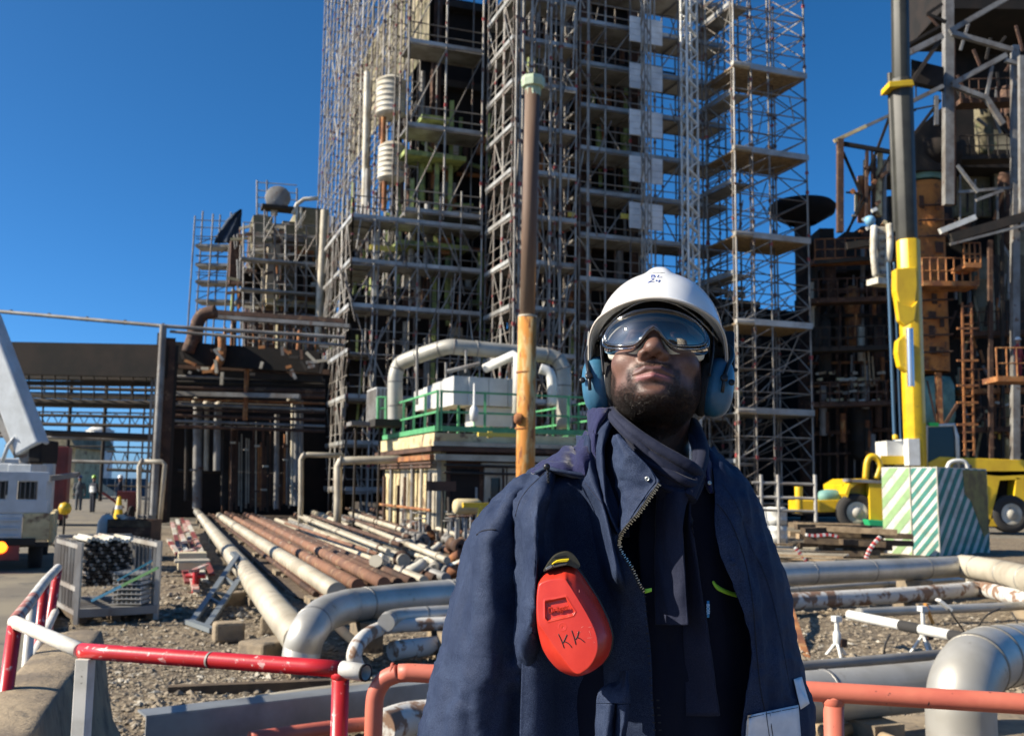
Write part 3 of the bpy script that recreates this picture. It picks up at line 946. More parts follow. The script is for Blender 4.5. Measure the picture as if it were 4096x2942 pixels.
for y in (182, 190, 197, 204): tube('ledger', at(257, y, 52), at(297, y + 3, 52), .027, M_GALV, SF2.t, 6)
for y in (206, 214, 222, 231, 240): tube('ledger', at(256, y, 52), at(268, y + 1, 52), .027, M_GALV, SF2.t, 6)
SF3 = Scaf('scaffold wrapped over the face of the old process unit', at(285, 485, 50), 'small scaffolds left of the building')
for i in range(8):
    px = 243 + i * 10.5; tube('standard', at(px, 350, 50), at(px + .6, 214 + rl.uniform(-8, 14), 50), .045, rl.choice((M_GALV, M_GALV2)), SF3.t)
for i in range(13):
    y = 222 + i * 10; tube('ledger', at(243, y, 50), at(318, y + 4, 50), .03, M_GALV, SF3.t, 6)
for i in range(26):
    x = 243 + 10.5 * rl.randrange(7); y = rl.uniform(225, 330); tube('brace', at(x, y, 49.9), at(x + 10.5, y + rl.choice((-18, 18)), 49.9), .03, M_GALV, SF3.t, 6)
for y in (262, 292, 318): gbox('deck', at(280, y, 49.8), (3.9, .7, .10), M_DECK, SF3.t)
SF3.done()
sh = thing('dark_tarpaulin', 'torn dark blue sheet hung on the small scaffold', 'tarpaulin', at(225, 240, 52.6))
P = np.array([[tuple(at(x0 + (x1 - x0) * j / 8, y, 52.7 + .12 * math.sin(j * 1.7 + i))) for j in range(9)] for i, (y, x0, x1) in enumerate(((209, 240.5, 242), (214, 232, 242), (220, 226, 241), (228, 221, 241), (236, 216, 240), (243, 214, 240)))])
grid_mesh('sheet', P, M_NET, sh, thick=.02)

# low roofline beams, brown bent duct
BR = thing('pipe_bridge', 'pipe bridge of brown and grey beams between the rack and the old unit', 'pipe bridge', at(260, 485, 40))
def bb(x0, y0, x1, y1, Y, h, m, nm='bridge_beam', w=.4): beam(nm, at(x0, y0, Y), at(x1, y1, Y), w, h, m, BR)
bb(200, 311, 345, 321, 42, .18, M_BROWN); bb(205, 316, 350, 326, 41.8, .16, M_GREYS)
bb(168, 352, 320, 362, 41, .9, M_BLACKS); bb(175, 372, 322, 379, 41.5, .25, M_DARKS); bb(180, 366, 330, 372, 42, .2, M_BROWN); bb(172, 393, 300, 396, 41, .18, M_GREYS)
for px, y0, y1, r in ((199, 318, 352, .22), (193, 320, 350, .09), (219, 333, 360, .17), (247, 366, 420, .10), (300, 330, 352, .1)):
    tube('bridge_post', at(px, y0, 41.2), at(px - 2, y1, 41.2), r, M_BROWN if r > .15 else M_RUST, BR)
mb = MB(); mb.path([at(*q) for q in spline([(188, 352, 40.8), (194, 335, 40.8), (201, 316, 40.8), (216, 311, 40.8)], 5)], .27, 10); mb.build('bent_duct', M_BROWN, BR)
mb = MB(); mb.path([at(*q) for q in spline([(213, 373, 40.6), (219, 362, 40.6), (222, 352, 40.6), (222, 334, 40.6)], 5)], .17, 10); mb.build('rusty_elbow', M_RUST, BR)
for i in range(14):
    x = 225 + i * 7; y = 330 + rl.uniform(-4, 8)
    tube('drop_pipe', at(x, y, 42.6), at(x + rl.uniform(-1, 1), y + rl.uniform(12, 26), 42.6), pxr(rl.uniform(.8, 2), 42), rl.choice((M_RUST, M_CREAMW, M_BROWN, M_GREYS)), BR)
for i in range(9): tube('bridge_post', at(235 + i * 11, 322, 42), at(235 + i * 11, 352, 42), .06, M_BROWN, BR)

# wall of vertical pipes with dark sheeting behind
PW = thing('pipe_wall', 'bank of upright pipes in front of a dark shed wall', 'pipework', at(250, 500, 43))
p0, p1 = at(175, 500, 45), at(345, 500, 46)
gbox('shed_wall', (at(262, 440, 47).x, 47, 3.6), (8.4, .3, 7.6), M_BLACKS, PW)
for px, y0, y1, wpx, m in ((197, 400, 508, 9, M_GREYS), (206, 402, 470, 5, M_CREAMP), (217, 402, 470, 7.5, M_GREYS), (222, 420, 505, 3, M_DARKS), (231, 418, 512, 3, M_BROWN),
                           (276, 414, 508, 5, M_GREYS), (292, 395, 505, 4, M_CREAMP), (296, 397, 505, 6, M_GREYS), (300, 400, 505, 5, M_GREYS), (186, 415, 500, 4, M_DARKS)):
    tube('upright_pipe', at(px, y1, 43), at(px + 1, y0, 43), pxr(wpx / 2, 43), m, PW, 12)
for i in range(30):
    px = 222 + i * 2.4; w = rl.uniform(1.2, 2.6)
    tube('upright_pipe', at(px, 505 + rl.uniform(-3, 8), 43.4), at(px + .5, rl.uniform(415, 455), 43.4), pxr(w / 2, 43), rl.choice((M_BROWN, M_BROWN, M_GREYS, M_DARKS, M_RUST, M_CREAMP)), PW)
for x, y in ((207, 402), (219, 403), (206, 403), (291, 397), (196, 399)):
    mb = MB(); mb.lathe(at(x, y + 4, 42.8), (0, 0, 1), [(0, -.05), (.17, 0), (.19, .12), (.12, .24), (0, .28)], 12); mb.build('pipe_cap', M_CREAMP, PW)
for y in (386, 402, 425, 470): tube('cross_pipe', at(178, y, 43.6), at(300, y + 4, 44), pxr(1.5, 43), M_DARKS, PW)
for i in range(12): gbox('flange', at(rl.uniform(185, 290), rl.uniform(440, 500), 42.7), (.22, .2, .08), rl.choice((M_GREYS, M_BROWN, M_CREAMP)), PW)
# frames standing before it
for pts, Y, r, lab in ((((139, 505), (139, 466), (141, 461), (162, 461), (165, 464), (160, 520)), 30, .07, 'pale U-shaped pipe frame at the foot of the brown rack column'),
                       (((301, 498), (301, 459), (303, 455), (308, 454), (344, 455)), 33, .085, 'small cream pipe loop beside the upright pipes'),
                       (((338, 500), (338, 466), (340, 461), (346, 460), (438, 458)), 30, .12, 'long cream pipe loop running to the yellow building')):
    mb = MB(); t = thing('pipe_loop', lab, 'pipe', Vector((at(pts[0][0], pts[0][1], Y).x, Y, 0)), 'pale pipe loops')
    pp = [Vector(at(pts[0][0], pts[0][1], Y))]; pp[0].z = 0
    for q in pts: pp.append(at(q[0], q[1], Y))
    mb.path(pp, r, 8); mb.build('pipe_run', M_CREAMP, t)
    mb = MB(); q = at(*pts[2], Y); mb.lathe(q, (1, 0, 0), [(r, 0), (r * 1.5, .01), (r * 1.5, .06), (r, .07)], 10); mb.build('flange', M_GREYS, t)

# ---------------------------------------------------------------- truck with crane
TY = 17.0
tc_ = Vector((-9.0, TY, 0))
TR = thing('crane_truck', 'white flatbed truck seen from behind with a grey crane arm', 'truck', tc_)
xr = at(50, 520, TY).x; xl = xr - 2.1; xm = (xl + xr) / 2
def tb(name, x0, x1, z0, z1, y0, y1, m, bev=.015, par=None):
    mb = MB(); mb.box(((x0 + x1) / 2, (y0 + y1) / 2, (z0 + z1) / 2), (x1 - x0, y1 - y0, z1 - z0), a=0)
    return mb.build(name, m, par or TR, bevel=bev)
zf = lambda py: at(20, py, TY).z
M_TRW = mat('truck_white', (0.50, 0.53, 0.54), 0.45, 0, (0.40, 0.42, 0.42), 2.5)
cabz0, cabz1 = zf(512), zf(471)
tb('headboard', xl, xr - .05, cabz1 - .16, cabz1, TY, TY + .1, M_TRW)
tb('headboard', xl, xr - .05, cabz0, cabz0 + .22, TY, TY + .1, M_TRW)
for x in (xr - .22, xr - .62 - .05, xl + .3):
    tb('pillar', x, x + .14, cabz0 + .2, cabz1 - .14, TY, TY + .09, M_TRW)
for i in range(2): tb('rear_window', (xr - .62 + .10, xl + .5)[i], (xr - .24, xr - .70)[i], cabz0 + .23, cabz1 - .17, TY + .07, TY + .085, M_GLASSD, 0)
for i in range(12):
    x = xr - .26 - i * .075
    tube('window_bar', (x, TY + .05, cabz0 + .2), (x, TY + .05, cabz1 - .14), .009, M_GREYS, TR, 6)
tb('cab', xl + .02, xr - .08, .85, cabz1 + .28, TY + 3.2, TY + 4.9, M_TRW, .08)
tb('rear_window', xr - .95, xr - .22, cabz0 + .25, cabz1 - .10, TY + 3.17, TY + 3.19, M_GLASSD, 0)
tb('tailgate', xl, xr - .42, zf(540), zf(513), TY - .02, TY + .05, M_TRW)
for i in range(3): tb('tailgate_rib', xl, xr - .46, zf(536 - i * 8), zf(534 - i * 8), TY - .05, TY - .02, M_TRW, .005)
tb('tailgate_panel', xr - .41, xr + .0, zf(539), zf(512), TY - .01, TY + .04, M_CREAMW)
tb('side_board', xr - .02, xr + .06, zf(545), zf(513), TY + .06, TY + 3.0, M_CREAMW)
tb('load_bed', xl, xr, zf(546), zf(541), TY, TY + 3.0, M_DARKS)
tb('chassis', xm - .5, xm + .5, .45, zf(547), TY + .1, TY + 4.5, M_BLACKS)
tb('bumper', xl + .1, xr - .2, .50, .62, TY - .05, TY + .02, M_DARKS)
M_LAMP = mat('tail_lamp_lit', (1.0, 0.16, 0.01), 0.3, emit=3.0)
mb = MB(); c = at(5, 545.5, TY - .03); mb.lathe((c.x, TY - .03, c.z), (0, -1, 0), [(.10, 0), (.095, .02), (0, .03)], 20); mb.build('tail_lamp', M_LAMP, TR)
tb('lamp_holder', c.x - .28, c.x + .28, c.z - .22, c.z + .10, TY - .025, TY, M_REDO)
for x in (xl + .2, xr - .22):
    for y in (TY + .9, TY + 4.2):
        w_ = MB(); w_.lathe((x - .11, y, .38), (1, 0, 0), [(0, .02), (.20, .02), (.26, 0), (.37, .02), (.38, .06), (.38, .17), (.36, .21), (.26, .22), (.2, .19), (0, .19)], 22)
        w_.build('wheel', M_TYRE, TR)
# knuckle crane on the bed
mb = MB(); q0, q1 = at(-16, 318, TY + 1.6), at(33, 449, TY + 1.3)
mb.beam(q0, q1, .34, .52); mb.build('crane_arm', M_TRW, TR, bevel=.04)
mb = MB(); mb.beam(at(-26, 372, TY + 1.55), at(20, 455, TY + 1.3), .14, .16); mb.build('crane_ram', M_GREYS, TR, bevel=.02)
tb('crane_post', at(24, 450, TY + 1.5).x, at(37, 450, TY + 1.5).x, 1.1, at(30, 440, TY + 1.5).z, TY + 1.3, TY + 1.8, M_GREYS, .04)
tb('crane_gear', at(31, 450, TY + 1.3).x, at(44, 450, TY + 1.3).x, at(0, 461, TY).z, at(0, 436, TY).z, TY + 1.2, TY + 1.9, M_BLACKS, .03)
tb('tool_box', at(10, 460, TY + 1).x, at(24, 460, TY + 1).x, at(0, 473, TY).z, at(0, 462, TY).z, TY + .6, TY + 1.2, M_TRW)
tb('tool_box', at(25, 460, TY + 1).x, at(48, 460, TY + 1).x, at(0, 474, TY).z, at(0, 463, TY).z, TY + .4, TY + 1.0, M_TRW)
mb = MB(); mb.path([at(2, 462, TY + 1.2), at(8, 445, TY + 1.2), at(15, 436, TY + 1.2), at(25, 446, TY + 1.2)], .035, 8); mb.build('guard_hoop', M_TRW, TR)
_piv = Matrix.Translation((xr, TY, 0)) @ Matrix.Rotation(math.radians(23), 4, 'Z') @ Matrix.Translation((-xr, -TY, 0))
for o_ in KIDS[TR.name]:
    if not o_.name.startswith(('crane_', 'guard_hoop', 'tool_box')):
        o_.matrix_basis = _piv @ o_.matrix_basis; W[o_.name] = o_.matrix_basis.copy()
mb = MB(); mb.beam(at(48, 478, TY + 2.5), at(78, 474, TY + 3.5), .10, .10); mb.build('outrigger_beam', M_GREYS, TR)
# ================================================================ small figures
def body_sdf(P):
    Q = P.copy(); Q[..., 0] = np.abs(Q[..., 0])
    d = cap(Q, (.095, .0, .10), (.09, 0, .86), .058, .088)
    d = smin(d, cap(Q, (.10, .02, .04), (.11, -.12, .035), .045, .038), .03)
    d = smin(d, ell(Q, (0, 0, .95), (.17, .12, .14)), .05)
    d = smin(d, ell(Q, (0, 0, 1.22), (.19, .125, .25)), .06)
    d = smin(d, cap(Q, (.19, 0, 1.38), (.27, -.02, 1.10), .062, .050), .04)
    d = smin(d, cap(Q, (.27, -.02, 1.10), (.25, -.14, .88), .048, .034), .02)
    d = smin(d, ell(Q, (.245, -.17, .83), (.03, .035, .055)), .02)
    d = smin(d, cap(Q, (0, 0, 1.42), (0, -.01, 1.58), .062, .058), .03)
    d = smin(d, ell(Q, (0, -.015, 1.66), (.078, .095, .11)), .02)
    d = smin(d, ell(Q, (0, -.11, 1.645), (.014, .02, .02)), .01)
    return d
_bv, _bf = surfnet(body_sdf, (-.40, -.26, -.03), (.40, .22, 1.85), .02)
SMALL = None
def worker(label, P, rot, coat, helmet, vest=None, scale=1.0):
    global SMALL
    mw = Matrix.Translation(Vector(P)) @ Matrix.Rotation(rot, 4, 'Z') @ Matrix.Scale(scale, 4)
    t = link('person', None, None, Matrix.Translation(Vector(P)))
    tag(t, label, 'person', 'workers in the yard')
    key = ('w', coat.name)
    if key not in POOL:
        me = bpy.data.meshes.new('figure')
        me.from_pydata(_bv.tolist(), [], _bf.tolist())
        for m in (coat, M_SKIN2, M_BOOT2): me.materials.append(m)
        me.polygons.foreach_set('use_smooth', [True] * len(me.polygons))
        idx = []
        for p in me.polygons:
            c = p.center
            idx.append(1 if (c.z > 1.52 or (c.z < .88 and abs(c.x) > .2 and c.z > .5)) else (2 if c.z < .12 else 0))
        me.polygons.foreach_set('material_index', idx)
        POOL[key] = me
    link('body', POOL[key], t, mw)
    key = ('h', helmet.name)
    if key not in POOL:
        mb = MB(); mb.lathe((0, -.01, 1.70), (0, 0, 1), [(.125, -.012), (.128, 0), (.112, .01), (.108, .05), (.085, .095), (.045, .118), (0, .124)], 20)
        mb.box((0, -.125, 1.70), (.13, .07, .012), a=0)
        o = mb.build('tmp', helmet); POOL[key] = o.data; bpy.data.objects.remove(o)
    link('hard_hat', POOL[key], t, mw)
    if vest:
        key = ('v', vest.name)
        if key not in POOL:
            mb = MB(); mb.lathe((0, 0, 1.0), (0, 0, 1), [(.215, 0), (.215, .07), (.205, .08), (.215, .2), (.212, .27), (.205, .3)], 20)
            o = mb.build('tmp', vest); o.data.transform(Matrix.Diagonal((1, .68, 1, 1))); POOL[key] = o.data; bpy.data.objects.remove(o)
        link('hi_vis_band', POOL[key], t, mw)
    return t
M_SKIN2 = mat('skin_far', (.28, .15, .10), .6); M_BOOT2 = mat('boot_far', (.02, .018, .015), .7)
M_DKCLO = mat('dark_workwear', (.018, .022, .035), .9); M_REDCLO = mat('red_workwear', (.30, .035, .04), .9); M_GRCLO = mat('grey_workwear', (.09, .10, .11), .9)
M_HG = mat('green_hat', (.22, .42, .03), .4); M_HW = mat('white_hat', (.75, .75, .72), .35); M_HB = mat('blue_hat', (.05, .12, .3), .4)
M_BAND = mat('silver_band', (.5, .5, .48), .4)
worker('worker in dark clothes with a green hard hat standing on the road', ground(92, 513), 2.6, M_DKCLO, M_HG, M_BAND)
worker('worker in dark clothes with a white hard hat beside the red pump trolley', ground(118, 517), 1.9, M_DKCLO, M_HW)
worker('worker in grey clothes half hidden beside the truck rear corner', ground(78, 511), 3.4, M_GRCLO, M_HB)
p = at(733, 500, 24); worker('worker in dark clothes with a white hard hat behind the main man\'s shoulder', (p.x, 24, 0), .4, M_GRCLO, M_HW, None, 1.15)
p = at(1019, 375, 42); worker('worker in red with a white hard hat on the rusty platform', (p.x, p.y, at(1019, 379, 42).z), .6, M_REDCLO, M_HW)
# ================================================================ right side: furnace structure, crane, block
rr = random.Random(21)
def PX(px, Y): return px * Y / 1000.0
FU = thing('furnace_structure', 'tall dark rust-stained steel structure filling the right edge', 'industrial building', at(960, 490, 46))
def fb(name, a, b, wpx, Y, m, Y2=None, hpx=None, par=None):
    p0, p1 = at(a[0], a[1], Y), at(b[0], b[1], Y2 or Y)
    return beam(name, p0, p1, PX(wpx, Y), PX(hpx or wpx, Y), m, par or FU)
def fbox(name, px0, px1, py0, py1, Y, d, m, par=None):
    p0, p1 = at(px0, py1, Y), at(px1, py0, Y)
    return gbox(name, Vector(((p0.x + p1.x) / 2, Y + d / 2, (p0.z + p1.z) / 2)), (abs(p1.x - p0.x), d, p1.z - p0.z), m, par or FU, grid=False)
# dark mass behind
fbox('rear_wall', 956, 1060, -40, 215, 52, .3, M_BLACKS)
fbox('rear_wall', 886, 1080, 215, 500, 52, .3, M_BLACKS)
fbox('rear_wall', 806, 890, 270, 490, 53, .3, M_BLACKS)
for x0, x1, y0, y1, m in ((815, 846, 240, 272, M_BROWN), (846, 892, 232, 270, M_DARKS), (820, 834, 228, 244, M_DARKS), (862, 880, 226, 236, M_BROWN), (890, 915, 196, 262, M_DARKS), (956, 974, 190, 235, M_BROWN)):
    fbox('plant_block', x0, x1, y0, y1, 49 + rr.random(), 1.5, m)
for i in range(10):
    px = 812 + i * 8.5
    fb('bay_column', (px, 480), (px - 1, 262 + rr.uniform(0, 20)), rr.uniform(1.5, 3.2), 48.5, rr.choice((M_BROWN, M_DARKS, M_GREYS, M_BROWN)))
for i in range(9):
    y = 272 + i * 23
    fb('bay_beam', (808, y + rr.uniform(-3, 3)), (892, y - 3 + rr.uniform(-3, 3)), rr.uniform(1.5, 4), 48.2, rr.choice((M_BROWN, M_DARKS, M_BROWN, M_RUST)))
for i in range(28):
    px = rr.uniform(810, 895); y = rr.uniform(240, 440)
    tube('riser', at(px, y + rr.uniform(15, 50), 47.5), at(px, y, 47.5), PX(rr.uniform(1, 4), 47), rr.choice((M_BROWN, M_RUST, M_CREAMP, M_DARKS, M_GREYS)), FU, 10)
for i in range(50):
    px = rr.uniform(955, 1022); y = rr.uniform(165, 455)
    beam('steelwork', at(px, y, 46.5), at(px + rr.choice((0, rr.uniform(-14, 14))), y + rr.uniform(8, 40), 46.5), PX(rr.uniform(1, 3), 46), .12, rr.choice((M_BROWN, M_GREYS, M_DARKS, M_RUST, M_CONCD)), FU)
for i in range(16):
    px = rr.uniform(955, 1022); y = rr.uniform(20, 130)
    beam('steelwork', at(px, y, 46), at(px + rr.uniform(-14, 14), y + rr.uniform(4, 30), 46), PX(rr.uniform(1, 2.5), 46), .12, rr.choice((M_BROWN, M_DARKS, M_GREYS)), FU)
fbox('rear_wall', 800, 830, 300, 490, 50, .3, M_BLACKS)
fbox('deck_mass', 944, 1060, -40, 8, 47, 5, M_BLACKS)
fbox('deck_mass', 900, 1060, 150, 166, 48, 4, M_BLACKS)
fbox('wall_sheet', 1000, 1040, 130, 300, 49, .3, M_CONCD); fbox('wall_sheet', 955, 990, 172, 216, 49.5, .3, M_CONCD)
fbox('wall_sheet', 975, 1060, 255, 330, 49, .3, M_DARKS); fbox('wall_sheet', 860, 884, 310, 345, 50, .3, M_DARKS)
for px, y0, y1, w_, Y, m in ((830, 300, 250, 13, 48, M_BROWN), (853, 345, 290, 16, 48.5, M_RUST), (826, 372, 322, 12, 47.5, M_DARKS), (880, 395, 330, 12, 48, M_BROWN), (985, 330, 262, 20, 47.5, M_CONCD), (1008, 245, 176, 14, 47, M_BROWN), (975, 420, 372, 13, 47, M_BROWN), (1012, 470, 395, 12, 47.5, M_CREAMW), (862, 455, 410, 20, 48, M_DARKS), (985, 150, 108, 18, 46.5, M_CONCD), (1010, 130, 90, 16, 46.5, M_BROWN)):
    c0_, c1_ = at(px, y0, Y), at(px, y1, Y); R_ = PX(w_ / 2, Y); h_ = c1_.z - c0_.z
    mb = MB(); mb.lathe(c0_, (0, 0, 1), [(0, -.25), (R_ * .7, -.18), (R_, .05), (R_, h_ * .3), (R_ * 1.06, h_ * .31), (R_ * 1.06, h_ * .34), (R_, h_ * .35), (R_, h_ * .7), (R_ * 1.06, h_ * .71), (R_ * 1.06, h_ * .74), (R_, h_ * .75), (R_, h_ - .05), (R_ * .7, h_ + .18), (0, h_ + .25)], 20); mb.build('process_drum', m, FU)
for x0, x1, y, Y, m in ((806, 892, 302, 46.6, M_BROWN), (808, 890, 350, 46.4, M_DARKS), (808, 892, 405, 46.2, M_BROWN), (812, 892, 262, 46.8, M_RUST), (956, 1030, 335, 46.2, M_BROWN), (956, 1030, 392, 46, M_RUST), (956, 1030, 160, 45.6, M_DARKS), (956, 1030, 104, 45.4, M_BROWN), (960, 1030, 430, 45.6, M_BROWN)):
    p0_, p1_ = at(x0, y, Y), at(x1, y - (x1 - x0) * .03, Y)
    beam('floor_beam', p0_, p1_, .9, .22, m, FU)
    n_ = int((x1 - x0) / 9)
    for i in range(n_ + 1):
        q_ = p0_.lerp(p1_, i / n_) + Vector((0, -.5, 0)); tube('rail_post', q_, q_ + Vector((0, 0, 1.0)), .03, m, FU, 6)
    for k_ in (.5, 1.0): tube('guard_rail', p0_ + Vector((0, -.5, k_)), p1_ + Vector((0, -.5, k_)), .03, m, FU, 6)
# main frame
fb('column', (948, 205), (948, -12), 9, 44, M_GREYS); fb('column', (954, 205), (953, 40), 4, 44.4, M_BROWN)
fb('column', (1015, 500), (1015, 46), 7, 44, M_GREYS); fb('column', (1022, 230), (1021, 56), 5, 43, M_GREYS)
fb('column', (991, 500), (990, 240), 4, 45, M_BROWN); fb('column', (1003, 500), (1002, 225), 3, 45.5, M_DARKS)
for a, b, w in (((950, 31), (1007, -2), 5), ((952, 33), (1012, 50), 5), ((952, 84), (1006, 55), 5), ((952, 85), (986, 98), 5), ((986, 98), (1003, 124), 5),
                ((986, 98), (992, 66), 3), ((1005, 60), (1040, 70), 4)):
    fb('brace', a, b, w, 43.5, M_GREYS)
for a, b, w, m in (((942, 36), (900, 57), 6, M_GREYS), ((940, 26), (902, 48), 2.5, M_BLACKS), ((927, 14), (946, 22), 3, M_BLACKS), ((942, 4), (927, 14), 3, M_BLACKS), ((928, 15), (939, 27), 2, M_BROWN),
                ((940, 40), (910, 84), 4, M_DARKS), ((943, 86), (900, 107), 4, M_GREYS), ((936, 96), (936, 125), 4, M_GREYS), ((940, 100), (908, 142), 3, M_BLACKS),
                ((916, 84), (916, 101), 1.2, M_DARKS), ((916, 110), (912, 112), 1.2, M_DARKS), ((900, 112), (936, 105), 1.5, M_DARKS)):
    fb('outrigger_beam', a, b, w, 43.2, m)
mb = MB(); mb.prism([at(*q) for q in ((911, 59, 43.4), (944, 67, 43.4), (944, 88, 43.4), (911, 81, 43.4))], (.2, .5, 0)); mb.build('gusset_plate', M_BLACKS, FU)
mb = MB(); mb.prism([at(*q) for q in ((905, 140, 45), (950, 100, 45), (956, 110, 45), (956, 170, 45), (905, 170, 45))], (0, .6, 0)); mb.build('hopper_plate', M_DARKS, FU)
# pier frame at the left
for a, b, w, m in (((840, 232), (840, 139), 6, M_BROWN), ((834, 141), (866, 126), 3.5, M_CREAMW), ((866, 126), (905, 108), 3, M_GREYS), ((840, 143), (892, 152), 4, M_BLACKS),
                ((843, 152), (862, 196), 2.4, M_BLACKS), ((889, 118), (867, 176), 2.6, M_BLACKS), ((892, 152), (845, 235), 2.2, M_BLACKS), ((846, 192), (862, 194), 1.5, M_DARKS), ((867, 150), (866, 220), 3, M_BROWN),
                ((872, 148), (872, 180), 2, M_BROWN), ((862, 196), (848, 232), 2, M_DARKS)):
    fb('pier_beam', a, b, w, 42.5, m)
for i, (px, y0, y1, w, m) in enumerate(((861, 176, 222, 7, M_RUST), (868, 186, 220, 6, M_RUST), (874, 158, 218, 5, M_BROWN), (878, 172, 216, 8, M_CREAMW), (884, 160, 222, 5, M_GREYS), (856, 192, 212, 3, M_CREAMW), (865, 160, 176, 4, M_CREAMW), (880, 148, 172, 6, M_CREAMW))):
    tube('drum', at(px, y1, 42.8), at(px, y0, 42.8), PX(w / 2, 42.8), m, FU, 10)
mb = MB(); mb.lathe(at(870, 221, 42.2), (0, 0, 1), [(0, -.22), (.18, -.12), (.24, .05), (.18, .2), (0, .26)], 14); mb.build('blue_dome', mat('sky_blue_paint', (.2, .42, .6), .4), FU)
for i in range(12):
    px = rr.uniform(846, 890); y = rr.uniform(165, 235)
    beam('fitting', at(px, y, 42.4), at(px + rr.uniform(-4, 6), y + rr.uniform(-5, 5), 42.4), rr.uniform(.08, .2), .15, rr.choice((M_CREAMW, M_BROWN, M_RUST, M_GREYS, M_WHITE)), FU)
# lower horizontals
fb('girder', (884, 240), (846, 246), 7, 44, M_DARKS); fb('girder', (815, 262), (897, 256), 4, 45, M_DARKS); fb('girder', (950, 238), (1040, 212), 9, 43, M_DARKS); fb('girder', (950, 244), (1040, 221), 2.5, 42.8, M_GREYS)
fb('girder', (958, 192), (1030, 186), 3, 44, M_GREYS); fb('girder', (940, 231), (975, 217), 5.5, 42, M_WHITE)
for i in range(9): fb('hanger', (960 + i * 7.5, 170 + rr.uniform(0, 20)), (960 + i * 7.5, 215 + rr.uniform(-4, 8)), rr.uniform(.8, 2), 44.2, rr.choice((M_GREYS, M_DARKS, M_BROWN)))
fb('brace', (957, 165), (978, 192), 3, 43, M_GREYS); fb('brace', (976, 200), (1003, 190), 3, 43, M_GREYS)
# clutter of sunlit fittings in the dark bays
for i in range(46):
    px = rr.uniform(815, 880); y = rr.uniform(372, 402)
    y = (373, 379, 385, 392, 400)[i % 5] + rr.uniform(-.6, .6)
    beam('fitting', at(px, y, 47), at(px + rr.uniform(2, 9), y - rr.uniform(0, 1.5), 47), PX(rr.uniform(1.5, 3.5), 47), PX(2.5, 47), rr.choice((M_CREAMW, M_CREAMP, M_WOOD, M_VESSEL, M_BROWN)), FU)
for i in range(22):
    px = rr.uniform(975, 1022); y = rr.uniform(395, 450)
    beam('fitting', at(px, y, 46), at(px + rr.uniform(-2, 5), y - rr.uniform(-4, 9), 46), PX(rr.uniform(1.5, 3), 46), .1, rr.choice((M_CREAMW, M_VESSEL, M_WOOD, M_BROWN, M_YELT)), FU)
for i in range(24):
    px = rr.uniform(815, 1020); y = rr.uniform(270, 440)
    tube('process_pipe', at(px, y, 49), at(px + rr.choice((0, 0, 12, -14)), y + rr.uniform(10, 50), 49), PX(rr.uniform(.8, 2.4), 49), rr.choice((M_BROWN, M_DARKS, M_RUST, M_GREYS)), FU)
for q in ((864, 352, 866, 385), (868, 350, 870, 384), (872, 356, 874, 384), (889, 340, 900, 360)):
    beam('plank', at(q[0], q[1], 46.5), at(q[2], q[3], 46.5), .16, .05, M_WOOD, FU)
# reactor column
RC = thing('reactor_column', 'rust-orange cylindrical column with a teal collar behind the yellow crane', 'vessel', Vector((at(936, 480, 46).x, 46, 0)))
cxp = at(936, 480, 46).x
def zz(py, Y=46, px=936): return at(px, py, Y).z
r_ = PX(17, 46)
mb = MB(); mb.lathe((cxp, 46, 0), (0, 0, 1), [(r_, zz(372)), (r_, zz(295)), (r_ * 1.03, zz(294)), (r_ * 1.03, zz(290)), (r_, zz(289)), (r_, zz(184))], 28); mb.build('shell', mat('orange_rust', (0.52, 0.20, 0.045), .85, 0, (0.34, 0.12, 0.035), 1.4, col3=(0.16, 0.07, 0.035), scale3=3, lo3=.56, hi3=.64, bump=.3), RC)
mb = MB(); mb.lathe((cxp, 46, 0), (0, 0, 1), [(r_, zz(182)), (r_ * 1.08, zz(181)), (r_ * 1.08, zz(173)), (r_ * .9, zz(171)), (0, zz(171))], 28); mb.build('teal_collar', M_TEAL, RC)
mb = MB(); mb.lathe((cxp + .5, 46, 0), (0, 0, 1), [(0, zz(168)), (1.05, zz(169)), (1.35, zz(160)), (1.4, zz(147)), (0, zz(146))], 28); mb.build('top_dish', M_BLACKS, RC)
mb = MB(); mb.lathe((cxp + .15, 46, 0), (0, 0, 1), [(0, zz(428)), (PX(15, 46), zz(426)), (PX(17.5, 46), zz(416)), (PX(17.5, 46), zz(386)), (PX(14, 46), zz(377)), (0, zz(375))], 24); mb.build('teal_tank', M_TEAL, RC)
fb('tank_post', (940, 428), (938, 372), 5, 44.8, M_RUST, par=RC); fb('tank_brace', (942, 428), (957, 404), 3, 44.7, M_BROWN, par=RC); fb('tank_brace', (927, 380), (937, 425), 1.5, 44.7, M_BROWN, par=RC)
for y in (205, 220, 236, 300, 318, 335, 352): tube('ring_pipe', at(919, y, 45), at(953, y - 1, 45), .05, M_BROWN, RC)
for i in range(16):
    y = rr.uniform(190, 365); gbox('lagging_patch', at(rr.uniform(921, 948), y, 45.18), (rr.uniform(.2, .5), .05, rr.uniform(.2, .6)), rr.choice((M_BROWN, M_RUST)), RC)
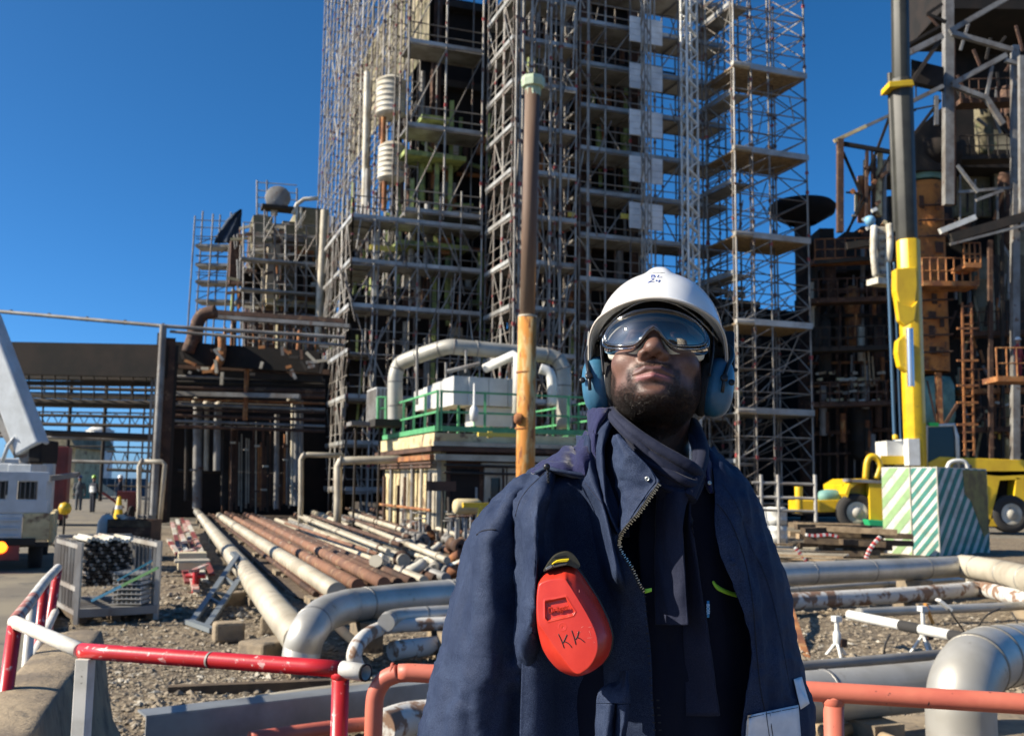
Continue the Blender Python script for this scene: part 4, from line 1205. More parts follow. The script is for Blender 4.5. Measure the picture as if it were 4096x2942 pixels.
# rusty service platforms
def platform(label, px0, px1, py, Y, hgt, m, posts):
    t = thing('service_platform', label, 'platform', at((px0 + px1) / 2, py, Y))
    p0, p1 = at(px0, py, Y), at(px1, py, Y)
    gbox('platform_deck', (p0 + p1) / 2, ((p1 - p0).length, 1.4, .22), m, t, grid=False)
    for i in range(posts + 1):
        q = p0 + (p1 - p0) * (i / posts) + Vector((0, -.65, 0))
        tube('rail_post', q, q + Vector((0, 0, hgt)), .04, m, t, 6)
    for k in (.5, 1.0):
        tube('guard_rail', p0 + Vector((0, -.65, hgt * k)), p1 + Vector((0, -.65, hgt * k)), .035, m, t, 6)
    return t
platform('rust-orange platform round the middle of the orange column', 917, 972, 286, 44.4, 1.15, M_RUST, 7)
t = platform('rusty platform with a box railing at the right edge where a worker stands', 990, 1030, 380, 42, 1.3, M_RUST, 4)
platform('small rusty landing right of the orange column', 958, 974, 268, 43.6, 1.0, M_RUST, 3)
t = thing('access_ladder', 'rusty caged ladder right of the teal tank', 'ladder', at(968, 455, 44))
for px in (963, 972): fb('stile', (px + 2, 455), (px - 1, 302), 1.8, 44, M_RUST, par=t)
for i in range(17): fb('rung', (962.5 + i * .05, 450 - i * 9), (972.5 + i * .05, 449.5 - i * 9), 1.4, 44, M_RUST, par=t)
for y in (328, 360, 385, 402, 424): fb('ladder_cage', (957, y), (978, y), 2.2, 43.8, M_RUST, par=t)
# brown column and dish at the left of the structure
t = thing('dark_dish', 'black saucer-shaped platform on a brown column beyond the scaffold edge', 'vessel', Vector((at(808, 480, 50).x, 50, 0)))
x_ = at(808, 480, 50).x
mb = MB(); mb.lathe((x_, 50, 0), (0, 0, 1), [(PX(8, 50), 0), (PX(8, 50), zz(222, 50, 808)), (0, zz(222, 50, 808))], 20); mb.build('column_shell', M_BROWN, t)
mb = MB(); mb.lathe((x_, 50, 0), (0, 0, 1), [(PX(14, 50), zz(224, 50, 808)), (PX(32, 50), zz(214, 50, 808)), (PX(34, 50), zz(207, 50, 808)), (PX(30, 50), zz(203, 50, 808)), (0, zz(202, 50, 808))], 30); mb.build('dish', M_BLACKS, t)
# cream machinery hanging beside the boom
t = thing('cream_pump', 'pale bolted machine block hanging left of the crane boom', 'machine', at(882, 285, 41))
mb = MB(); mb.box(at(882, 252, 41), (.55, .5, 2.1), a=0); mb.build('body', M_VESSEL, t, bevel=.06)
for dx, y0, y1 in ((-8.5, 226, 276), (8, 224, 262)):
    mb = MB(); mb.path([at(*q) for q in spline([(882 + dx * .9, y0, 40.7), (882 + dx, (y0 + y1) / 2, 40.6), (882 + dx * .7, y1, 40.7)], 5)], .15, 8); mb.build('casting_arm', M_VESSEL, t)
for i in range(6): gbox('bolt_plate', at(881 + (i % 2) * 3, 232 + i * 8, 40.7), (.3, .06, .12), M_GREYS, t)
gbox('base_plate', at(882, 282, 41), (1.0, .7, .25), M_VESSEL, t)

# ---------------------------------------------------------------- mobile crane
CY = 38.0
KR = thing('mobile_crane', 'yellow mobile crane with its dark telescopic boom raised', 'crane', Vector((at(930, 490, CY).x, CY, 0)))
def kb(name, pts, m, dy, bev=.02, Y=CY):
    """side outline in picture positions, extruded away by dy metres"""
    mb = MB(); mb.prism([at(x, y, Y) for x, y in pts], (0, dy, 0)); return mb.build(name, m, KR, bevel=bev)
def section(name, x0, x1, y0, x2, x3, y1, m, Yc, d):
    mb = MB()
    # boom section as an octagonal tube
    a = [at((x0 + x1) / 2, y0, Yc), at((x2 + x3) / 2, y1, Yc)]
    mb.path(a, [PX((x1 - x0) / 2 * 1.06, Yc), PX((x3 - x2) / 2 * 1.06, Yc)], 8, sx=1.0, sy=1.0, up=(math.cos(PI / 8), math.sin(PI / 8), 0.02))
    return mb.build(name, m, KR, bevel=.03)
section('boom_section', 891, 908, -30, 892.5, 910, 92, M_BOOM, CY + .2, .8)
section('boom_section', 890, 912, 80, 897, 917, 246, M_BOOM, CY + .2, .9)
section('boom_section', 887, 893, 73, 893, 899, 232, M_BOOM, CY + .5, .3)
kb('boom_collar', [(889, 81), (913, 79), (915, 85), (889, 87)], M_YEL2, .9, .03, CY - .3)
section('yellow_boom', 897, 919, 240, 906, 926, 468, M_YEL2, CY, 1.0)
kb('boom_head', [(896, 268), (917, 266), (918, 285), (916, 302), (910, 312), (900, 308), (896, 290)], M_YEL2, .5, .05, CY - .75)
kb('boom_ear', [(896, 299), (902, 303), (912, 306), (918, 300), (915, 320), (906, 326), (899, 320)], M_YEL2, .3, .04, CY - .9)
kb('boom_bracket', [(898, 340), (905, 334), (909, 350), (908, 372), (900, 366), (897, 352)], M_YEL2, .4, .04, CY - .8)
tube('lift_ram', at(911, 386, CY - .9), at(909.5, 328, CY - .9), PX(3.4, CY), mat('chrome_ram', (.55, .56, .58), .25, .8), KR, 14)
for dx, w in ((0, 3.0), (6, 2.4)): tube('blue_hose', at(895 + dx, 448, CY + .9), at(888 + dx, 262, CY + .9), PX(w / 2 * 1.25, CY), M_BLUEH, KR, 8)
gbox('counterweight', at(893, 452, CY + .6), (.9, 1.2, .85), M_WHITE, KR, grid=False); gbox('counterweight_band', at(893, 459.5, CY - .02), (.91, .05, .32), M_YEL2, KR, grid=False)
gbox('engine_cover', at(907, 452, CY + .2), (.42, 1.4, 1.0), M_WHITE, KR, grid=False)
mb = MB(); mb.lathe(at(895, 436, CY), (0, 0, 1), [(.1, -.1), (.1, .05), (0, .1)], 12); mb.build('beacon', M_YEL2, KR)
# slewing platform and deck
kb('slewing_deck', [(928, 462), (940, 456), (1040, 460), (1044, 474), (1000, 476), (930, 470)], M_YEL2, 2.0)
kb('slewing_ring', [(905, 466), (960, 468), (960, 474), (905, 474)], M_DARKS, 1.6, 0, CY + .2)
# cab
cabm = [(925, 426), (954, 424), (957, 434), (958, 466), (926, 468)]
kb('cab', [(x * 1 if x < 940 else x, y) for x, y in cabm], M_GLASSD, 1.1, .03, CY + .05)
mb = MB(); mb.path([at(*q, CY) for q in ((925.5, 468), (926, 425.5), (954, 424), (957, 436), (958, 467))], .075, 6); mb.build('cab_frame', M_WHITE, KR)
gbox('cab_lamp', at(933, 424, CY - .05), (.35, .2, .14), mat('green_lamp', (.03, .55, .08), .3), KR, grid=False)
mb = MB(); mb.path([at(*q, CY - .4) for q in spline([(946, 476), (949, 463), (958, 460), (966, 463), (969, 478)], 5)], .08, 6); mb.build('mirror_hoop', M_WHITE, KR)
for x in (956, 963, 970): 
    mb = MB(); mb.lathe(at(x - 1, 466, CY - .02), (0, -1, 0), [(0, 0), (.09, 0), (.10, .04), (0, .05)], 12); mb.build('work_lamp', M_GREYS, KR)
# carrier
kb('carrier_body', [(842, 484), (852, 478), (884, 480), (884, 515), (862, 514), (852, 505), (844, 503)], M_YEL2, 2.3)
kb('mudguard', [(845, 493), (849, 483), (858, 478), (868, 478), (869, 482), (858, 483), (851, 488), (848, 497)], M_YEL2, .8, .02, CY - .5)
kb('fender_panel', [(869, 480), (884, 481), (884, 521), (870, 519)], M_YEL2, .4, .02, CY - .55)
mb = MB(); mb.path([at(*q, CY - .3) for q in spline([(865.5, 478), (867, 462), (871, 456), (877, 458), (880, 466), (876, 478)], 5)], .12, 8); mb.build('a_frame', M_YEL2, KR)
kb('step_plate', [(848, 478), (884, 480), (884, 483), (848, 481)], M_GREYS, .6, 0, CY - .6)
kb('front_deck', [(800, 500), (843, 499), (843, 511), (800, 512)], M_YEL2, 1.6, .02, CY)
kb('front_bumper', [(802, 509), (846, 509), (846, 513), (802, 514)], M_DARKS, 1.4, 0, CY + .1)
tube('rail_bollard', at(799, 512, CY - .3), at(798.5, 486, CY - .3), .15, M_YEL2, KR, 12)
kb('rear_frame', [(986, 470), (1044, 470), (1044, 478), (1000, 480), (990, 524), (983, 524)], M_YEL2, .5)
kb('rear_frame', [(984, 518), (1030, 518), (1034, 526), (984, 526)], M_YEL2, 1.2, .02, CY)
kb('rear_frame', [(1016, 476), (1028, 480), (1022, 524), (1012, 524)], M_YEL2, .6, .02, CY)
kb('underbody', [(985, 476), (1030, 478), (1030, 522), (985, 522)], M_BLACKS, 1.0, 0, CY + .6)
kb('undercarriage', [(850, 500), (1030, 500), (1030, 514), (850, 514)], M_BLACKS, .6, 0, CY + 1.2)
for px, Yw in ((857.5, CY - .45), (903, CY - .1), (1012, CY - .1)):
    mb = MB(); c = at(px, 507, Yw); R_ = PX(18.5, CY)
    mb.lathe((c.x, Yw, R_ + .02), (0, 1, 0), [(0, .1), (R_ * .45, .1), (R_ * .62, .0), (R_ * .95, .02), (R_, .08), (R_, .42), (R_ * .95, .46), (0, .46)], 28)
    wh = mb.build('wheel', M_TYRE, KR)
    mb = MB(); mb.lathe((c.x, Yw + .05, R_ + .02), (0, -1, 0), [(R_ * .60, 0), (R_ * .56, .02), (R_ * .42, -.02), (R_ * .3, -.03), (R_ * .22, .05), (0, .06)], 24); mb.build('rim', M_VESSEL, wh)
kb('outrigger', [(868, 519), (884, 520), (886, 526), (870, 525)], mat('green_pad', (.02, .35, .13), .5), .6, .02, CY - 1.0)
# low things in front of the crane
t = thing('drum_stack', 'two white plastic drums stacked on the ground beside the timber', 'drum', ground(776, 543, 0))
p = ground(777, 543, 0)
for k in range(2):
    mb = MB(); r0 = .29; mb.lathe((p.x, p.y, .02 + k * .52), (0, 0, 1), [(0, 0), (r0, 0), (r0, .12), (r0 * 1.05, .14), (r0, .17), (r0, .34), (r0 * 1.05, .36), (r0, .39), (r0 * .98, .49), (r0 * .8, .51), (0, .51)], 20); mb.build('drum', M_WHITE, t)
p2 = ground(769, 540, 0)
mb = MB(); mb.lathe((p2.x, p2.y + .5, .02), (0, 0, 1), [(0, 0), (.3, 0), (.3, .9), (.2, .98), (0, .98)], 18); t2 = thing('plastic_drum', 'pale drum half hidden by the coat sleeve', 'drum', (p2.x, p2.y + .5, 0)); mb.build('shell', M_WHITE, t2)
t = thing('site_barrier', 'galvanised tube barrier frame standing in front of the tall scaffold', 'barrier', ground(785, 533, 0))
Yb = 28.0
for px in (761, 778, 815): p = at(px, 480, Yb); tube('post', (p.x, p.y, 0), (p.x, p.y, at(px, 474, Yb).z), .05, M_GALV2, t)
for y in (483, 497, 510): tube('rail', at(752, y - 1, Yb), at(817, y + 1, Yb), .04, M_GALV2, t)
t = thing('tarpaulin_bundle', 'teal bundle lying on the yellow crane deck', 'bundle', at(825, 498, CY))
mb = MB(); mb.lathe(at(818, 496, CY + .4), (1, 0, .03), [(0, 0), (.2, .05), (.27, .3), (.25, .7), (.1, .95), (0, 1)], 12); mb.build('cover', M_TEAL, t)
# striped concrete block
SB = thing('striped_block', 'concrete block painted with green and white diagonal stripes in front of the crane', 'concrete block', ground(940, 556, 0))
Yc_ = ground(940, 556, 0).y
def corner(px, py): return ground(px, py, 0)
Cn = ground(940, 556.5, 0); La = ground(884, 553.5, 0); Ra = ground(990, 553, 0)
Hh = at(940, 466.5, Cn.y).z
M_CAPC = mat('block_concrete', (.45, .44, .38), .9, 0, (.3, .28, .2), 3)
M_STW = mat('stripe_white', (.66, .65, .58), .8, 0, (.5, .48, .40), 4); M_STL = mat('stripe_light_green', (.30, .46, .20), .8, 0, (.26, .38, .18), 5)
M_STG = mat('stripe_teal_green', (.05, .24, .19), .8, 0, (.06, .18, .14), 4); M_OCH = mat('ochre_rust_patch', (.30, .24, .08), .9, 0, (.2, .14, .06), 3)
back = La + (Ra - Cn)
mb = MB(); mb.prism([Cn, Ra, back, La], (0, 0, Hh)); mb.build('body', M_STW, SB)
def stripes(A, B, m, n, w, phase, off):
    """diagonal bands on the face A->B rising to the right"""
    L = (B - A).length; ux = (B - A).normalized(); nrm = Vector((ux.y, -ux.x, 0)); nrm = nrm if nrm.y < 0 else -nrm
    for k in range(-n, n):
        c0 = k * w * 2 + phase
        def clip(poly):
            # clip polygon in (s, z) against the face rectangle
            for ax, lim, sg in ((0, 0, 1), (0, L, -1), (1, 0.02, 1), (1, Hh - .02, -1)):
                out = []
                for i in range(len(poly)):
                    p, q = poly[i], poly[(i + 1) % len(poly)]
                    ip, iq = (p[ax] - lim) * sg >= 0, (q[ax] - lim) * sg >= 0
                    if ip: out.append(p)
                    if ip != iq:
                        t_ = (lim - p[ax]) / (q[ax] - p[ax]); out.append((p[0] + (q[0] - p[0]) * t_, p[1] + (q[1] - p[1]) * t_))
                poly = out
                if not poly: return poly
            return poly
        s_ = 1.25
        poly = clip([(-3, c0 - 3 * s_), (L + 3, c0 + (L + 3) * s_), (L + 3, c0 + w + (L + 3) * s_), (-3, c0 + w - 3 * s_)])
        if len(poly) > 2:
            mb = MB(); mb.prism([A + ux * a + Vector((0, 0, z)) + nrm * off for a, z in poly], nrm * .004); mb.build('stripe', m, SB)
mid = La + (Cn - La) * .52
stripes(La, mid, M_STL, 12, .26, .05, .003)
stripes(mid, Cn, M_STG, 12, .15, .1, .003)
stripes(Cn, Ra, M_STG, 12, .25, .12, .003)
ux = (Ra - Cn).normalized(); nr = Vector((ux.y, -ux.x, 0)); nr = nr if nr.y < 0 else -nr
mb = MB(); Lr = (Ra - Cn).length
mb.prism([Cn + ux * (Lr * a) + Vector((0, 0, Hh * z)) + nr * .012 for a, z in ((.50, .98), (.98, .98), (.99, .25), (.88, .2), (.74, .45), (.64, .62), (.52, .7))], nr * .004)
mb.build('ochre_patch', M_OCH, SB)
for P_ in (Cn, mid): tube('edge_strip', P_ + Vector((0, 0, 0)), P_ + Vector((0, 0, Hh + .01)), .022, M_CAPC, SB, 6)
# timber stacks and barrier tape
t = thing('timber_pile', 'pile of dark weathered sleepers left of the striped block', 'timber', ground(850, 556, 0))
for i in range(26):
    px = rr.uniform(822, 878); p = ground(px, rr.uniform(548, 558), 0); p.z = .08 + .14 * (i % 5)
    a = rr.uniform(-.3, .3); d = Vector((math.cos(a), math.sin(a), rr.uniform(-.04, .04)))
    beam('sleeper', p - d * .9, p + d * .9, .2, .13, M_WOODD if rr.random() < .8 else M_WOOD, t)
t = thing('plank_pile', 'sunlit pale planks lying between the coat sleeve and the dark sleepers', 'timber', ground(796, 556, 0))
for i in range(14):
    p = ground(rr.uniform(780, 815), rr.uniform(550, 562), 0); p.z = .04 + .05 * (i % 4)
    a = rr.uniform(-.5, .1); d = Vector((math.cos(a), math.sin(a), 0))
    beam('plank', p - d * .8, p + d * .8, .18, .04, M_WOOD if rr.random() < .5 else M_CREAMP, t)
M_TAPER = mat('tape_red', (.5, .03, .03), .5)
for lab, pts in (('red and white tape draped over the dark sleepers', [(806, 534), (816, 535), (828, 534), (838, 536)]), ('red and white tape curling at the corner of the striped block', [(880, 536), (873, 544), (868, 552), (866, 558)]),
                 ('red and white tape trailing over the pale planks', [(795, 547), (800, 553), (806, 560)])):
    q = spline([tuple(at(x, y, 22.3)) for x, y in pts], 4)
    t = thing('barrier_tape', lab, 'barrier tape', q[0], 'barrier tape')
    for i in range(len(q) - 1):
        beam('tape_piece', q[i], q[i + 1] , .09, .06, M_TAPER if i % 2 else M_WHITE, t)

# ---------------------------------------------------------------- behind the camera: what the goggles mirror
t = thing('storage_tank', 'large white storage tank with a roof rail, mirrored in the goggles', 'tank', (34, -42, 0))
mb = MB(); mb.lathe((34, -42, 0), (0, 0, 1), [(9, 0), (9, 10.5), (8.9, 10.6), (0, 11.8)], 40); mb.build('shell', M_WHITE, t)
mb = MB(); mb.path([(34 + 9 * math.cos(a), -42 + 9 * math.sin(a), 11.6) for a in np.linspace(0, 2 * PI, 41)[:-1]], .07, 5, closed=True); mb.build('roof_rail', M_GREYS, t)
for i in range(16): tube('rail_post', (34 + 9 * math.cos(i * PI / 8), -42 + 9 * math.sin(i * PI / 8), 10.5), (34 + 9 * math.cos(i * PI / 8), -42 + 9 * math.sin(i * PI / 8), 11.6), .06, M_GREYS, t, 6)
for i in range(12): tube('stair_rail', (34 + 9.3 * math.cos(2 + i * .12), -42 + 9.3 * math.sin(2 + i * .12), i * .9), (34 + 9.3 * math.cos(2.12 + i * .12), -42 + 9.3 * math.sin(2.12 + i * .12), .9 + i * .9), .12, M_GREYS, t, 6)
t = thing('flare_stack', 'thin flare stack far behind the camera, mirrored in the goggles', 'chimney', (4, -75, 0))
tube('stack', (4, -75, 0), (4, -75, 26), .5, M_GREYS, t, 12); tube('tip', (4, -75, 26), (4, -75, 28), .7, M_DARKS, t, 12)
t = thing('works_sheds', 'row of low sheds behind the camera, mirrored in the goggles', 'building', (-10, -70, 0))
for i in range(9): gbox('shed', (-60 + i * 14, -70 - (i % 3) * 6, 2 + (i * 7 % 4)), (12, 9, 4 + 2 * (i * 7 % 4)), rr.choice((M_CREAMW, M_GREYS, M_BROWN, M_CONCD)), t, grid=False)
# ================================================================ yellow equipment building with green railing
rb = random.Random(33)
A0, B0 = 7.4, 26.0
HZ = 3.0
YB = thing('equipment_building', 'low yellow brick equipment building with plant on its roof', 'building', G(A0, B0))
A1, B1 = 12.2, 32.2
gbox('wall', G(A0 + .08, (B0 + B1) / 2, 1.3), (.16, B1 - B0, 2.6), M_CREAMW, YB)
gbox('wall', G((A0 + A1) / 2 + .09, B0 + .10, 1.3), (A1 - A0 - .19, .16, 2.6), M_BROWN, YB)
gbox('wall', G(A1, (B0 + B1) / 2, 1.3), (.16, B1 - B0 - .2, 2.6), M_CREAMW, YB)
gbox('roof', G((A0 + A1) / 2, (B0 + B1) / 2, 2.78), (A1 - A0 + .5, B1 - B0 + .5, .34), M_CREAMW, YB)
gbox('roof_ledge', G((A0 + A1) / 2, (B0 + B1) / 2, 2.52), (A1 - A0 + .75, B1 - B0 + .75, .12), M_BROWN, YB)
gbox('cornice', G(A0 - .32, (B0 + B1) / 2, 2.30), (.12, B1 - B0 + .6, .14), M_RUST, YB)
gbox('cornice', G((A0 + A1) / 2, B0 - .32, 2.66), (A1 - A0 + .6, .08, .12), M_CREAMP, YB)
gbox('cornice', G((A0 + A1) / 2, B0 - .30, 2.30), (A1 - A0 + .5, .1, .16), M_CREAMP, YB)
# brickwork courses as pilasters and panels on the sunlit side
for i in range(6):
    b = B0 + .4 + i * 1.05
    gbox('pilaster', G(A0 - .05, b, 1.25), (.12, .92, 2.3), M_CREAMW if i % 3 else M_CREAMP, YB)
for i in range(7):
    b = B0 + .1 + i * .9
    tube('wall_pipe', G(A0 - .25, b, 0), G(A0 - .25, b + rb.uniform(-.1, .1), rb.uniform(1.2, 2.3)), rb.uniform(.03, .07), rb.choice((M_BROWN, M_CREAMP, M_GREYS, M_DARKS)), YB)
for i in range(12):
    a = A0 + .2 + i * .38
    tube('wall_pipe', G(a, B0 - rb.uniform(.1, .4), 0), G(a, B0 - .2, rb.uniform(.8, 2.2)), rb.uniform(.02, .06), rb.choice((M_BROWN, M_DARKS, M_GREYS, M_RUST)), YB)
for z in (2.05, 2.15, .9): tube('wall_pipe', G(A0 - .3, B0 - .2, z), G(A0 - .3, B1, z + .02), .04, rb.choice((M_RUST, M_BROWN)), YB)
for z in (2.1, 1.9): tube('wall_pipe', G(A0, B0 - .35, z), G(A1, B0 - .35, z - .05), .035, M_DARKS, YB)
# doors
for k in range(3):
    a = A0 + 1.55 + k * .66
    mb = MB(); mb.box(G(a, B0 - .02, 1.05), (.62, .07, 2.0)); d = mb.build('door', M_VESSEL, YB, bevel=.01)
    gbox('door_glass', G(a, B0 - .065, 1.15), (.26, .02, 1.25), M_GLASSD, d)
gbox('door_frame', G(A0 + 2.2, B0 - .03, 2.12), (2.1, .09, .12), M_VESSEL, YB)
gbox('dark_opening', G(A0 + .7, B0 - .0, 1.0), (.8, .06, 2.0), M_BLACKS, YB)
t = thing('brown_sign', 'blank brown sign board on a post before the yellow building corner', 'sign', G(A0 + .1, B0 - .9))
p = at(441, 485.5, 25.0); gbox('board', p, (.75, .05, .24), M_BROWN, t, rot=-.15); tube('post', (p.x + .05, p.y + .05, 0), (p.x + .05, p.y + .05, p.z), .03, M_DARKS, t)
# green railing
GR = thing('green_railing', 'bright green steel railing round the equipment building roof', 'railing', G(A0, B0, HZ))
def rail(P, Q, n, z0, z1, mids=(.5,)):
    for i in range(n + 1):
        p = P.lerp(Q, i / n); beam('post', p + Vector((0, 0, z0)), p + Vector((0, 0, z1)), .07, .07, M_GREEN, GR)
    for h in (1.0,) + mids:
        beam('rail', P + Vector((0, 0, z0 + (z1 - z0) * h - .03)), Q + Vector((0, 0, z0 + (z1 - z0) * h - .03)), .055, .055, M_GREEN, GR)
    beam('toe_plate', P + Vector((0, 0, z0 + .10)), Q + Vector((0, 0, z0 + .10)), .16, .03, M_GREEN, GR) if False else beam('toe_plate', P + Vector((0, 0, z0 + .07)), Q + Vector((0, 0, z0 + .07)), .14, .14, M_GREEN, GR)
rail(G(A0 - .15, B0 - .15), G(A0 - .15, B1), 5, HZ, HZ + 1.1)
rail(G(A0 - .05, B0 - .15), G(A1 + .1, B0 - .15), 4, HZ, HZ + 1.1)
rail(G(A1 + .15, B0), G(A1 + .15, B1), 3, HZ, HZ + 1.1)
p = at(380, 405, 31); 
for k in (0, 1):
    tube('post', at(378 + 8 * k, 428, 31.5), at(378 + 8 * k, 397, 31.5), .05, M_GREEN, GR)
for y in (397, 408, 422): tube('rail', at(377, y, 31.5), at(388, y, 31.5), .04, M_GREEN, GR)
# plant on the roof
HV = thing('rooftop_air_unit', 'pale grey boxed air handling unit on the equipment building roof', 'air unit', G(A0 + 2, B0 + 2, HZ))
Yh = 28.6
cn = at(454, 404, Yh); zb = cn.z; zt_ = at(454, 375, Yh).z
ca, cb = gof(cn)
for i in range(4):
    L = 1.15
    gbox('side_panel', G(ca + .35, cb + .05 + L * (i + .5), (zb + zt_) / 2), (.7, L - .03, zt_ - zb - .06 * i), M_HVAC, HV)
for i in range(3):
    gbox('front_panel', G(ca + .72 + .6 * i + .02, cb + .32, (zb + zt_) / 2 - .01), (.585, .66, zt_ - zb - .02), M_HVAC, HV)
gbox('lower_box', G(ca + 1.25, cb + .6, zb - .30), (1.15, .9, .56), M_HVAC, HV)
for i in range(4): gbox('leg', G(ca + .2 + i * .5, cb + .2, (zb + HZ) / 2 - .0), (.07, .07, zb - HZ + .1), M_GREEN, HV)
LV = thing('louvred_unit', 'grey louvred cooler at the left end of the roof', 'air unit', at(380, 425, 33))
lc = at(380, 405, 33)
gbox('housing', Vector((lc.x, 33.4, lc.z)), (.7, 1.5, 1.15), M_HVAC, LV)
for i in range(9): gbox('louvre', Vector((lc.x, 33.4, lc.z)) + GU * -.36 + GV * (-.66 + i * .16), (.03, .09, 1.05), M_GREYS, LV)
for i in range(5): gbox('louvre', Vector((lc.x, 33.4, lc.z)) + GV * -.76 + GU * (-.28 + i * .14), (.08, .03, 1.05), M_GREYS, LV)
gbox('unit_stand', at(371, 424, 31.5), (1.4, .8, .12), M_GREYS, LV)
for px in (356, 380): p = at(px, 425, 31.5); tube('stand_leg', (p.x, p.y, 0), p, .04, M_DARKS, LV)
gbox('unit_stand', at(386, 423, 31), (.9, 1.0, .22), M_DARKS, LV)
# big duct
DU = thing('bent_duct', 'large tan duct arching over the roof plant', 'duct', at(395, 420, 31))
pth = [(395, 424, 31), (395, 392, 31), (395.5, 376, 31), (399, 365, 31), (406, 360, 30.8), (428, 352, 30.3), (448, 346.5, 30), (460, 347, 30), (490, 349.5, 30.3), (533, 353.5, 30.8), (551, 356, 31), (560, 362, 31), (564, 374, 31), (564, 395, 31), (564, 428, 31)]
mb = MB(); mb.path([at(*q) for q in spline(pth, 5)], .235, 16); mb.build('duct_run', M_GRDUCT, DU)
mb = MB()
pw = [at(*q) for q in spline(pth, 5)]
for i in range(3, len(pw) - 3, 5):
    d = (pw[i + 1] - pw[i - 1]).normalized(); mb.lathe(pw[i], d, [(.235, -.02), (.25, -.015), (.25, .015), (.235, .02)], 16)
mb.build('duct_joint', M_GREYS, DU)
D2 = thing('white_duct', 'thin white duct elbow under the large tan duct', 'duct', at(517, 415, 29))
mb = MB(); mb.path([at(*q) for q in ((485, 368, 29.5), (514, 354.5, 29), (518, 355, 28.8), (517, 415, 28.8))], .14, 12); mb.build('duct_run', M_WHITE, D2)
D3 = thing('white_downpipe', 'short white downpipe behind the green railing right of the rusty post', 'duct', at(552, 405, 29))
mb = MB(); mb.path([at(*q) for q in spline([(540, 368, 29.6), (549, 372, 29.6), (552, 382, 29.6), (552, 405, 29.6)], 5)], .15, 12); mb.build('duct_run', M_WHITE, D3)
for px, y0, y1 in ((446, 362, 392), (417, 345, 404), (466, 350, 372)):
    tube('hanger_rod', at(px, y1, 29.8), at(px, y0, 29.8), .04, M_GREYS, DU)
tube('hanger_rod', at(447, 371, 29.3), at(480, 363, 29.3), .06, M_GREYS, DU)
t = thing('pressure_bottle', 'small white bottle on the green railing before the air unit', 'bottle', at(474, 412, 26.2))
mb = MB(); mb.lathe(at(474, 412, 26.2), (0, 0, 1), [(0, -.25), (.1, -.2), (.12, 0), (.1, .12), (.03, .2), (.03, .75), (0, .78)], 12); mb.build('shell', M_WHITE, t)
tube('clamp', at(474, 414, 26.2), at(474, 414, 26.4), .05, M_GREYS, t)
t = thing('yellow_beam', 'yellow lifting beam lying along the roof edge', 'beam', at(500, 434.5, 25.7)); gbox('bar', at(503, 434.5, 25.6), (1.35, .10, .10), M_YELT, t); gbox('lug', at(490, 434, 25.55), (.12, .05, .16), M_YELT, t)
t = thing('yellow_stand', 'yellow T-shaped valve stand in front of the equipment building', 'stand', Vector((at(480, 530, 21).x, 21, 0)))
gbox('crossbar', at(480, 504.5, 21), (.75, .10, .10), M_YEL2, t); p = at(480.5, 505, 21); tube('post', (p.x, 21, 0), (p.x, 21, p.z), .06, M_YEL2, t); gbox('foot_plate', (p.x, 21, .1), (.35, .35, .03), M_YEL2, t)
t = thing('cream_tank', 'small cream tank behind the yellow valve stand', 'tank', Vector((at(468, 530, 22).x, 22, 0)))
mb = MB(); c = at(468, 506, 22); mb.lathe(c - GU * .3, GU, [(0, -.03), (.13, -.02), (.17, .04), (.17, .52), (.13, .58), (0, .6)], 16); mb.build('shell', M_CREAMW, t)
for s in (-1, 1): tube('leg', Vector((c.x + .2 * s, 22, 0)), Vector((c.x + .2 * s, 22, c.z)), .035, M_CREAMP, t)

# rusty standing post close behind the worker
RP = thing('rusty_post', 'tall rusted steel post with a pale green cap between duct and scaffold', 'post', Vector((at(526, 560, 16).x, 16, 0)))
pb = at(524, 600, 16); pb.z = 0
pm = at(527.3, 316, 16); pt_ = at(532.5, 90, 16); pe = at(533, 82, 16)
mb = MB(); mb.path([pb, pm], .150, 20); mb.build('lower_tube', mat('flaking_rust', (0.48, 0.19, 0.03), .8, 0, (0.52, 0.38, 0.17), 3.2, stretch=(1.6, 1.6, .5), bump=.3, lo=.50, hi=.62, col3=(.20, .07, .02), scale3=6, lo3=.56, hi3=.64), RP)
mb = MB(); mb.path([pm, pt_], .125, 20); mb.build('upper_tube', mat('brown_streaked_steel', (0.11, 0.062, 0.038), .7, 0, (0.17, 0.115, 0.075), 1.4, stretch=(3, 3, .3), col3=(.42, .20, .06), scale3=2.2, lo3=.60, hi3=.68), RP)
M_MINT = mat('mint_paint', (0.42, 0.50, 0.36), .6, 0, (.30, .38, .22), 4)
mb = MB(); mb.lathe(pe, (0, 0, 1), [(.13, -.24), (.135, -.10), (.19, -.09), (.20, .02), (.19, .08), (0, .10)], 8, smooth=False); mb.build('cap', M_MINT, RP)
mb = MB(); mb.lathe(pm, (0, 0, 1), [(.15, -.02), (.158, -.01), (.150, .015), (.125, .02)], 20); mb.build('collar', M_CREAMP, RP)
for y in (372, 418, 428): 
    c = at(525.5 - (y - 372) * .02, y, 16); mb = MB(); mb.lathe(c, (0, 0, 1), [(.151, -.012), (.156, 0), (.151, .012)], 20); mb.build('weld_ring', M_RUST, RP)
mb = MB(); mb.lathe(at(517.5, 418, 15.9), (-1, -.2, 0), [(.09, -.05), (.09, .02), (.06, .05), (0, .06)], 14); mb.build('boss', M_RUST, RP)
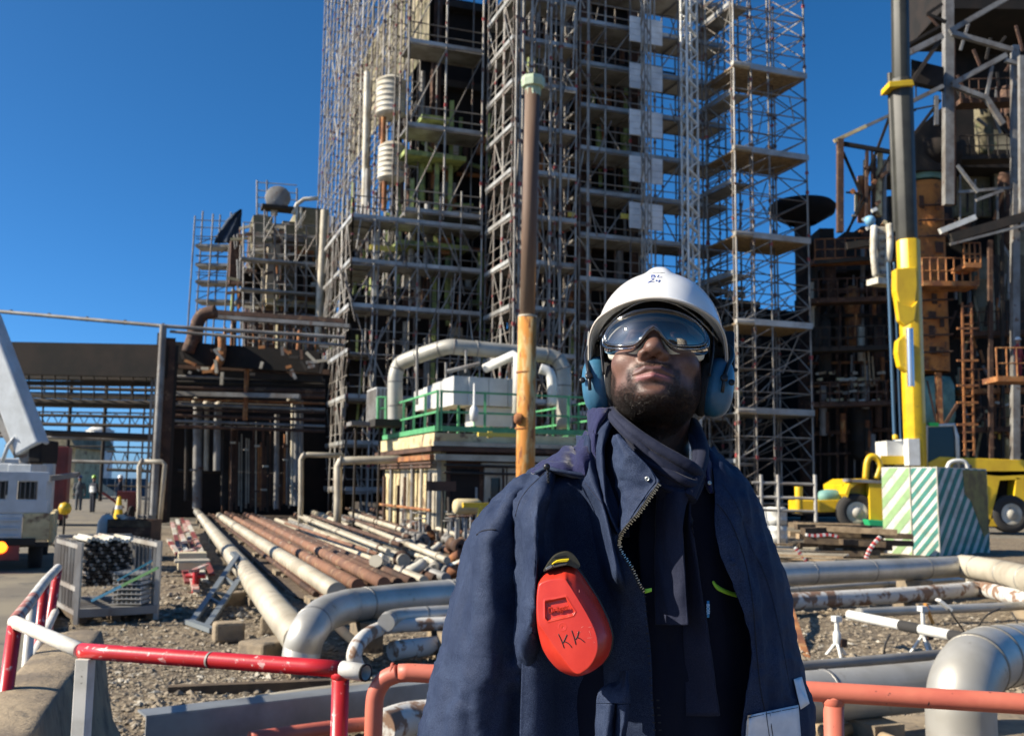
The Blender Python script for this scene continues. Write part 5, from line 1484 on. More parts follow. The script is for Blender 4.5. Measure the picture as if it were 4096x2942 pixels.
# ================================================================ pipes on the ground
rp = random.Random(17)
def gpath(pts):
    """pts: (px, py, height of centre)"""
    return [ground(x, y, h) for x, y, h in pts]
def pipe(label, pts, r, m, name='ground_pipe', cat='pipe', seams=0.0, sm=None, k=8, n=20, group=None, smoothp=True, supports=True, base=None):
    P = [Vector(tuple(q)) for q in (spline([tuple(p) for p in pts], k) if smoothp else pts)]
    b = P[0].copy(); b.z = 0
    t = thing(name, label, cat, base or b, group)
    mb = MB(); mb.path(P, r, n); mb.build('pipe_run', m, t)
    if seams:
        acc = seams * .6
        for i in range(1, len(P) - 1):
            seg = P[i] - P[i - 1]; L = seg.length; pos = 0
            while acc + (L - pos) >= seams:
                pos += seams - acc; acc = 0
                c = P[i - 1] + seg.normalized() * pos
                mb = MB(); mb.lathe(c, seg, [(r * .99, -.012), (r * 1.025, -.010), (r * 1.03, .010), (r * .99, .012)], n); mb.build('band', sm or M_SEAMS, t)
            acc += L - pos
    if supports:
        tot = sum((P[i + 1] - P[i]).length for i in range(len(P) - 1)); step = 2.8; acc = 1.2
        for i in range(1, len(P)):
            acc += (P[i] - P[i - 1]).length
            if acc > step and P[i].z > r + .05 and P[i].y < 40:
                acc = 0
                gbox('support', (P[i].x, P[i].y, (P[i].z - r) / 2 - .02), (.22, .5, P[i].z - r + .06), M_CONC, t)
    return t
lin = lambda a, b, n=8: [Vector(a).lerp(Vector(b), i / n) for i in range(n + 1)]
def bundle(label, p0, p1, h, wpx, m, seams=0, group='pipes running away towards the rack', sup=True):
    a, b = ground(p0[0], p0[1], h), ground(p1[0], p1[1], h)
    r = wpx * 1.38 / 2 * b.y / 1000
    return pipe(label, lin(a, b), r, m, seams=seams, group=group, smoothp=False, supports=sup)
# big silver pipe crossing from left to right, with its elbow at the left
spts = gpath([(300, 668, .06), (302, 650, .20), (309, 630, .36), (324, 614, .43), (343, 607, .445), (361, 603.7, .445), (451, 594, .445), (600, 584, .445), (780, 574, .445), (905, 568.5, .445), (966, 565.5, .445)])
pipe('big silver clad pipe crossing behind the man with an elbow at its left end', spts, .158, M_SILVER, seams=1.15, k=10, n=28)
pipe('cream silver pipe continuing to the right edge from the big pipe\'s corner', gpath([(962, 565.7, .45), (980, 568, .45), (1010, 574, .45), (1060, 588, .45)]), .175, M_CREAMP, seams=.9, k=6, n=24)
# bundle going away
bundle('thickest cream lagged pipe, outermost on the left of the bundle', (197, 511), (301, 640), .26, 25, M_CREAMP, .42)
bundle('second cream lagged pipe of the bundle', (219, 515), (337, 592), .24, 14.5, M_CREAMP, .45)
bundle('thin brown pipe between the two cream lagged pipes', (209, 513), (316, 594), .18, 4.5, M_BROWN)
bundle('lower rust-red pipe right of the cream pipes', (226, 512.5), (358, 585), .22, 9.5, M_DRUST, 2.2)
bundle('upper rust-red pipe right of the cream pipes', (245, 513.5), (384, 583), .26, 9.5, M_DRUST, 2.2)
bundle('thin dark pipe beside the rust-red pair', (236, 513), (350, 572), .1, 4, M_BROWN)
bundle('dull brown pipe beyond the rust-red pair', (268, 520), (412, 581), .20, 6.5, M_BROWN, 1.8)
bundle('thin grey-brown pipe at the right of the bundle', (262, 517), (398, 577), .14, 4.5, M_GREYS)
bundle('flanged tan pipe with a blind end near the valves', (303, 517), (404, 560), .34, 9.5, M_CREAMP, 1.2)
bundle('pale thin pipe laid beside the flanged tan pipe', (290, 519), (350, 545), .2, 5, M_CREAMP)
for i, (x0, y0, x1, y1, h, w_, m_, lab) in enumerate((
  (230, 512, 372, 582, .14, 7, M_BROWN, 'brown pipe squeezed between the two rust-red pipes'), (252, 514, 398, 583, .2, 8, M_BROWN, 'dark brown pipe just right of the upper rust-red pipe'),
  (258, 515, 408, 581, .15, 6, M_GREYS, 'grey pipe third to the right of the rust-red pair'), (276, 519, 424, 580, .2, 7, M_CREAMP, 'tan pipe at the right side of the bundle'),
  (282, 519, 436, 578, .16, 6, M_BROWN, 'brown pipe along the right side of the bundle'), (290, 521, 446, 577, .2, 7, M_GREYS, 'grey pipe outermost on the right of the bundle'),
  (213, 514, 326, 600, .14, 5, M_DRUST, 'thin rusty pipe hugging the second cream pipe'))):
    bundle(lab, (x0, y0), (x1, y1), h, w_, m_, 2.0 if i % 2 else 0)
fl = ground(402, 559, .34)
t = thing('blind_flange', 'dark bolted flange closing the tan pipe', 'flange', fl)
d = (ground(404, 560, .34) - ground(303, 517, .34)).normalized()
mb = MB(); mb.lathe(fl, d, [(.09, -.04), (.15, -.04), (.15, .02), (.12, .03), (.12, .10), (.08, .14), (0, .14)], 20); mb.build('disc', M_BROWN, t)
for k in range(8):
    x, y, z = frame_of(d); a = k * PI / 4; tube('bolt', fl + x * (.125 * math.cos(a)) + y * (.125 * math.sin(a)) - z * .05, fl + x * (.125 * math.cos(a)) + y * (.125 * math.sin(a)) + z * .05, .012, M_DARKS, t, 6)
# pipes between the bundle and the yellow building
names = ['weathered', 'dusty', 'scaled', 'stained', 'bare', 'pitted', 'sooty', 'faded', 'mottled', 'worn', 'grimy', 'dull', 'rough', 'streaked']
cols_ = [('cream', M_CREAMP), ('brown', M_BROWN), ('grey', M_GREYS), ('rusty', M_DRUST)]
def clutter_pipe(i, x0, y0, x1, y1, h, w, ci, lab):
    a, b = ground(x0, y0, h), ground(x1, y1, h)
    t = pipe(lab, lin(a, b, 3), w / 2 * b.y / 1000, cols_[ci][1], smoothp=False, supports=False, group='short pipes lying before the yellow building', n=12)
    for q in (.25, .6, .95):
        c = a.lerp(b, q); mb = MB(); r = w / 2 * b.y / 1000
        mb.lathe(c, b - a, [(r, -.03), (r * 1.45, -.028), (r * 1.45, .028), (r, .03)], 12); mb.build('flange', rp.choice((M_BROWN, M_GREYS, M_CREAMP)), t)
k = 0
for i in range(26):
    u = i / 25
    x0 = 285 + 95 * u + rp.uniform(-6, 6); y0 = 500 + 28 * rp.random()
    L = rp.uniform(35, 95)
    x1, y1 = x0 + L, y0 + L * rp.uniform(.30, .42)
    if y1 > 562: y1 = 562
    ci = (0, 0, 1, 2, 3)[rp.randrange(5)]
    clutter_pipe(i, x0, y0, x1, y1, rp.uniform(.1, .5), rp.uniform(3.5, 8), ci, '%s %s pipe lying in the %s part of the pipe clutter before the yellow building' % (names[i % 14], cols_[ci][0], 'left' if i < 14 else 'right'))
def valve(px, py, s, lab, m):
    p = ground(px, py, 0)
    t = thing('valve', lab, 'valve', p, 'valves before the yellow building')
    tube('stem', p, p + Vector((0, 0, .75 * s)), .03 * s, M_GREYS, t)
    mb = MB(); mb.lathe(p + Vector((0, 0, .3 * s)), GV, [(.04, -.22 * s), (.13 * s, -.22 * s), (.13 * s, -.18 * s), (.07 * s, -.16 * s), (.11 * s, 0), (.07 * s, .16 * s), (.13 * s, .18 * s), (.13 * s, .22 * s), (.04, .22 * s)], 14); mb.build('valve_body', m, t)
    mb = MB(); c = p + Vector((0, 0, .78 * s))
    mb.path([c + Vector((.13 * s * math.cos(a), .13 * s * math.sin(a), 0)) for a in [i * PI / 8 for i in range(16)]], .014 * s, 5, closed=True)
    mb.tube(c - GU * .13 * s, c + GU * .13 * s, .01 * s, 5); mb.tube(c - GV * .13 * s, c + GV * .13 * s, .01 * s, 5)
    mb.build('handwheel', m, t)
adj = ['low', 'tall', 'squat', 'leaning', 'bright', 'dark', 'small', 'large', 'flanged', 'capped', 'slim', 'bulky', 'rusted', 'pale', 'stubby', 'bare', 'chalky', 'blackened', 'bolted', 'twin', 'old', 'tarnished']
for i in range(30):
    px = rp.uniform(398, 475); py = rp.uniform(528, 572); m_ = rp.choice((M_VESSEL, M_CREAMP, M_BROWN, M_GREYS, M_WHITE))
    valve(px, py, rp.uniform(.6, 1.25), '%s %s valve %s in the crowd of fittings left of the coat sleeve' % (adj[i % 22], {'white_vessel': 'off-white', 'cream_lagging': 'cream', 'brown_steel': 'brown', 'grey_steel': 'grey', 'white_paint': 'white'}[m_.name], 'nearer the pipes' if i < 22 else 'nearer the building'), m_)
for i in range(16):
    p = ground(rp.uniform(385, 470), rp.uniform(535, 575), .18)
    t = thing('pipe_elbow', '%s loose pipe elbow lying among the valves' % adj[i], 'pipe elbow', p, 'loose pipe elbows')
    mb = MB(); a0 = rp.uniform(0, 6); r = rp.uniform(.06, .11)
    mb.path([p + Vector((.22 * math.cos(a0 + q), .22 * math.sin(a0 + q), .1 * q)) for q in np.linspace(0, 1.6, 7)], r, 12); mb.build('bend', rp.choice((M_CREAMP, M_VESSEL, M_BROWN, M_RUST)), t)
    mb = MB(); mb.lathe(p + Vector((.22 * math.cos(a0), .22 * math.sin(a0), 0)), (math.sin(a0), -math.cos(a0), 0), [(r, -.02), (r * 1.5, -.02), (r * 1.5, .02), (r * .6, .02)], 14); mb.build('flange', M_GREYS, t)
# white-painted bent pipes near the railing
pipe('chalky white pipe bending down beside the rail end', gpath([(358, 668, .10), (354, 655, .22), (360, 641, .30), (375, 630, .33), (398, 625, .33), (470, 622, .33)]), .062, M_PEEL, k=8, seams=.0)
pipe('grey clad pipe just behind the chalky bent pipe', gpath([(386, 622, .40), (400, 616, .40), (470, 611, .40)]), .075, M_SILVER, seams=.5)
pipe('short white stub pipe in shadow below the chalky pipe', gpath([(392, 650, .15), (425, 646, .15), (470, 640, .15)]), .085, M_PEEL)
pipe('dark blue pipe slipping under the cream bundle', gpath([(325, 614, .1), (340, 628, .1), (356, 642, .1)]), .05, M_DARKS, supports=False)
# steel channel and trays at the bottom
t = thing('steel_channel', 'long grey steel channel lying behind the red rail', 'steel beam', ground(145, 718, .25))
a, b = ground(146, 716, .30), ground(430, 683, .30)
d = (b - a).normalized(); sd = Vector((-d.y, d.x, 0))
mb = MB()
mb.box((a + b) / 2 + Vector((0, 0, -.10)), (.012, .20, (b - a).length), basis=(sd, Vector((0, 0, 1)), d))
mb.box((a + b) / 2 + sd * .09, (.18, .012, (b - a).length), basis=(sd, Vector((0, 0, 1)), d))
mb.box((a + b) / 2 + sd * .09 + Vector((0, 0, -.2)), (.18, .012, (b - a).length), basis=(sd, Vector((0, 0, 1)), d))
mb.build('web_and_flanges', mat('blue_grey_steel', (.27, .29, .30), .45, .35, (.20, .21, .215), 3), t)
for q in (.25, .55, .85): gbox('bearer', a.lerp(b, q) + Vector((0, 0.1, -.26)), (.12, .3, .12), M_WOODD, t)
pipe('broad tan pipe lying behind the steel channel', gpath([(225, 716, .16), (330, 700, .16), (470, 686, .16)]), .10, M_CREAMP, seams=0, supports=False)
pipe('faded pink pipe at the bottom edge below the red rail', gpath([(250, 738, .2), (330, 727, .2), (380, 722, .2)]), .04, M_ORANGE, supports=False)
pipe('pale pipe end with pink stain behind the orange rail', gpath([(380, 728, .22), (410, 718, .22), (470, 713, .22)]), .10, M_PEEL, supports=False)
# right-hand ground pipes
pipe('thin silver pipe running under the big silver pipe at the right', gpath([(640, 600, .18), (782, 591, .18), (966, 577.5, .18)]), .052, M_SILVER, seams=2.0)
pipe('dirty peeling pipe below the thin silver one', gpath([(640, 611, .20), (785, 601, .20), (900, 594.5, .20), (972, 589, .20)]), .105, M_PEEL, n=20, seams=0)
pipe('peeling white pipe coming in from the right edge', gpath([(968, 588.5, .2), (985, 589, .2), (1005, 594, .2), (1050, 604, .2)]), .11, M_PEEL)
pipe('thin cream pipe beneath the right-hand corner', gpath([(966, 579, .22), (985, 580, .22), (1010, 585, .22), (1050, 594, .22)]), .06, M_CREAMP)
pipe('dark silver pipe beyond the white jacks', gpath([(858, 612, .15), (905, 610, .15), (993, 606.5, .15), (1040, 604, .15)]), .055, M_SILVER, supports=False)
pipe('grey lichen-stained pipe in front of the gravel', gpath([(640, 682, .22), (790, 667, .22), (870, 660, .22), (960, 652, .22)]), .042, M_GREYS)
pipe('wide dull silver pipe behind the orange rail', gpath([(640, 712, .33), (800, 697, .33), (880, 690, .33), (960, 682, .33)]), .155, M_SILVER, seams=.95, n=28)
# big elbow at the bottom right
Pb = ground(961, 735, 0); Yp = 5.35
el = [Vector((at(961, 700, Yp).x, Yp, -.1)), at(961, 725, Yp), at(961, 702, Yp), at(964, 684, Yp + .02), at(972, 669, Yp + .10), at(986, 659, Yp + .28), at(1005, 655, Yp + .55), at(1040, 650, Yp + 1.1), at(1080, 646, Yp + 1.8)]
pipe('large silver clad elbow rising from the ground at the bottom right', el, .172, M_SILVER, seams=.26, k=8, n=32, sm=mat('clad_seam_dark', (.24, .22, .18), .5, .4), supports=False)
# white and black pipe on jacks
seg = [(849.5, 614), (901, 624.5), (921, 628.5), (951, 634.5), (968, 638), (1000, 645)]
t = thing('striped_pipe', 'white pipe with two black bands resting on the white jacks', 'pipe', ground(900, 626, 0))
for i in range(len(seg) - 1):
    a, b = ground(*seg[i], .32), ground(*seg[i + 1], .32)
    tube('pipe_length', a, b, .048 if i % 2 == 0 else .050, M_WHITE if i % 2 == 0 else M_BLACKP2, t, 20) if False else tube('pipe_length', a, b, .048 if i % 2 == 0 else .050, M_WHITE if i % 2 == 0 else M_TYRE, t, 20)
for lab, (x0, y0), (x1, y1) in (('white screw jack standing alone at the left on the gravel', (836.5, 619), (835, 659)), ('white screw jack carrying the black-banded pipe', (922.5, 609), (918, 654))):
    g0 = ground(x1, y1, 0); top = at(x0, y0, g0.y)
    t = thing('pipe_jack', lab, 'jack', g0, 'white pipe jacks')
    h = top.z
    tube('screw', (top.x, g0.y, h * .42), (top.x, g0.y, h), .020, M_WHITE, t, 10)
    gbox('head', (top.x, g0.y, h + .01), (.07, .07, .05), M_WHITE, t)
    mb = MB(); mb.lathe((top.x, g0.y, h * .38), (0, 0, 1), [(.03, 0), (.038, .03), (.038, .1), (.022, .13)], 12); mb.build('collar', M_WHITE, t)
    for q in range(3):
        a = .5 + q * 2.1; tube('leg', (top.x, g0.y, h * .46), (top.x + .13 * math.cos(a), g0.y + .13 * math.sin(a), 0), .015, M_WHITE, t, 8)
    gbox('brown_clamp', (top.x + .05, g0.y, h * .42), (.07, .06, .07), M_BROWN, t)
t = thing('rusty_bar', 'slanting rusty bar beside the coat sleeve on the right', 'bar', ground(806, 660, 0))
beam('bar', ground(786, 612, .02) + Vector((0, 0, .25)), ground(808, 661, .02), .06, .03, M_RUST, t)
t = thing('orange_bracket', 'orange bracket behind the black-banded pipe', 'bracket', ground(930, 622, 0))
beam('plate', at(925, 603, ground(930, 622, 0).y), at(934, 625, ground(930, 622, 0).y), .075, .02, mat('orange_steel', (.6, .25, .04), .5), t)
t = thing('white_marker', 'tilted white marker plate on a black cable at the right', 'marker', ground(955, 605, 0)); beam('plate', at(938, 599, 12), at(950, 609, 12), .13, .03, M_WHITE, t)
for lab, pts in (('black cable looping down from the white marker plate', [(948, 608, .35), (958, 622, .2), (965, 632, .02)]), ('black cable arching from the dark silver pipe to the gravel', [(1000, 608, .3), (985, 616, .25), (976, 632, .02)]),
                 ('thin black cable standing beside the left jack', [(890, 634, .25), (885, 645, .2), (883, 662, .02)]), ('black cable at the right edge of the gravel', [(1012, 612, .3), (1018, 625, .2), (1016, 645, .02)])):
    pipe(lab, gpath(pts), .010, M_TYRE, name='cable', cat='cable', n=6, supports=False, group='black cables on the gravel')
for i, (lab, p_) in enumerate((('banded timber pole lying at the bottom beside the orange post', [(820, 742, .12), (850, 728, .12), (880, 736, .12), (910, 748, .12)]), ('second banded timber pole at the bottom right of the coat', [(810, 722, .1), (830, 735, .1), (850, 750, .1)]))):
    pipe(lab, gpath(p_), .035, M_WOOD, name='timber_pole', cat='pole', supports=False)
gbox('concrete_slab', ground(925, 745, .02), (2.6, 1.2, .06), M_CONC, thing('paving_slab', 'pale concrete slab under the wide silver pipe', 'slab', ground(925, 745, 0)))
t = thing('timber_sleeper', 'squared timber sleeper lying across the shaded ground behind the rail', 'timber', ground(420, 672, 0))
for i, (x0, y0, x1, y1) in enumerate(((168, 690, 330, 683),)):
    beam('sleeper', ground(x0, y0, .03), ground(x1, y1, .03), .09, .07, M_WOODD, t)

# ---------------------------------------------------------------- stillage, ladders and site clutter at the left
ST = thing('fittings_stillage', 'galvanised stillage crate of scaffold tubes and fittings on the gravel', 'crate', ground(115, 622, 0))
f0, f1 = ground(76, 622, .02), ground(156, 617, .02)
dx = (f1 - f0); dxn = dx.normalized(); dy = Vector((-dxn.y, dxn.x, 0)) * 1.35
H_ = .88
for p in (f0, f1, f0 + dy, f1 + dy):
    beam('corner_post', p + Vector((0, 0, -.02)), p + Vector((0, 0, H_)), .05, .05, M_GALV2, ST)
for z in (.10, .10 + .26, H_ - .05):
    beam('side_rail', f0 + Vector((0, 0, z)), f0 + dy + Vector((0, 0, z)), .04, .05, M_GALV2, ST); beam('side_rail', f1 + Vector((0, 0, z)), f1 + dy + Vector((0, 0, z)), .04, .05, M_GALV2, ST)
for i in range(1, 7):
    q = f0 + dy * (i / 7); beam('side_bar', q + Vector((0, 0, .1)), q + Vector((0, 0, H_)), .03, .03, M_GALV2, ST)
    q = f1 + dy * (i / 7); beam('side_bar', q + Vector((0, 0, .1)), q + Vector((0, 0, H_)), .03, .03, M_GALV2, ST)
beam('front_rail', f0 + Vector((0, 0, .10)), f1 + Vector((0, 0, .10)), .06, .09, M_GREYS, ST); beam('rear_rail', f0 + dy + Vector((0, 0, H_)), f1 + dy + Vector((0, 0, H_)), .04, .04, M_GALV2, ST)
for i in range(7): gbox('floor_slat', f0 + dx * .5 + dy * ((i + .5) / 7) + Vector((0, 0, .13)), (dx.length - .08, .13, .03), M_GREYS, ST, grid=False, rot=math.atan2(dx.y, dx.x))
for i in range(3): beam('skid', f0 + dx * (.08 + .42 * i) + Vector((0, 0, .04)), f0 + dx * (.08 + .42 * i) + dy + Vector((0, 0, .04)), .08, .10, M_WOODD, ST)
# tube ends stacked inside
tb_ = thing('scaffold_tubes', 'stack of scaffold tubes with dark open ends inside the stillage', 'tubes', f0 + dx * .4 + dy * .4 + Vector((0, 0, .15)))
M_TEND = mat('tube_wall', (.30, .28, .25), .6, .2)
cnt = 0
for j in range(11):
    n_ = 12 - abs(j - 6) // 3
    for i in range(n_):
        c = f0 + dx * (.18 + .052 * i + .026 * (j % 2)) + dy * (.34 + rp.uniform(-.02, .03)) + Vector((0, 0, .36 + j * .046))
        tube('scaffold_tube', c, c + dy * .55, .022, M_DARKS if (i + j) % 3 else M_GREYS, tb_, 8); cnt += 1
for i in range(11):
    c = f0 + dx * (.20 + .055 * i) + dy * (.32) + Vector((0, 0, .875 + .02 * math.sin(i * 1.3)))
    tube('top_tube', c, c + dy * .6, .024, M_VESSEL, tb_, 8)
gr = thing('grating_bundle', 'bundle of galvanised grating panels at the right front of the stillage', 'grating', f0 + dx * .8 + Vector((0, 0, .15)))
for k in range(7):
    c = f0 + dx * .745 + dy * .16 + Vector((0, 0, .17 + .055 * k))
    gbox('grating', c, (.34, .38, .012), M_GALV2, gr, grid=False)
    for i in range(7): gbox('bar', c + Vector((-.16 + .053 * i, 0, .016)), (.008, .38, .022), M_HVAC, gr, grid=False)
t = thing('blue_green_bar', 'blue and green painted steel profile laid across the stillage', 'bar', f0 + dx * .2 + Vector((0, 0, .5)))
pA, pB = at(92, 600, f0.y - .02), at(158, 567, f0.y + .02)
pM = pA.lerp(pB, .45)
beam('blue_length', pA, pM, .05, .03, mat('light_blue_paint', (.12, .36, .50), .4), t); beam('green_length', pM, pB, .05, .03, mat('pale_green_paint', (.26, .48, .18), .4), t)
beam('blue_length', pA + Vector((.25, .05, .22)), at(152, 560, f0.y + .1), .04, .02, MATS['light_blue_paint'], t)
t = thing('white_sack', 'tall white sack standing behind the stillage', 'sack', ground(105, 560, 0))
p = ground(105, 556, 0); mb = MB(); mb.lathe((p.x, p.y, 0), (0, 0, 1), [(.14, 0), (.19, .08), (.20, .4), (.18, .72), (.10, .86), (0, .88)], 14); o = mb.build('bag', M_WHITE, t); tube('tie', (p.x, p.y, .8), (p.x, p.y, .9), .05, M_CREAMP, t)
t = thing('brown_crate', 'brown timber crate with red and white scraps behind the stillage', 'crate', ground(133, 560, 0))
p = ground(133, 557, 0)
for i in range(5): gbox('crate_board', (p.x, p.y - .3, .09 + i * .155), (.9, .03, .14), M_BROWN if i % 2 else M_WOODD, t, grid=False)
gbox('crate_side', (p.x - .44, p.y, .4), (.03, .6, .78), M_BROWN, t, grid=False); gbox('crate_side', (p.x + .44, p.y, .4), (.03, .6, .78), M_BROWN, t, grid=False); gbox('crate_back', (p.x, p.y + .3, .4), (.86, .03, .78), M_BROWN, t, grid=False)
for i in range(9): gbox('scrap', (p.x + rp.uniform(-.35, .35), p.y + rp.uniform(-.2, .2), .8 + rp.uniform(0, .06)), (.14, .1, .06), rp.choice((M_REDO, M_WHITE, M_VESSEL, M_GREYS)), t, rot=rp.uniform(0, 3))
t = thing('hand_truck', 'hand truck with a large spoked wheel left of the stillage', 'hand truck', ground(74, 576, 0))
p = ground(74, 576, 0); cw = Vector((p.x, p.y, .27))
mb = MB(); mb.path([cw + Vector((.25 * math.cos(a), 0, .25 * math.sin(a))) for a in np.linspace(0, 2 * PI, 25)[:-1]], .02, 6, closed=True); wh = mb.build('wheel', M_TYRE, t)
for k in range(5): tube('spoke', cw, cw + Vector((.25 * math.cos(k * 1.257), 0, .25 * math.sin(k * 1.257))), .01, M_DARKS, wh, 5)
tube('handle', cw, cw + Vector((-.7, .3, .35)), .02, M_DARKS, t); mb = MB(); mb.lathe(cw + Vector((.12, -.12, -.12)), (1, 0, .2), [(0, -.1), (.10, -.05), (.13, .1), (.1, .3), (0, .36)], 12); mb.build('covered_load', mat('blue_plastic', (.10, .16, .30), .5), t)
# red and white battens lying towards the rack
t = thing('barrier_boards', 'bundle of faded red and white barrier boards leaning on the rubble', 'boards', ground(190, 590, 0))
for i, (x0, y0, x1, y1) in enumerate(((172, 522, 188, 582), (177, 519, 196, 590), (182, 518, 205, 580), (187, 520, 212, 574), (168, 538, 182, 560), (180, 530, 192, 560))):
    a, b = ground(x0, y0, .45), ground(x1, y1, .12)
    for q in range(6): beam('board_piece', a.lerp(b, q / 6), a.lerp(b, (q + 1) / 6), .09, .04, (M_PINKP, M_VESSEL, M_REDO)[(q + i) % 3], t)
for i in range(6):
    q = i / 6; a = ground(173 + q * 22, 524 + q * 56, .35); b = ground(188 + q * 22, 521 + q * 52, .35); beam('cross_batten', a, b, .07, .03, M_PINKP, t)
t = thing('cream_box', 'small cream wooden box on the barrier boards', 'box', ground(192, 565, 0)); gbox('side', ground(192, 560, .35), (.42, .34, .26), mat('cream_box_paint', (.55, .47, .30), .8), t); gbox('lid', ground(192, 560, .50), (.46, .38, .03), M_CREAMP, t)
t = thing('red_hydrant', 'red standpipe with valves among the barrier boards', 'hydrant', ground(195, 594, 0)); p = ground(195, 594, 0)
tube('riser', p, p + Vector((0, 0, .36)), .05, M_REDP, t); tube('branch', p + Vector((-.14, 0, .26)), p + Vector((.14, 0, .26)), .035, M_REDP, t)
# pallet rubble blocks
for i, (px, py, w, lab) in enumerate(((227, 606, .4, 'square concrete block beside the steel trestle foot'), (283, 632, .45, 'concrete block under the thick cream pipe'), (228, 640, .3, 'low broken concrete lump in front of the trestle'), (298, 572, .3, 'small concrete pad between cream pipes'), (271, 660, .5, 'flat concrete piece in the shade by the silver elbow'))):
    p = ground(px, py, 0); t = thing('concrete_lump', lab, 'concrete block', p)
    mb = MB(); mb.box((p.x, p.y, .09), (w, w * .7, .2), a=rp.uniform(0, 1.5)); o = mb.build('chunk', M_CONC, t, bevel=.03)
# steel trestle leaning on the thick pipe
t = thing('steel_trestle', 'grey twin-leg steel trestle leaning against the thick cream pipe', 'trestle', ground(197, 624, 0))
b0, b1 = ground(192, 622, .03), ground(206, 627, .03); tA, tB = at(237, 556, ground(237, 585, 0).y), at(248, 566, ground(245, 588, 0).y)
M_TRES = mat('trestle_paint', (.20, .225, .235), .5, .3)
beam('trestle_leg', b0, tA, .07, .05, M_TRES, t); beam('trestle_leg', b1, tB, .07, .05, M_TRES, t)
beam('foot_bar', b0 + (b0 - b1) * .3, b1 + (b1 - b0) * .5, .09, .05, M_TRES, t); beam('head_bar', tA + (tA - tB) * .4, tB + (tB - tA) * .6, .09, .05, M_TRES, t)
for q in (.3, .62, .85): beam('cross_bar', b0.lerp(tA, q), b1.lerp(tB, q), .04, .04, M_TRES, t)
t = thing('yellow_marker', 'small yellow marker cone on the dark road by the rack foot', 'cone', ground(118, 522, 0)); p = ground(118, 522, 0)
mb = MB(); mb.lathe((p.x, p.y, 0), (0, 0, 1), [(.28, 0), (.28, .05), (.2, .06), (.07, .95), (0, 1.0)], 14); mb.build('body', M_YEL2, t); mb = MB(); mb.lathe((p.x, p.y, .5), (0, 0, 1), [(.145, 0), (.12, .15)], 14); mb.build('band', M_WHITE, t)
t = thing('yellow_lamp', 'round yellow warning lamp on a stand behind the truck', 'lamp', ground(65, 520, 0)); p = at(65, 508, 25)
tube('stand', (p.x, 25, 0), (p.x, 25, p.z), .03, M_DARKS, t); mb = MB(); mb.lathe(p, (0, 0, 1), [(0, -.16), (.12, -.12), (.16, 0), (.12, .12), (0, .16)], 14); mb.build('globe', M_YEL2, t)
t = thing('pump_trolley', 'red pump trolley standing on the road by the rack foot', 'trolley', ground(128, 520, 0)); p = ground(128, 520, 0)
gbox('tank', p + Vector((0, 0, 1.0)), (.9, .8, .3), M_REDO, t); gbox('engine', p + Vector((.2, 0, .6)), (.5, .6, .5), M_REDO, t); tube('drawbar', p + Vector((-.2, 0, .5)), p + Vector((-1.0, -.2, 1.1)), .05, M_REDO, t)
for s in (-1, 1):
    mb = MB(); mb.lathe(p + Vector((.3 * s, -.5, .3)), (1, 0, 0), [(0, -.06), (.28, -.05), (.3, 0), (.28, .05), (0, .06)], 16); mb.build('wheel', M_TYRE, t)
# ================================================================ railings and barrier close to the camera
def rp_(px, py, z=1.05): return ground(px, py, z)
LR = thing('red_white_railing', 'red and white painted tube railing with an open black end at the left', 'railing', ground(81, 735, .6))
r = .0245
c0, c1, c2_, c3, c4, c5, c6 = rp_(14, 621), rp_(81, 650), rp_(343, 668.5), rp_(366, 672), rp_(33, 597), rp_(45, 581), rp_(58, 567)
def rod(name, pts, r, m, par, n=24):
    mb = MB(); mb.path(pts, r, n); return mb.build(name, m, par)
rod('white_rail', lin(c0, c1, 4), r, M_WHITP, LR)
rod('red_rail', lin(c1 + (c2_ - c1).normalized() * .002, c2_, 8), r * 1.02, M_REDP, LR)
mb = MB(); d = (c3 - c2_).normalized()
mb.lathe(c2_, d, [(r * 1.03, 0), (r * 1.03, (c3 - c2_).length), (r * .82, (c3 - c2_).length + .001), (r * .82, (c3 - c2_).length - .08), (0, (c3 - c2_).length - .081)], 28)
e = mb.build('white_end', M_WHITP, LR)
mb = MB(); mb.lathe(c3 - d * .05, d, [(0, 0), (r * .81, 0)], 24); mb.lathe(c3, d, [(r * .84, -.05), (r * .83, -.0005)], 24); mb.lathe(c3, d, [(r * .80, .0008), (r * 1.035, .0012), (r * 1.036, -.006)], 28); mb.build('black_bore', M_BLACK, e)
mb = MB(); q_ = rp_(211, 659.3); mb.lathe(q_, d, [(r * 1.03, -.004), (r * 1.045, -.002), (r * 1.045, .003), (r * 1.03, .005)], 28); mb.build('paint_chip_ring', M_GREYS, LR)
rod('faded_red_rail', [Vector(tuple(p)) for p in spline([tuple(c0), tuple(c0.lerp(c4, .5)), tuple(c4)], 4)], r * 1.01, M_PINKP, LR)
rod('white_bend', [Vector(tuple(p)) for p in spline([tuple(c4), tuple(c5), tuple(c6 * .6 + c5 * .4)], 5)], r * 1.02, M_WHITP, LR)
rod('white_bend', lin(c6 * .6 + c5 * .4, c6, 3), r, M_WHITP, LR)
def post(name, p, m, par, rr_=r, z0=0.0, z1=None, dx=0.0, dy=0.0):
    q = Vector((p.x + dx, p.y + dy, z0)); return rod(name, [q, Vector((p.x, p.y, (z1 if z1 is not None else p.z) - r * .4))], rr_, m, par)
mb = MB(); a = rp_(86, 651); mb.box((a.x, a.y, .515), (.047, .045, 1.03), a=-.1); mb.build('white_post', M_WHITP, LR, bevel=.003)
post('red_post', rp_(341, 668.3), M_REDP, LR, r * 1.05, dx=.0)
post('red_post', rp_(15, 622), M_REDP, LR, r * 1.1, dx=-.02, dy=-.10)
post('red_post', c5, M_REDP, LR, r * 1.05, dx=-.05)
post('red_post', c6, M_REDP, LR, r * 1.05, dx=-.10)
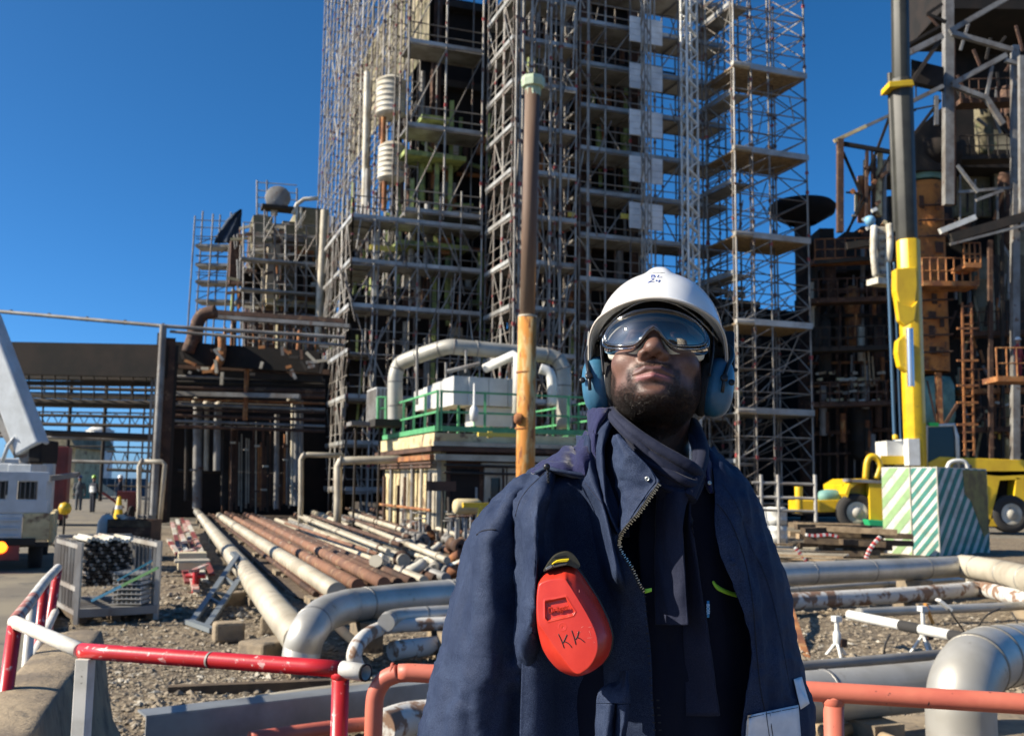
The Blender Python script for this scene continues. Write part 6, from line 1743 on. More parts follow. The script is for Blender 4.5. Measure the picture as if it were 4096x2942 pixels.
post('white_post', c4, M_WHITP, LR, r * .9, dx=-.03)
for z in (.55,):
    rod('middle_rail', lin(Vector((c0.x, c0.y, z)), Vector((c1.x, c1.y, z)), 2), r * .9, M_WHITP, LR); rod('middle_rail', lin(Vector((c1.x, c1.y, z)), Vector((c2_.x, c2_.y, z)), 2), r * .9, M_REDP, LR)
    rod('middle_rail', lin(Vector((c0.x, c0.y, .72)), Vector((c6.x, c6.y, .78)), 2), r * .9, M_WHITP, LR)
# weld beads
for p in (rp_(341, 668.3),):
    mb = MB(); mb.lathe(p - Vector((0, 0, r * .85)), (0, 0, 1), [(r * 1.05, -.008), (r * 1.22, -.002), (r * 1.15, .008)], 24); mb.build('weld_bead', M_REDP, LR)

OR_ = thing('orange_railing', 'faded orange tube railing running behind the man', 'railing', ground(375, 735, .6))
o0, o1, o2, o3 = rp_(402, 671.8), rp_(805, 690), rp_(1024, 703), rp_(1090, 706.5)
p0 = rp_(375, 671)
zc = 1.05
crn = [Vector((p0.x, p0.y, 0)), Vector((p0.x, p0.y, zc - .12)), Vector((p0.x + .004, p0.y, zc - .065)), Vector((p0.x + .028, p0.y - .003, zc - .022)), Vector((p0.x + .07, p0.y - .008, zc - .002))]
ro = .0265
rod('bent_post', crn[:2] + [Vector(tuple(q)) for q in spline([tuple(c) for c in crn[1:]] , 5)][1:], ro, M_ORANGE, OR_)
rod('top_rail', [crn[-1]] + lin(o0 + Vector((0.02, 0, 0)), o1, 4) + [o2, o3], ro, M_ORANGE, OR_)
pp = rp_(833, 691.5)
post('post', pp, M_ORANGE, OR_, ro * 1.0)
mb = MB(); mb.lathe(pp - Vector((0, 0, ro * .9)), (0, 0, 1), [(ro, -.010), (ro * 1.14, -.002), (ro * 1.1, .010)], 24); mb.build('weld_bead', M_ORANGE, OR_)
mb = MB(); mb.lathe(rp_(392, 671.3), Vector((1, -.06, 0)), [(ro, -.003), (ro * 1.035, 0), (ro, .003)], 24); mb.build('weld_bead', M_ORANGE, OR_)
rod('lower_rail', lin(Vector((p0.x, p0.y, .55)), Vector((o3.x, o3.y, .55)), 3), ro * .9, M_ORANGE, OR_)
# dark stains and scrapes on the right-hand rail
for lab, x, y, s in (('stain', 1003, 700, .007), ('stain', 923, 689, .004), ('stain', 887, 692, .0026), ('stain', 856, 684, .0025), ('stain', 1000, 694, .004)):
    c = rp_(x, y + (703 - 690) * 0, 1.05)
    pz = at(x, y, c.y - ro * .97)
    mb = MB(); mb.lathe(pz, (0, -1, .15), [(0, .0012), (s * .8, .001), (s, 0)], 10); mb.build(lab, M_BLACK, OR_)
# concrete barrier at the bottom left
CB = thing('concrete_barrier', 'worn tan concrete barrier running towards the camera at the bottom left', 'concrete barrier', ground(70, 735, 0))
e0, e1 = ground(78, 631, .80), ground(66, 760, .74)
e1 = Vector((at(62, 700, 3.6).x + .25, 2.2, .8))
prof = [(-.34, 0), (-.34, .12), (-.20, .34), (-.13, .74), (-.09, .80), (.09, .80), (.13, .74), (.20, .34), (.34, .12), (.34, 0)]
d = (e1 - e0); d.z = 0; dn = d.normalized(); sd = Vector((dn.y, -dn.x, 0))
P = []
for i in range(13):
    c = e0 + d * (i / 12); P.append([tuple(Vector((c.x, c.y, 0)) + sd * (-x + .012 * mn.noise(Vector((i * .9, x * 9, z * 5)))) + Vector((0, 0, z + .012 * mn.noise(Vector((i * 1.3, x * 7, 3))) * (z > 0)))) for x, z in prof])
P = np.array(P)
PP = np.stack([spline(row, 3) for row in P])
grid_mesh('barrier_body', PP, M_CONC, CB)
mb = MB(); mb.prism([Vector(tuple(q)) for q in PP[0]], dn * .004); mb.build('end_face', M_CONC, CB)
mb = MB(); mb.path([ground(45, 720, .55), ground(66, 700, .62), ground(92, 705, .55)], .006, 5); mb.build('lifting_wire', M_DARKS, CB)
# ================================================================ the worker
NAVY = None
def fabric(name, col, spk, rough=0.8, sc=1700.0, bump=0.22, sheen=0.25, spec=0.2):
    m = bpy.data.materials.new(name)
    m.use_nodes = True
    nt = m.node_tree
    N, L = nt.nodes.new, nt.links.new
    b = nt.nodes['Principled BSDF']
    g = N('ShaderNodeNewGeometry')
    n = N('ShaderNodeTexNoise'); n.inputs['Scale'].default_value = sc; n.inputs['Detail'].default_value = 2.0
    L(g.outputs['Position'], n.inputs['Vector'])
    r = N('ShaderNodeMapRange'); r.inputs['From Min'].default_value = 0.42; r.inputs['From Max'].default_value = 0.74
    L(n.outputs['Fac'], r.inputs['Value'])
    n2 = N('ShaderNodeTexNoise'); n2.inputs['Scale'].default_value = 14.0; n2.inputs['Detail'].default_value = 5.0
    L(g.outputs['Position'], n2.inputs['Vector'])
    ad = N('ShaderNodeMath'); ad.operation = 'MULTIPLY'
    L(r.outputs[0], ad.inputs[0]); L(n2.outputs['Fac'], ad.inputs[1])
    x = N('ShaderNodeMix'); x.data_type = 'RGBA'
    x.inputs[6].default_value = (*col, 1); x.inputs[7].default_value = (*spk, 1)
    L(ad.outputs[0], x.inputs[0])
    L(x.outputs[2], b.inputs['Base Color'])
    b.inputs['Roughness'].default_value = rough
    b.inputs['Sheen Weight'].default_value = sheen
    b.inputs['Sheen Roughness'].default_value = 0.4
    b.inputs['Specular IOR Level'].default_value = spec
    bp = N('ShaderNodeBump'); bp.inputs['Strength'].default_value = bump; bp.inputs['Distance'].default_value = 0.0012
    L(n.outputs['Fac'], bp.inputs['Height'])
    bp2 = N('ShaderNodeBump'); bp2.inputs['Strength'].default_value = 0.5; bp2.inputs['Distance'].default_value = 0.006
    n3 = N('ShaderNodeTexNoise'); n3.inputs['Scale'].default_value = 26.0; n3.inputs['Detail'].default_value = 3.0
    L(g.outputs['Position'], n3.inputs['Vector'])
    L(n3.outputs['Fac'], bp2.inputs['Height'])
    L(bp.outputs[0], bp2.inputs['Normal'])
    L(bp2.outputs[0], b.inputs['Normal'])
    MATS[name] = m
    return m
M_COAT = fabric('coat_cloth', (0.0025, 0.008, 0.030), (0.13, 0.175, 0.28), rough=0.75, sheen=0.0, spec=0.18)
M_FLEECE = fabric('fleece_cloth', (0.010, 0.012, 0.050), (0.030, 0.032, 0.11), sc=420.0, bump=0.9)
M_SCARF = fabric('scarf_cloth', (0.008, 0.011, 0.028), (0.05, 0.056, 0.09), sc=1300.0, sheen=0.06)
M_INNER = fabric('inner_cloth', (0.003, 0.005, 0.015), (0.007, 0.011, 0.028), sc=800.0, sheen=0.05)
M_REFL = mat('reflective_tape', (0.78, 0.78, 0.80), 0.5, 0.0, (0.66, 0.66, 0.68), 30, bump=0.1, bscale=600, bdist=.001)
M_LIME = mat('lime_trim', (0.35, 0.72, 0.06), 0.7)
M_STITCH = mat('stitch_thread', (0.006, 0.008, 0.018), 0.9)
M_ZIP = mat('zip_metal', (0.62, 0.62, 0.55), 0.28, 0.85)
M_ZTAPE = mat('zip_tape', (0.012, 0.012, 0.014), 0.8)
M_BLACKP = mat('black_plastic', (0.010, 0.010, 0.011), 0.38)
M_FOAM = mat('black_foam', (0.012, 0.012, 0.013), 0.9, bump=0.3, bscale=400)
M_HELM = mat('white_shell', (0.84, 0.84, 0.82), 0.16, 0, (0.76, 0.76, 0.73), 9, coat=0.5, col3=(0.55, 0.54, 0.5), scale3=70, lo3=.70, hi3=.76)
M_HRIM = mat('cream_shell_edge', (0.55, 0.50, 0.43), 0.45)
M_MUFF = mat('blue_cup_plastic', (0.026, 0.105, 0.18), 0.42, 0, (0.034, 0.13, 0.215), 30, coat=0.15, bump=0.06, bscale=900, bdist=.0008)
M_CREAM = mat('cream_foam', (0.72, 0.68, 0.54), 0.8)
M_INK = mat('blue_ink', (0.02, 0.07, 0.33), 0.5)
M_INKB = mat('black_ink', (0.012, 0.008, 0.008), 0.5)
M_RED = mat('red_case_plastic', (0.60, 0.042, 0.022), 0.36, 0, (0.55, 0.034, 0.018), 30, coat=0.1, bump=0.10, bscale=1400, bdist=.0004,
            col3=(0.72, 0.14, 0.10), scale3=160, lo3=.71, hi3=.78)
M_OLIVE = mat('olive_black_latch', (0.045, 0.043, 0.03), 0.35)
M_YEL = mat('yellow_latch', (0.80, 0.60, 0.01), 0.45)

def glass(name, tint, refl, rough=0.02, base=0.0):
    m = bpy.data.materials.new(name)
    m.use_nodes = True
    nt = m.node_tree
    nt.nodes.clear()
    N, L = nt.nodes.new, nt.links.new
    out = N('ShaderNodeOutputMaterial')
    t = N('ShaderNodeBsdfTransparent'); t.inputs[0].default_value = (*tint, 1)
    g = N('ShaderNodeBsdfGlossy'); g.inputs['Roughness'].default_value = rough
    g.inputs['Color'].default_value = (*refl, 1)
    lw = N('ShaderNodeFresnel'); lw.inputs['IOR'].default_value = 1.55
    ad = N('ShaderNodeMath'); ad.operation = 'ADD'; ad.inputs[1].default_value = base; ad.use_clamp = True
    L(lw.outputs[0], ad.inputs[0])
    mx = N('ShaderNodeMixShader')
    L(ad.outputs[0], mx.inputs[0]); L(t.outputs[0], mx.inputs[1]); L(g.outputs[0], mx.inputs[2])
    L(mx.outputs[0], out.inputs[0])
    MATS[name] = m
    return m
M_LENS = glass('goggle_lens', (0.46, 0.46, 0.46), (1.0, .90, .78), 0.012, 0.13)
M_RIM = glass('clear_rim', (0.84, 0.85, 0.86), (1, 1, 1), 0.08, 0.07)

# ---- head frame
HC = at(657.5, 368, 1.665)
HR = Matrix.Rotation(math.radians(-11), 3, 'Z') @ Matrix.Rotation(math.radians(-23), 3, 'X') @ Matrix.Rotation(math.radians(1.5), 3, 'Y')
HM = Matrix.Translation(HC) @ HR.to_4x4()
HMi = HM.inverted()
def hp(x, y, z):
    return HM @ Vector((x, y, z))
BASE = Vector((HC.x, HC.y + 0.05, 0))
person = thing('person', 'man in white hard hat, clear goggles and navy jacket looking up', 'person', BASE)

def head_sdf(P0):
    P = P0.copy()
    P[..., 2] = np.where(P[..., 2] < -.03, -.03 + (P[..., 2] + .03) * 1.16, P[..., 2])
    Q = P.copy(); Q[..., 0] = np.abs(Q[..., 0])        # left-right symmetric
    d = ell(Q, (0, .012, .045), (.076, .098, .085))
    d = smin(d, ell(Q, (0, -.030, -.025), (.069, .066, .080)), .03)
    d = smin(d, ell(Q, (.018, -.034, -.078), (.042, .050, .036)), .03)
    d = smin(d, ell(Q, (.052, .005, -.045), (.019, .032, .036)), .03)
    d = smin(d, ell(Q, (0, -.078, -.103), (.025, .020, .018)), .025)     # chin
    d = smin(d, ell(Q, (.042, -.066, -.030), (.026, .024, .022)), .022)   # cheeks
    d = smin(d, ell(Q, (.030, -.078, .035), (.030, .018, .012)), .015)   # brow
    d = smax(d, -ell(Q, (.032, -.102, .012), (.017, .014, .011)), .012)  # sockets
    d = smin(d, ell(Q, (.031, -.080, .010), (.013, .012, .012)), .004)   # eyes under the lens
    d = smin(d, ell(Q, (0, -.082, -.066), (.032, .020, .026)), .018)     # muzzle
    d = smin(d, cap(Q, (0, -.092, .022), (0, -.114, -.024), .0085, .0125), .010)
    d = smin(d, ell(Q, (0, -.117, -.031), (.0145, .0135, .0125)), .008)
    d = smin(d, ell(Q, (.0152, -.104, -.036), (.0100, .0135, .0095)), .006)  # wings
    d = smax(d, -ell(Q, (.0092, -.1140, -.0475), (.0064, .0080, .0092)), .002)  # nostrils
    # lips
    up = np.minimum(cap(Q, (0, -.1035, -.0655), (.011, -.1020, -.0635), .0066, .0070), cap(Q, (.011, -.1020, -.0635), (.031, -.0865, -.0715), .0070, .0034))
    d = smin(d, up, .005)
    lw = cap(Q, (0, -.1005, -.0800), (.026, -.0900, -.0765), .0080, .0042)
    d = smin(d, lw, .004)
    d = smax(d, -cap(Q, (0, -.1105, -.0722), (.032, -.0915, -.0736), .0020, .0012), .0025)
    d = smax(d, -ell(Q, (0, -.1035, -.0925), (.020, .006, .0055)), .010)
    d = smax(d, -ell(Q, (0, -.112, -.0545), (.0035, .006, .007)), .005)   # philtrum
    # ears
    d = smin(d, ell(Q, (.078, .012, -.008), (.008, .018, .030)), .006)
    # neck and upper chest, in the same skin
    d = smin(d, cap(P, (0, .028, -.03), tuple(NECKB), .055, .062), .03)
    return d * .9
NECKB = np.array(HMi @ Vector((HC.x - .004, HC.y + .06, HC.z - .26)))
V, Fc = surfnet(head_sdf, (-.13, -.14, -.30), (.13, .16, .15), .0021)
M_SKIN = bpy.data.materials.new('skin'); MATS['skin'] = M_SKIN
def skin_mat(m):
    m.use_nodes = True
    nt = m.node_tree
    N, L = nt.nodes.new, nt.links.new
    b = nt.nodes['Principled BSDF']
    g = N('ShaderNodeTexCoord')
    def no(s, d=4):
        n = N('ShaderNodeTexNoise'); n.inputs['Scale'].default_value = s; n.inputs['Detail'].default_value = d
        L(g.outputs['Object'], n.inputs['Vector']); return n.outputs['Fac']
    def mp(v, a, bb, c=0.0, d=1.0):
        r = N('ShaderNodeMapRange'); r.inputs[1].default_value = a; r.inputs[2].default_value = bb
        r.inputs[3].default_value = c; r.inputs[4].default_value = d
        L(v, r.inputs[0]); return r.outputs[0]
    def mix(f, A, B):
        x = N('ShaderNodeMix'); x.data_type = 'RGBA'; L(f, x.inputs[0])
        for s, v in ((x.inputs[6], A), (x.inputs[7], B)):
            if isinstance(v, tuple): s.default_value = (*v, 1)
            else: L(v, s)
        return x.outputs[2]
    def at_(n):
        a = N('ShaderNodeAttribute'); a.attribute_name = n; return a.outputs['Fac']
    def mul(a, bb):
        x = N('ShaderNodeMath'); x.operation = 'MULTIPLY'; L(a, x.inputs[0]); L(bb, x.inputs[1]); return x.outputs[0]
    c = mix(mp(no(28), .35, .7), (0.110, 0.052, 0.035), (0.215, 0.112, 0.082))
    c = mix(mp(no(700, 2), .45, .85), c, (0.10, 0.048, 0.034))
    c = mix(mul(at_('beard'), mp(no(900, 2), .30, .52)), c, (0.018, 0.011, 0.009))
    c = mix(at_('lip'), c, (0.23, 0.085, 0.085))
    c = mix(at_('lipdark'), c, (0.10, 0.045, 0.042))
    L(c, b.inputs['Base Color'])
    b.inputs['Roughness'].default_value = 0.46
    b.inputs['Specular IOR Level'].default_value = 0.42
    b.inputs['Subsurface Weight'].default_value = 0.0
    bp = N('ShaderNodeBump'); bp.inputs['Strength'].default_value = 0.5; bp.inputs['Distance'].default_value = 0.0012
    L(no(520, 3), bp.inputs['Height']); L(bp.outputs[0], b.inputs['Normal'])
skin_mat(M_SKIN)
Vl = V.copy()
Vw = (np.array(HM.to_3x3()) @ V.T).T + np.array(HC)
head = np_mesh('head', Vw, Fc, M_SKIN, person)
def sstep(a, b, x):
    t = np.clip((x - a) / (b - a), 0, 1); return t * t * (3 - 2 * t)
def beard_mask(P):
    P = P.copy(); P[:, 2] = np.where(P[:, 2] < -.03, -.03 + (P[:, 2] + .03) * 1.16, P[:, 2])
    ax = np.abs(P[:, 0]); y = P[:, 1]; z = P[:, 2]
    jaw = sstep(-.072, -.098, z + .32 * (ax - .045) * (ax < .045) - .25 * np.clip(ax - .03, 0, .05)) * sstep(.05, .02, y)
    side = sstep(.054, .066, ax) * sstep(-.02, -.06, z) * sstep(-.075, -.055, y) * sstep(.045, .02, y)
    must = sstep(.034, .026, ax) * sstep(-.064, -.058, z) * sstep(-.046, -.052, z) * sstep(-.075, -.09, y) * .9
    corner = sstep(.012, .005, np.abs(ax - .034)) * sstep(-.05, -.06, z) * sstep(-.06, -.075, y) * .8
    mouth = 1 - sstep(.034, .029, ax) * sstep(-.088, -.083, z) * sstep(-.06, -.063, z)
    chinfree = 1 - .85 * np.exp(-((ax) / .024) ** 4 - ((z + .100) / .012) ** 4)
    neck = sstep(-.175, -.140, z)
    return np.clip(np.maximum.reduce([jaw, side, must, corner]) * mouth * chinfree * neck, 0, 1)
bm_ = beard_mask(Vl)
Vz = np.where(Vl[:, 2] < -.03, -.03 + (Vl[:, 2] + .03) * 1.16, Vl[:, 2])
lipU = np.exp(-((Vz + .0645) / .0055) ** 4) * sstep(.032, .027, np.abs(Vl[:, 0])) * sstep(-.080, -.085, Vl[:, 1])
lipL = np.exp(-((Vz + .0785) / .0062) ** 4) * sstep(.029, .024, np.abs(Vl[:, 0])) * sstep(-.080, -.086, Vl[:, 1])
for nm, arr in (('beard', bm_), ('lip', lipL), ('lipdark', lipU)):
    a = head.data.attributes.new(nm, 'FLOAT', 'POINT')
    a.data.foreach_set('value', arr.astype(np.float32))

# beard hairs
rs = np.random.RandomState(3)
M_HAIR = mat('beard_hair', (0.016, 0.011, 0.009), 0.35, 0, (0.10, 0.075, 0.06), 900, lo=.60, hi=.72)
tri_c = Vl[Fc[:, 0]]
e1 = Vl[Fc[:, 2]] - Vl[Fc[:, 0]]; e2 = Vl[Fc[:, 3]] - Vl[Fc[:, 1]]
fn = np.cross(e1, e2); fn /= np.linalg.norm(fn, axis=1, keepdims=True) + 1e-12
wgt = beard_mask(tri_c) ** 1.5 * (tri_c[:, 1] < .03)
pick = rs.choice(len(tri_c), 13000, p=wgt / wgt.sum())
hv, hf = [], []
for t, k in enumerate(pick):
    p = tri_c[k] + rs.randn(3) * .0007
    n = fn[k]
    ax = abs(p[0]); must_ = p[2] > -.064
    L_ = (.0035 if must_ else rs.uniform(.003, .0075)) * (1.25 if (p[2] < -.085) else .8)
    d = n * .8 + rs.randn(3) * .45 + np.array([0, 0, -.35])
    d /= np.linalg.norm(d)
    c = rs.randn(3); c -= d * (c @ d); c /= np.linalg.norm(c) + 1e-9
    s = np.cross(d, c)
    w0 = .00016
    curl = rs.uniform(.2, .9) * L_
    ring = []
    for i, tt in enumerate((0, .35, .7, 1.0)):
        q = p + d * L_ * (tt - .35 * tt * tt) + c * curl * tt * tt + s * curl * .4 * math.sin(tt * 4)
        ww = w0 * (1 - .6 * tt)
        ring += [q + s * ww, q - s * ww * .5 + c * ww, q - s * ww * .5 - c * ww]
    o = len(hv)
    hv += ring
    for i in range(3):
        for j in range(3):
            j2 = (j + 1) % 3
            hf.append((o + i * 3 + j, o + i * 3 + j2, o + i * 3 + 3 + j2, o + i * 3 + 3 + j))
hv = (np.array(HM.to_3x3()) @ np.array(hv).T).T + np.array(HC)
np_mesh('beard', hv, hf, M_HAIR, person)
# close-cropped hair and dark headband cap under the helmet
def capshell(P):
    Q = P.copy()
    d = ell(Q, (0, .012, .050), (.084, .106, .088))
    return smax(d, -(P[..., 2] - .034 + .25 * P[..., 1]), .006)
cv, cf = surfnet(capshell, (-.10, -.12, -.06), (.10, .13, .15), .004)
cv = (np.array(HM.to_3x3()) @ cv.T).T + np.array(HC)
np_mesh('helmet_liner', cv, cf, M_FOAM, person)

# ---- helmet shell
def helm_r(th, e):
    """local point of the shell: th = angle round z (0 = front), e = 0 rim .. 1 crown"""
    a = e * PI / 2
    rx, ry, rz = .1110, .130, .124
    cz = .046
    ca, sa = math.cos(a) ** .86, math.sin(a)
    x = rx * ca * math.sin(th)
    y = -ry * ca * math.cos(th) + .012
    z = cz + rz * sa
    front = max(0, math.cos(th)) ** 2
    # central ridge
    rid = math.exp(-(x / .019) ** 4) * (1 / (1 + math.exp(-(z - .128) * 160)))
    z += .0115 * rid
    return x, y, z
helm = None
def build_helmet():
    nt_, ne = 96, 40
    P = np.zeros((ne + 9, nt_ + 1, 3))
    for j in range(nt_ + 1):
        th = -PI + 2 * PI * j / nt_
        c, s = math.cos(th), math.sin(th)
        # skirt below e=0: visor brim in front, ear dip at the sides, short at the back
        fr = sstep(.05, .75, np.array(c)).item()
        sd = math.exp(-((abs(th) - 1.75) / .55) ** 2)
        bk = sstep(.3, 1.0, np.array(-c)).item()
        drop = .012 + .034 * math.exp(-((abs(th) - 1.70) / .34) ** 2) + .018 * bk - .004 * fr
        out = .003 + .017 * fr ** 1.1 + .001 * sd + .004 * bk
        for i in range(ne + 1):
            x, y, z = helm_r(th, 1 - i / ne)
            P[i, j] = (x, y, z)
        x, y, z = helm_r(th, 0)
        nx, ny = math.sin(th), -math.cos(th)
        for k in range(8):
            t = (k + 1) / 8
            dz = -drop * t - .012 * fr * t * t + .004 * fr
            P[ne + 1 + k, j] = (x + nx * out * t ** .9, y + ny * out * t ** .9, z + dz)
    # sweep the rim: sides lower towards the back
    for i in range(P.shape[0]):
        for j in range(P.shape[1]):
            x, y, z = P[i, j]
            wgt_ = max(0, 1 - (z - .03) / .07) if z < .10 else 0
            z -= wgt_ * (.20 * max(0, y + .09)) * 1.0
            z += .022 * max(0, -y / .145) ** 2 * min(1, max(0, (.17 - z) / .10))
            P[i, j] = (x, y, z)
    S = P.shape
    Pw = (np.array(HM.to_3x3()) @ P.reshape(-1, 3).T).T + np.array(HC)
    return Pw.reshape(S), P
Pw, Ploc = build_helmet()
helm = grid_mesh('helmet', Pw[:, ::-1], [M_HELM, M_HRIM], person, thick=-.0028)
tag(helm, None)
# rolled rim
mb = MB()
mb.path([Pw[-1, j] for j in range(96)], .0022, 6, closed=True)
mb.build('helmet_rim', M_HRIM, helm)
from mathutils.bvhtree import BVHTree
def bvh_grid(Pg):
    r, c, _ = Pg.shape
    vs_ = [Vector(p) for p in Pg.reshape(-1, 3)]
    fs = [(i * c + j, i * c + j + 1, (i + 1) * c + j + 1, (i + 1) * c + j) for i in range(r - 1) for j in range(c - 1)]
    return BVHTree.FromPolygons(vs_, fs)
def stroke_on(bvh, pts2, r, mbx, lift=.0003, n=5):
    """draw a pen stroke given in picture positions onto the surface the ray meets"""
    out = []
    for px, py in spline(pts2, 5) if len(pts2) > 2 else [np.array(pts2[0]) * (1 - t) + np.array(pts2[1]) * t for t in (0, .25, .5, .75, 1)]:
        d = (_f + _r * ((px - 512) / 1000.0) + _u * ((367.5 - py) / 1000.0)).normalized()
        h = bvh.ray_cast(CAMP, d)
        if h[0] is None: continue
        nn = h[1] if h[1].dot(d) < 0 else -h[1]
        out.append(h[0] + nn * lift)
    if len(out) > 1:
        mbx.path(out, r, n)
hb = bvh_grid(Pw)
# handwriting on the helmet (image coordinates of the crop 2440..2800 x 1020..1240 at 6.3x)
def hw(pts):
    return [((2440 + x / 6.3) / 4, (1020 + y / 6.3) / 4) for x, y in pts]
HDY = 0.0
mbx = MB()
for st in ([(1060, 500), (1040, 562)], [(1030, 505), (1110, 498), (1130, 515), (1075, 530)], [(1075, 530), (1138, 540), (1120, 562), (1035, 565)],
           [(1235, 500), (1195, 555), (1315, 555)],
           [(1030, 605), (1110, 603), (945, 695)], [(945, 695), (1120, 662)],
           [(1185, 620), (1160, 655), (1280, 652)], [(1255, 620), (1228, 690)]):
    stroke_on(hb, hw(st), .0007, mbx)
mbx.build('handwriting', M_INK, helm)
mbx = MB()
for k, x in enumerate(range(980, 1385, 34)):
    y = 452 - (x - 980) * .035
    stroke_on(hb, hw([(x, y + 6), (x + 10, y - 7 + (k % 3) * 4), (x + 24, y + 4)]), .0003, mbx)
mbx.build('name_print', M_INKB, helm)

# ---- goggles
def gog_outline(t):
    """half width .078; nose notch at the bottom; returns x, z"""
    c, s = math.cos(t), math.sin(t)
    x = .0800 * (abs(c) ** .88) * (1 if c > 0 else -1)
    if s > 0:
        z = .0335 * s ** .92
    else:
        z = -.0310 * (-s) ** .78 * (1 - .10 * (abs(x) / .08) ** 2)
        z += .0290 * math.exp(-(x / .0175) ** 2)
    return x, z
def gog_y(x):
    return -.1320 + 5.6 * x * x + 110 * x ** 4
GZ = .004
pts_o = []
for i in range(96):
    x, z = gog_outline(2 * PI * i / 96)
    pts_o.append((x, z))
def gp(x, z, dy=0.0, sc=1.0, dz=0.0):
    return hp(x * sc, gog_y(x * sc) + dy - .10 * z + 8.5 * z * z, z * sc + GZ + dz)
# lens: grid between upper and lower outline
cols = 44
lensP = np.zeros((14, cols + 1, 3))
up_ = {}
def zrange(x):
    lo_, hi_ = 9, -9
    for i in range(96):
        (x0, z0), (x1, z1) = pts_o[i], pts_o[(i + 1) % 96]
        if (x0 - x) * (x1 - x) <= 0 and x0 != x1:
            z = z0 + (z1 - z0) * (x - x0) / (x1 - x0)
            lo_, hi_ = min(lo_, z), max(hi_, z)
    return lo_, hi_
for j in range(cols + 1):
    x = .0795 * math.sin((j / cols * 2 - 1) * PI / 2)
    lo_, hi_ = zrange(x)
    for i in range(14):
        z = hi_ + (lo_ - hi_) * i / 13
        lensP[i, j] = gp(x, z)
goggles = grid_mesh('goggles', lensP[:, ::-1], M_LENS, person)
mb = MB()
mb.path([gp(x, z) for x, z in pts_o], .0021, 6, closed=True)
mb.path([gp(x, z, .006, 1.045) for x, z in pts_o], .0026, 6, closed=True)
mb.build('clear_frame', M_RIM, goggles)
# clear outer skirt then cream face seal
sk = np.zeros((6, 97, 3))
for j in range(97):
    x, z = pts_o[j % 96]
    for i in range(6):
        t = i / 5
        sk[i, j] = gp(x, z, .004 + .020 * t, 1.03 + .04 * math.sin(t * 2.2))
grid_mesh('clear_skirt', sk, M_RIM, goggles)
sl2 = np.zeros((5, 97, 3))
for j in range(97):
    x, z = pts_o[j % 96]
    for i in range(5):
        t = i / 4
        ext = (1 if z < 0 else .3) * (.009 * t) * (1 if abs(x) > .018 else .2)
        X = x * (1.0 - .03 * t)
        P3 = hp(X, gog_y(x) * 1.0 + .022 + .016 * t + 4 * z * z, z * 1.0 + GZ - ext)
        sl2[i, j] = P3
grid_mesh('face_seal', sl2, M_CREAM, goggles, thick=.003)
# strap
for s in (-1, 1):
    st = np.zeros((4, 14, 3))
    for j in range(14):
        t = j / 13
        a = t
        x = s * (.083 + .006 * math.sin(t * PI))
        y = -.082 + .15 * t
        for i in range(4):
            st[i, j] = hp(x - s * .02 * t * t, y, GZ + .010 - .020 * i / 3 + .01 * t)
    grid_mesh('goggle_strap', st, M_BLACKP, goggles, thick=.002)
# retracted clear visor edge under the brim
vb = []
for i in range(25):
    t = -1 + 2 * i / 24
    vb.append(hp(.098 * t, -.131 + .078 * t * t, .050 - .026 * t * t))
vis = np.zeros((5, 25, 3))
for i in range(25):
    t = -1 + 2 * i / 24
    for k in range(5):
        vis[k, i] = hp(.098 * t, -.131 + .078 * t * t + .012 * k / 4, .050 - .026 * t * t + .012 * k / 4)
vz = grid_mesh('clear_visor', vis, M_RIM, helm)
mb = MB(); mb.path(vb, .0016, 6); mb.build('visor_edge', M_RIM, vz)

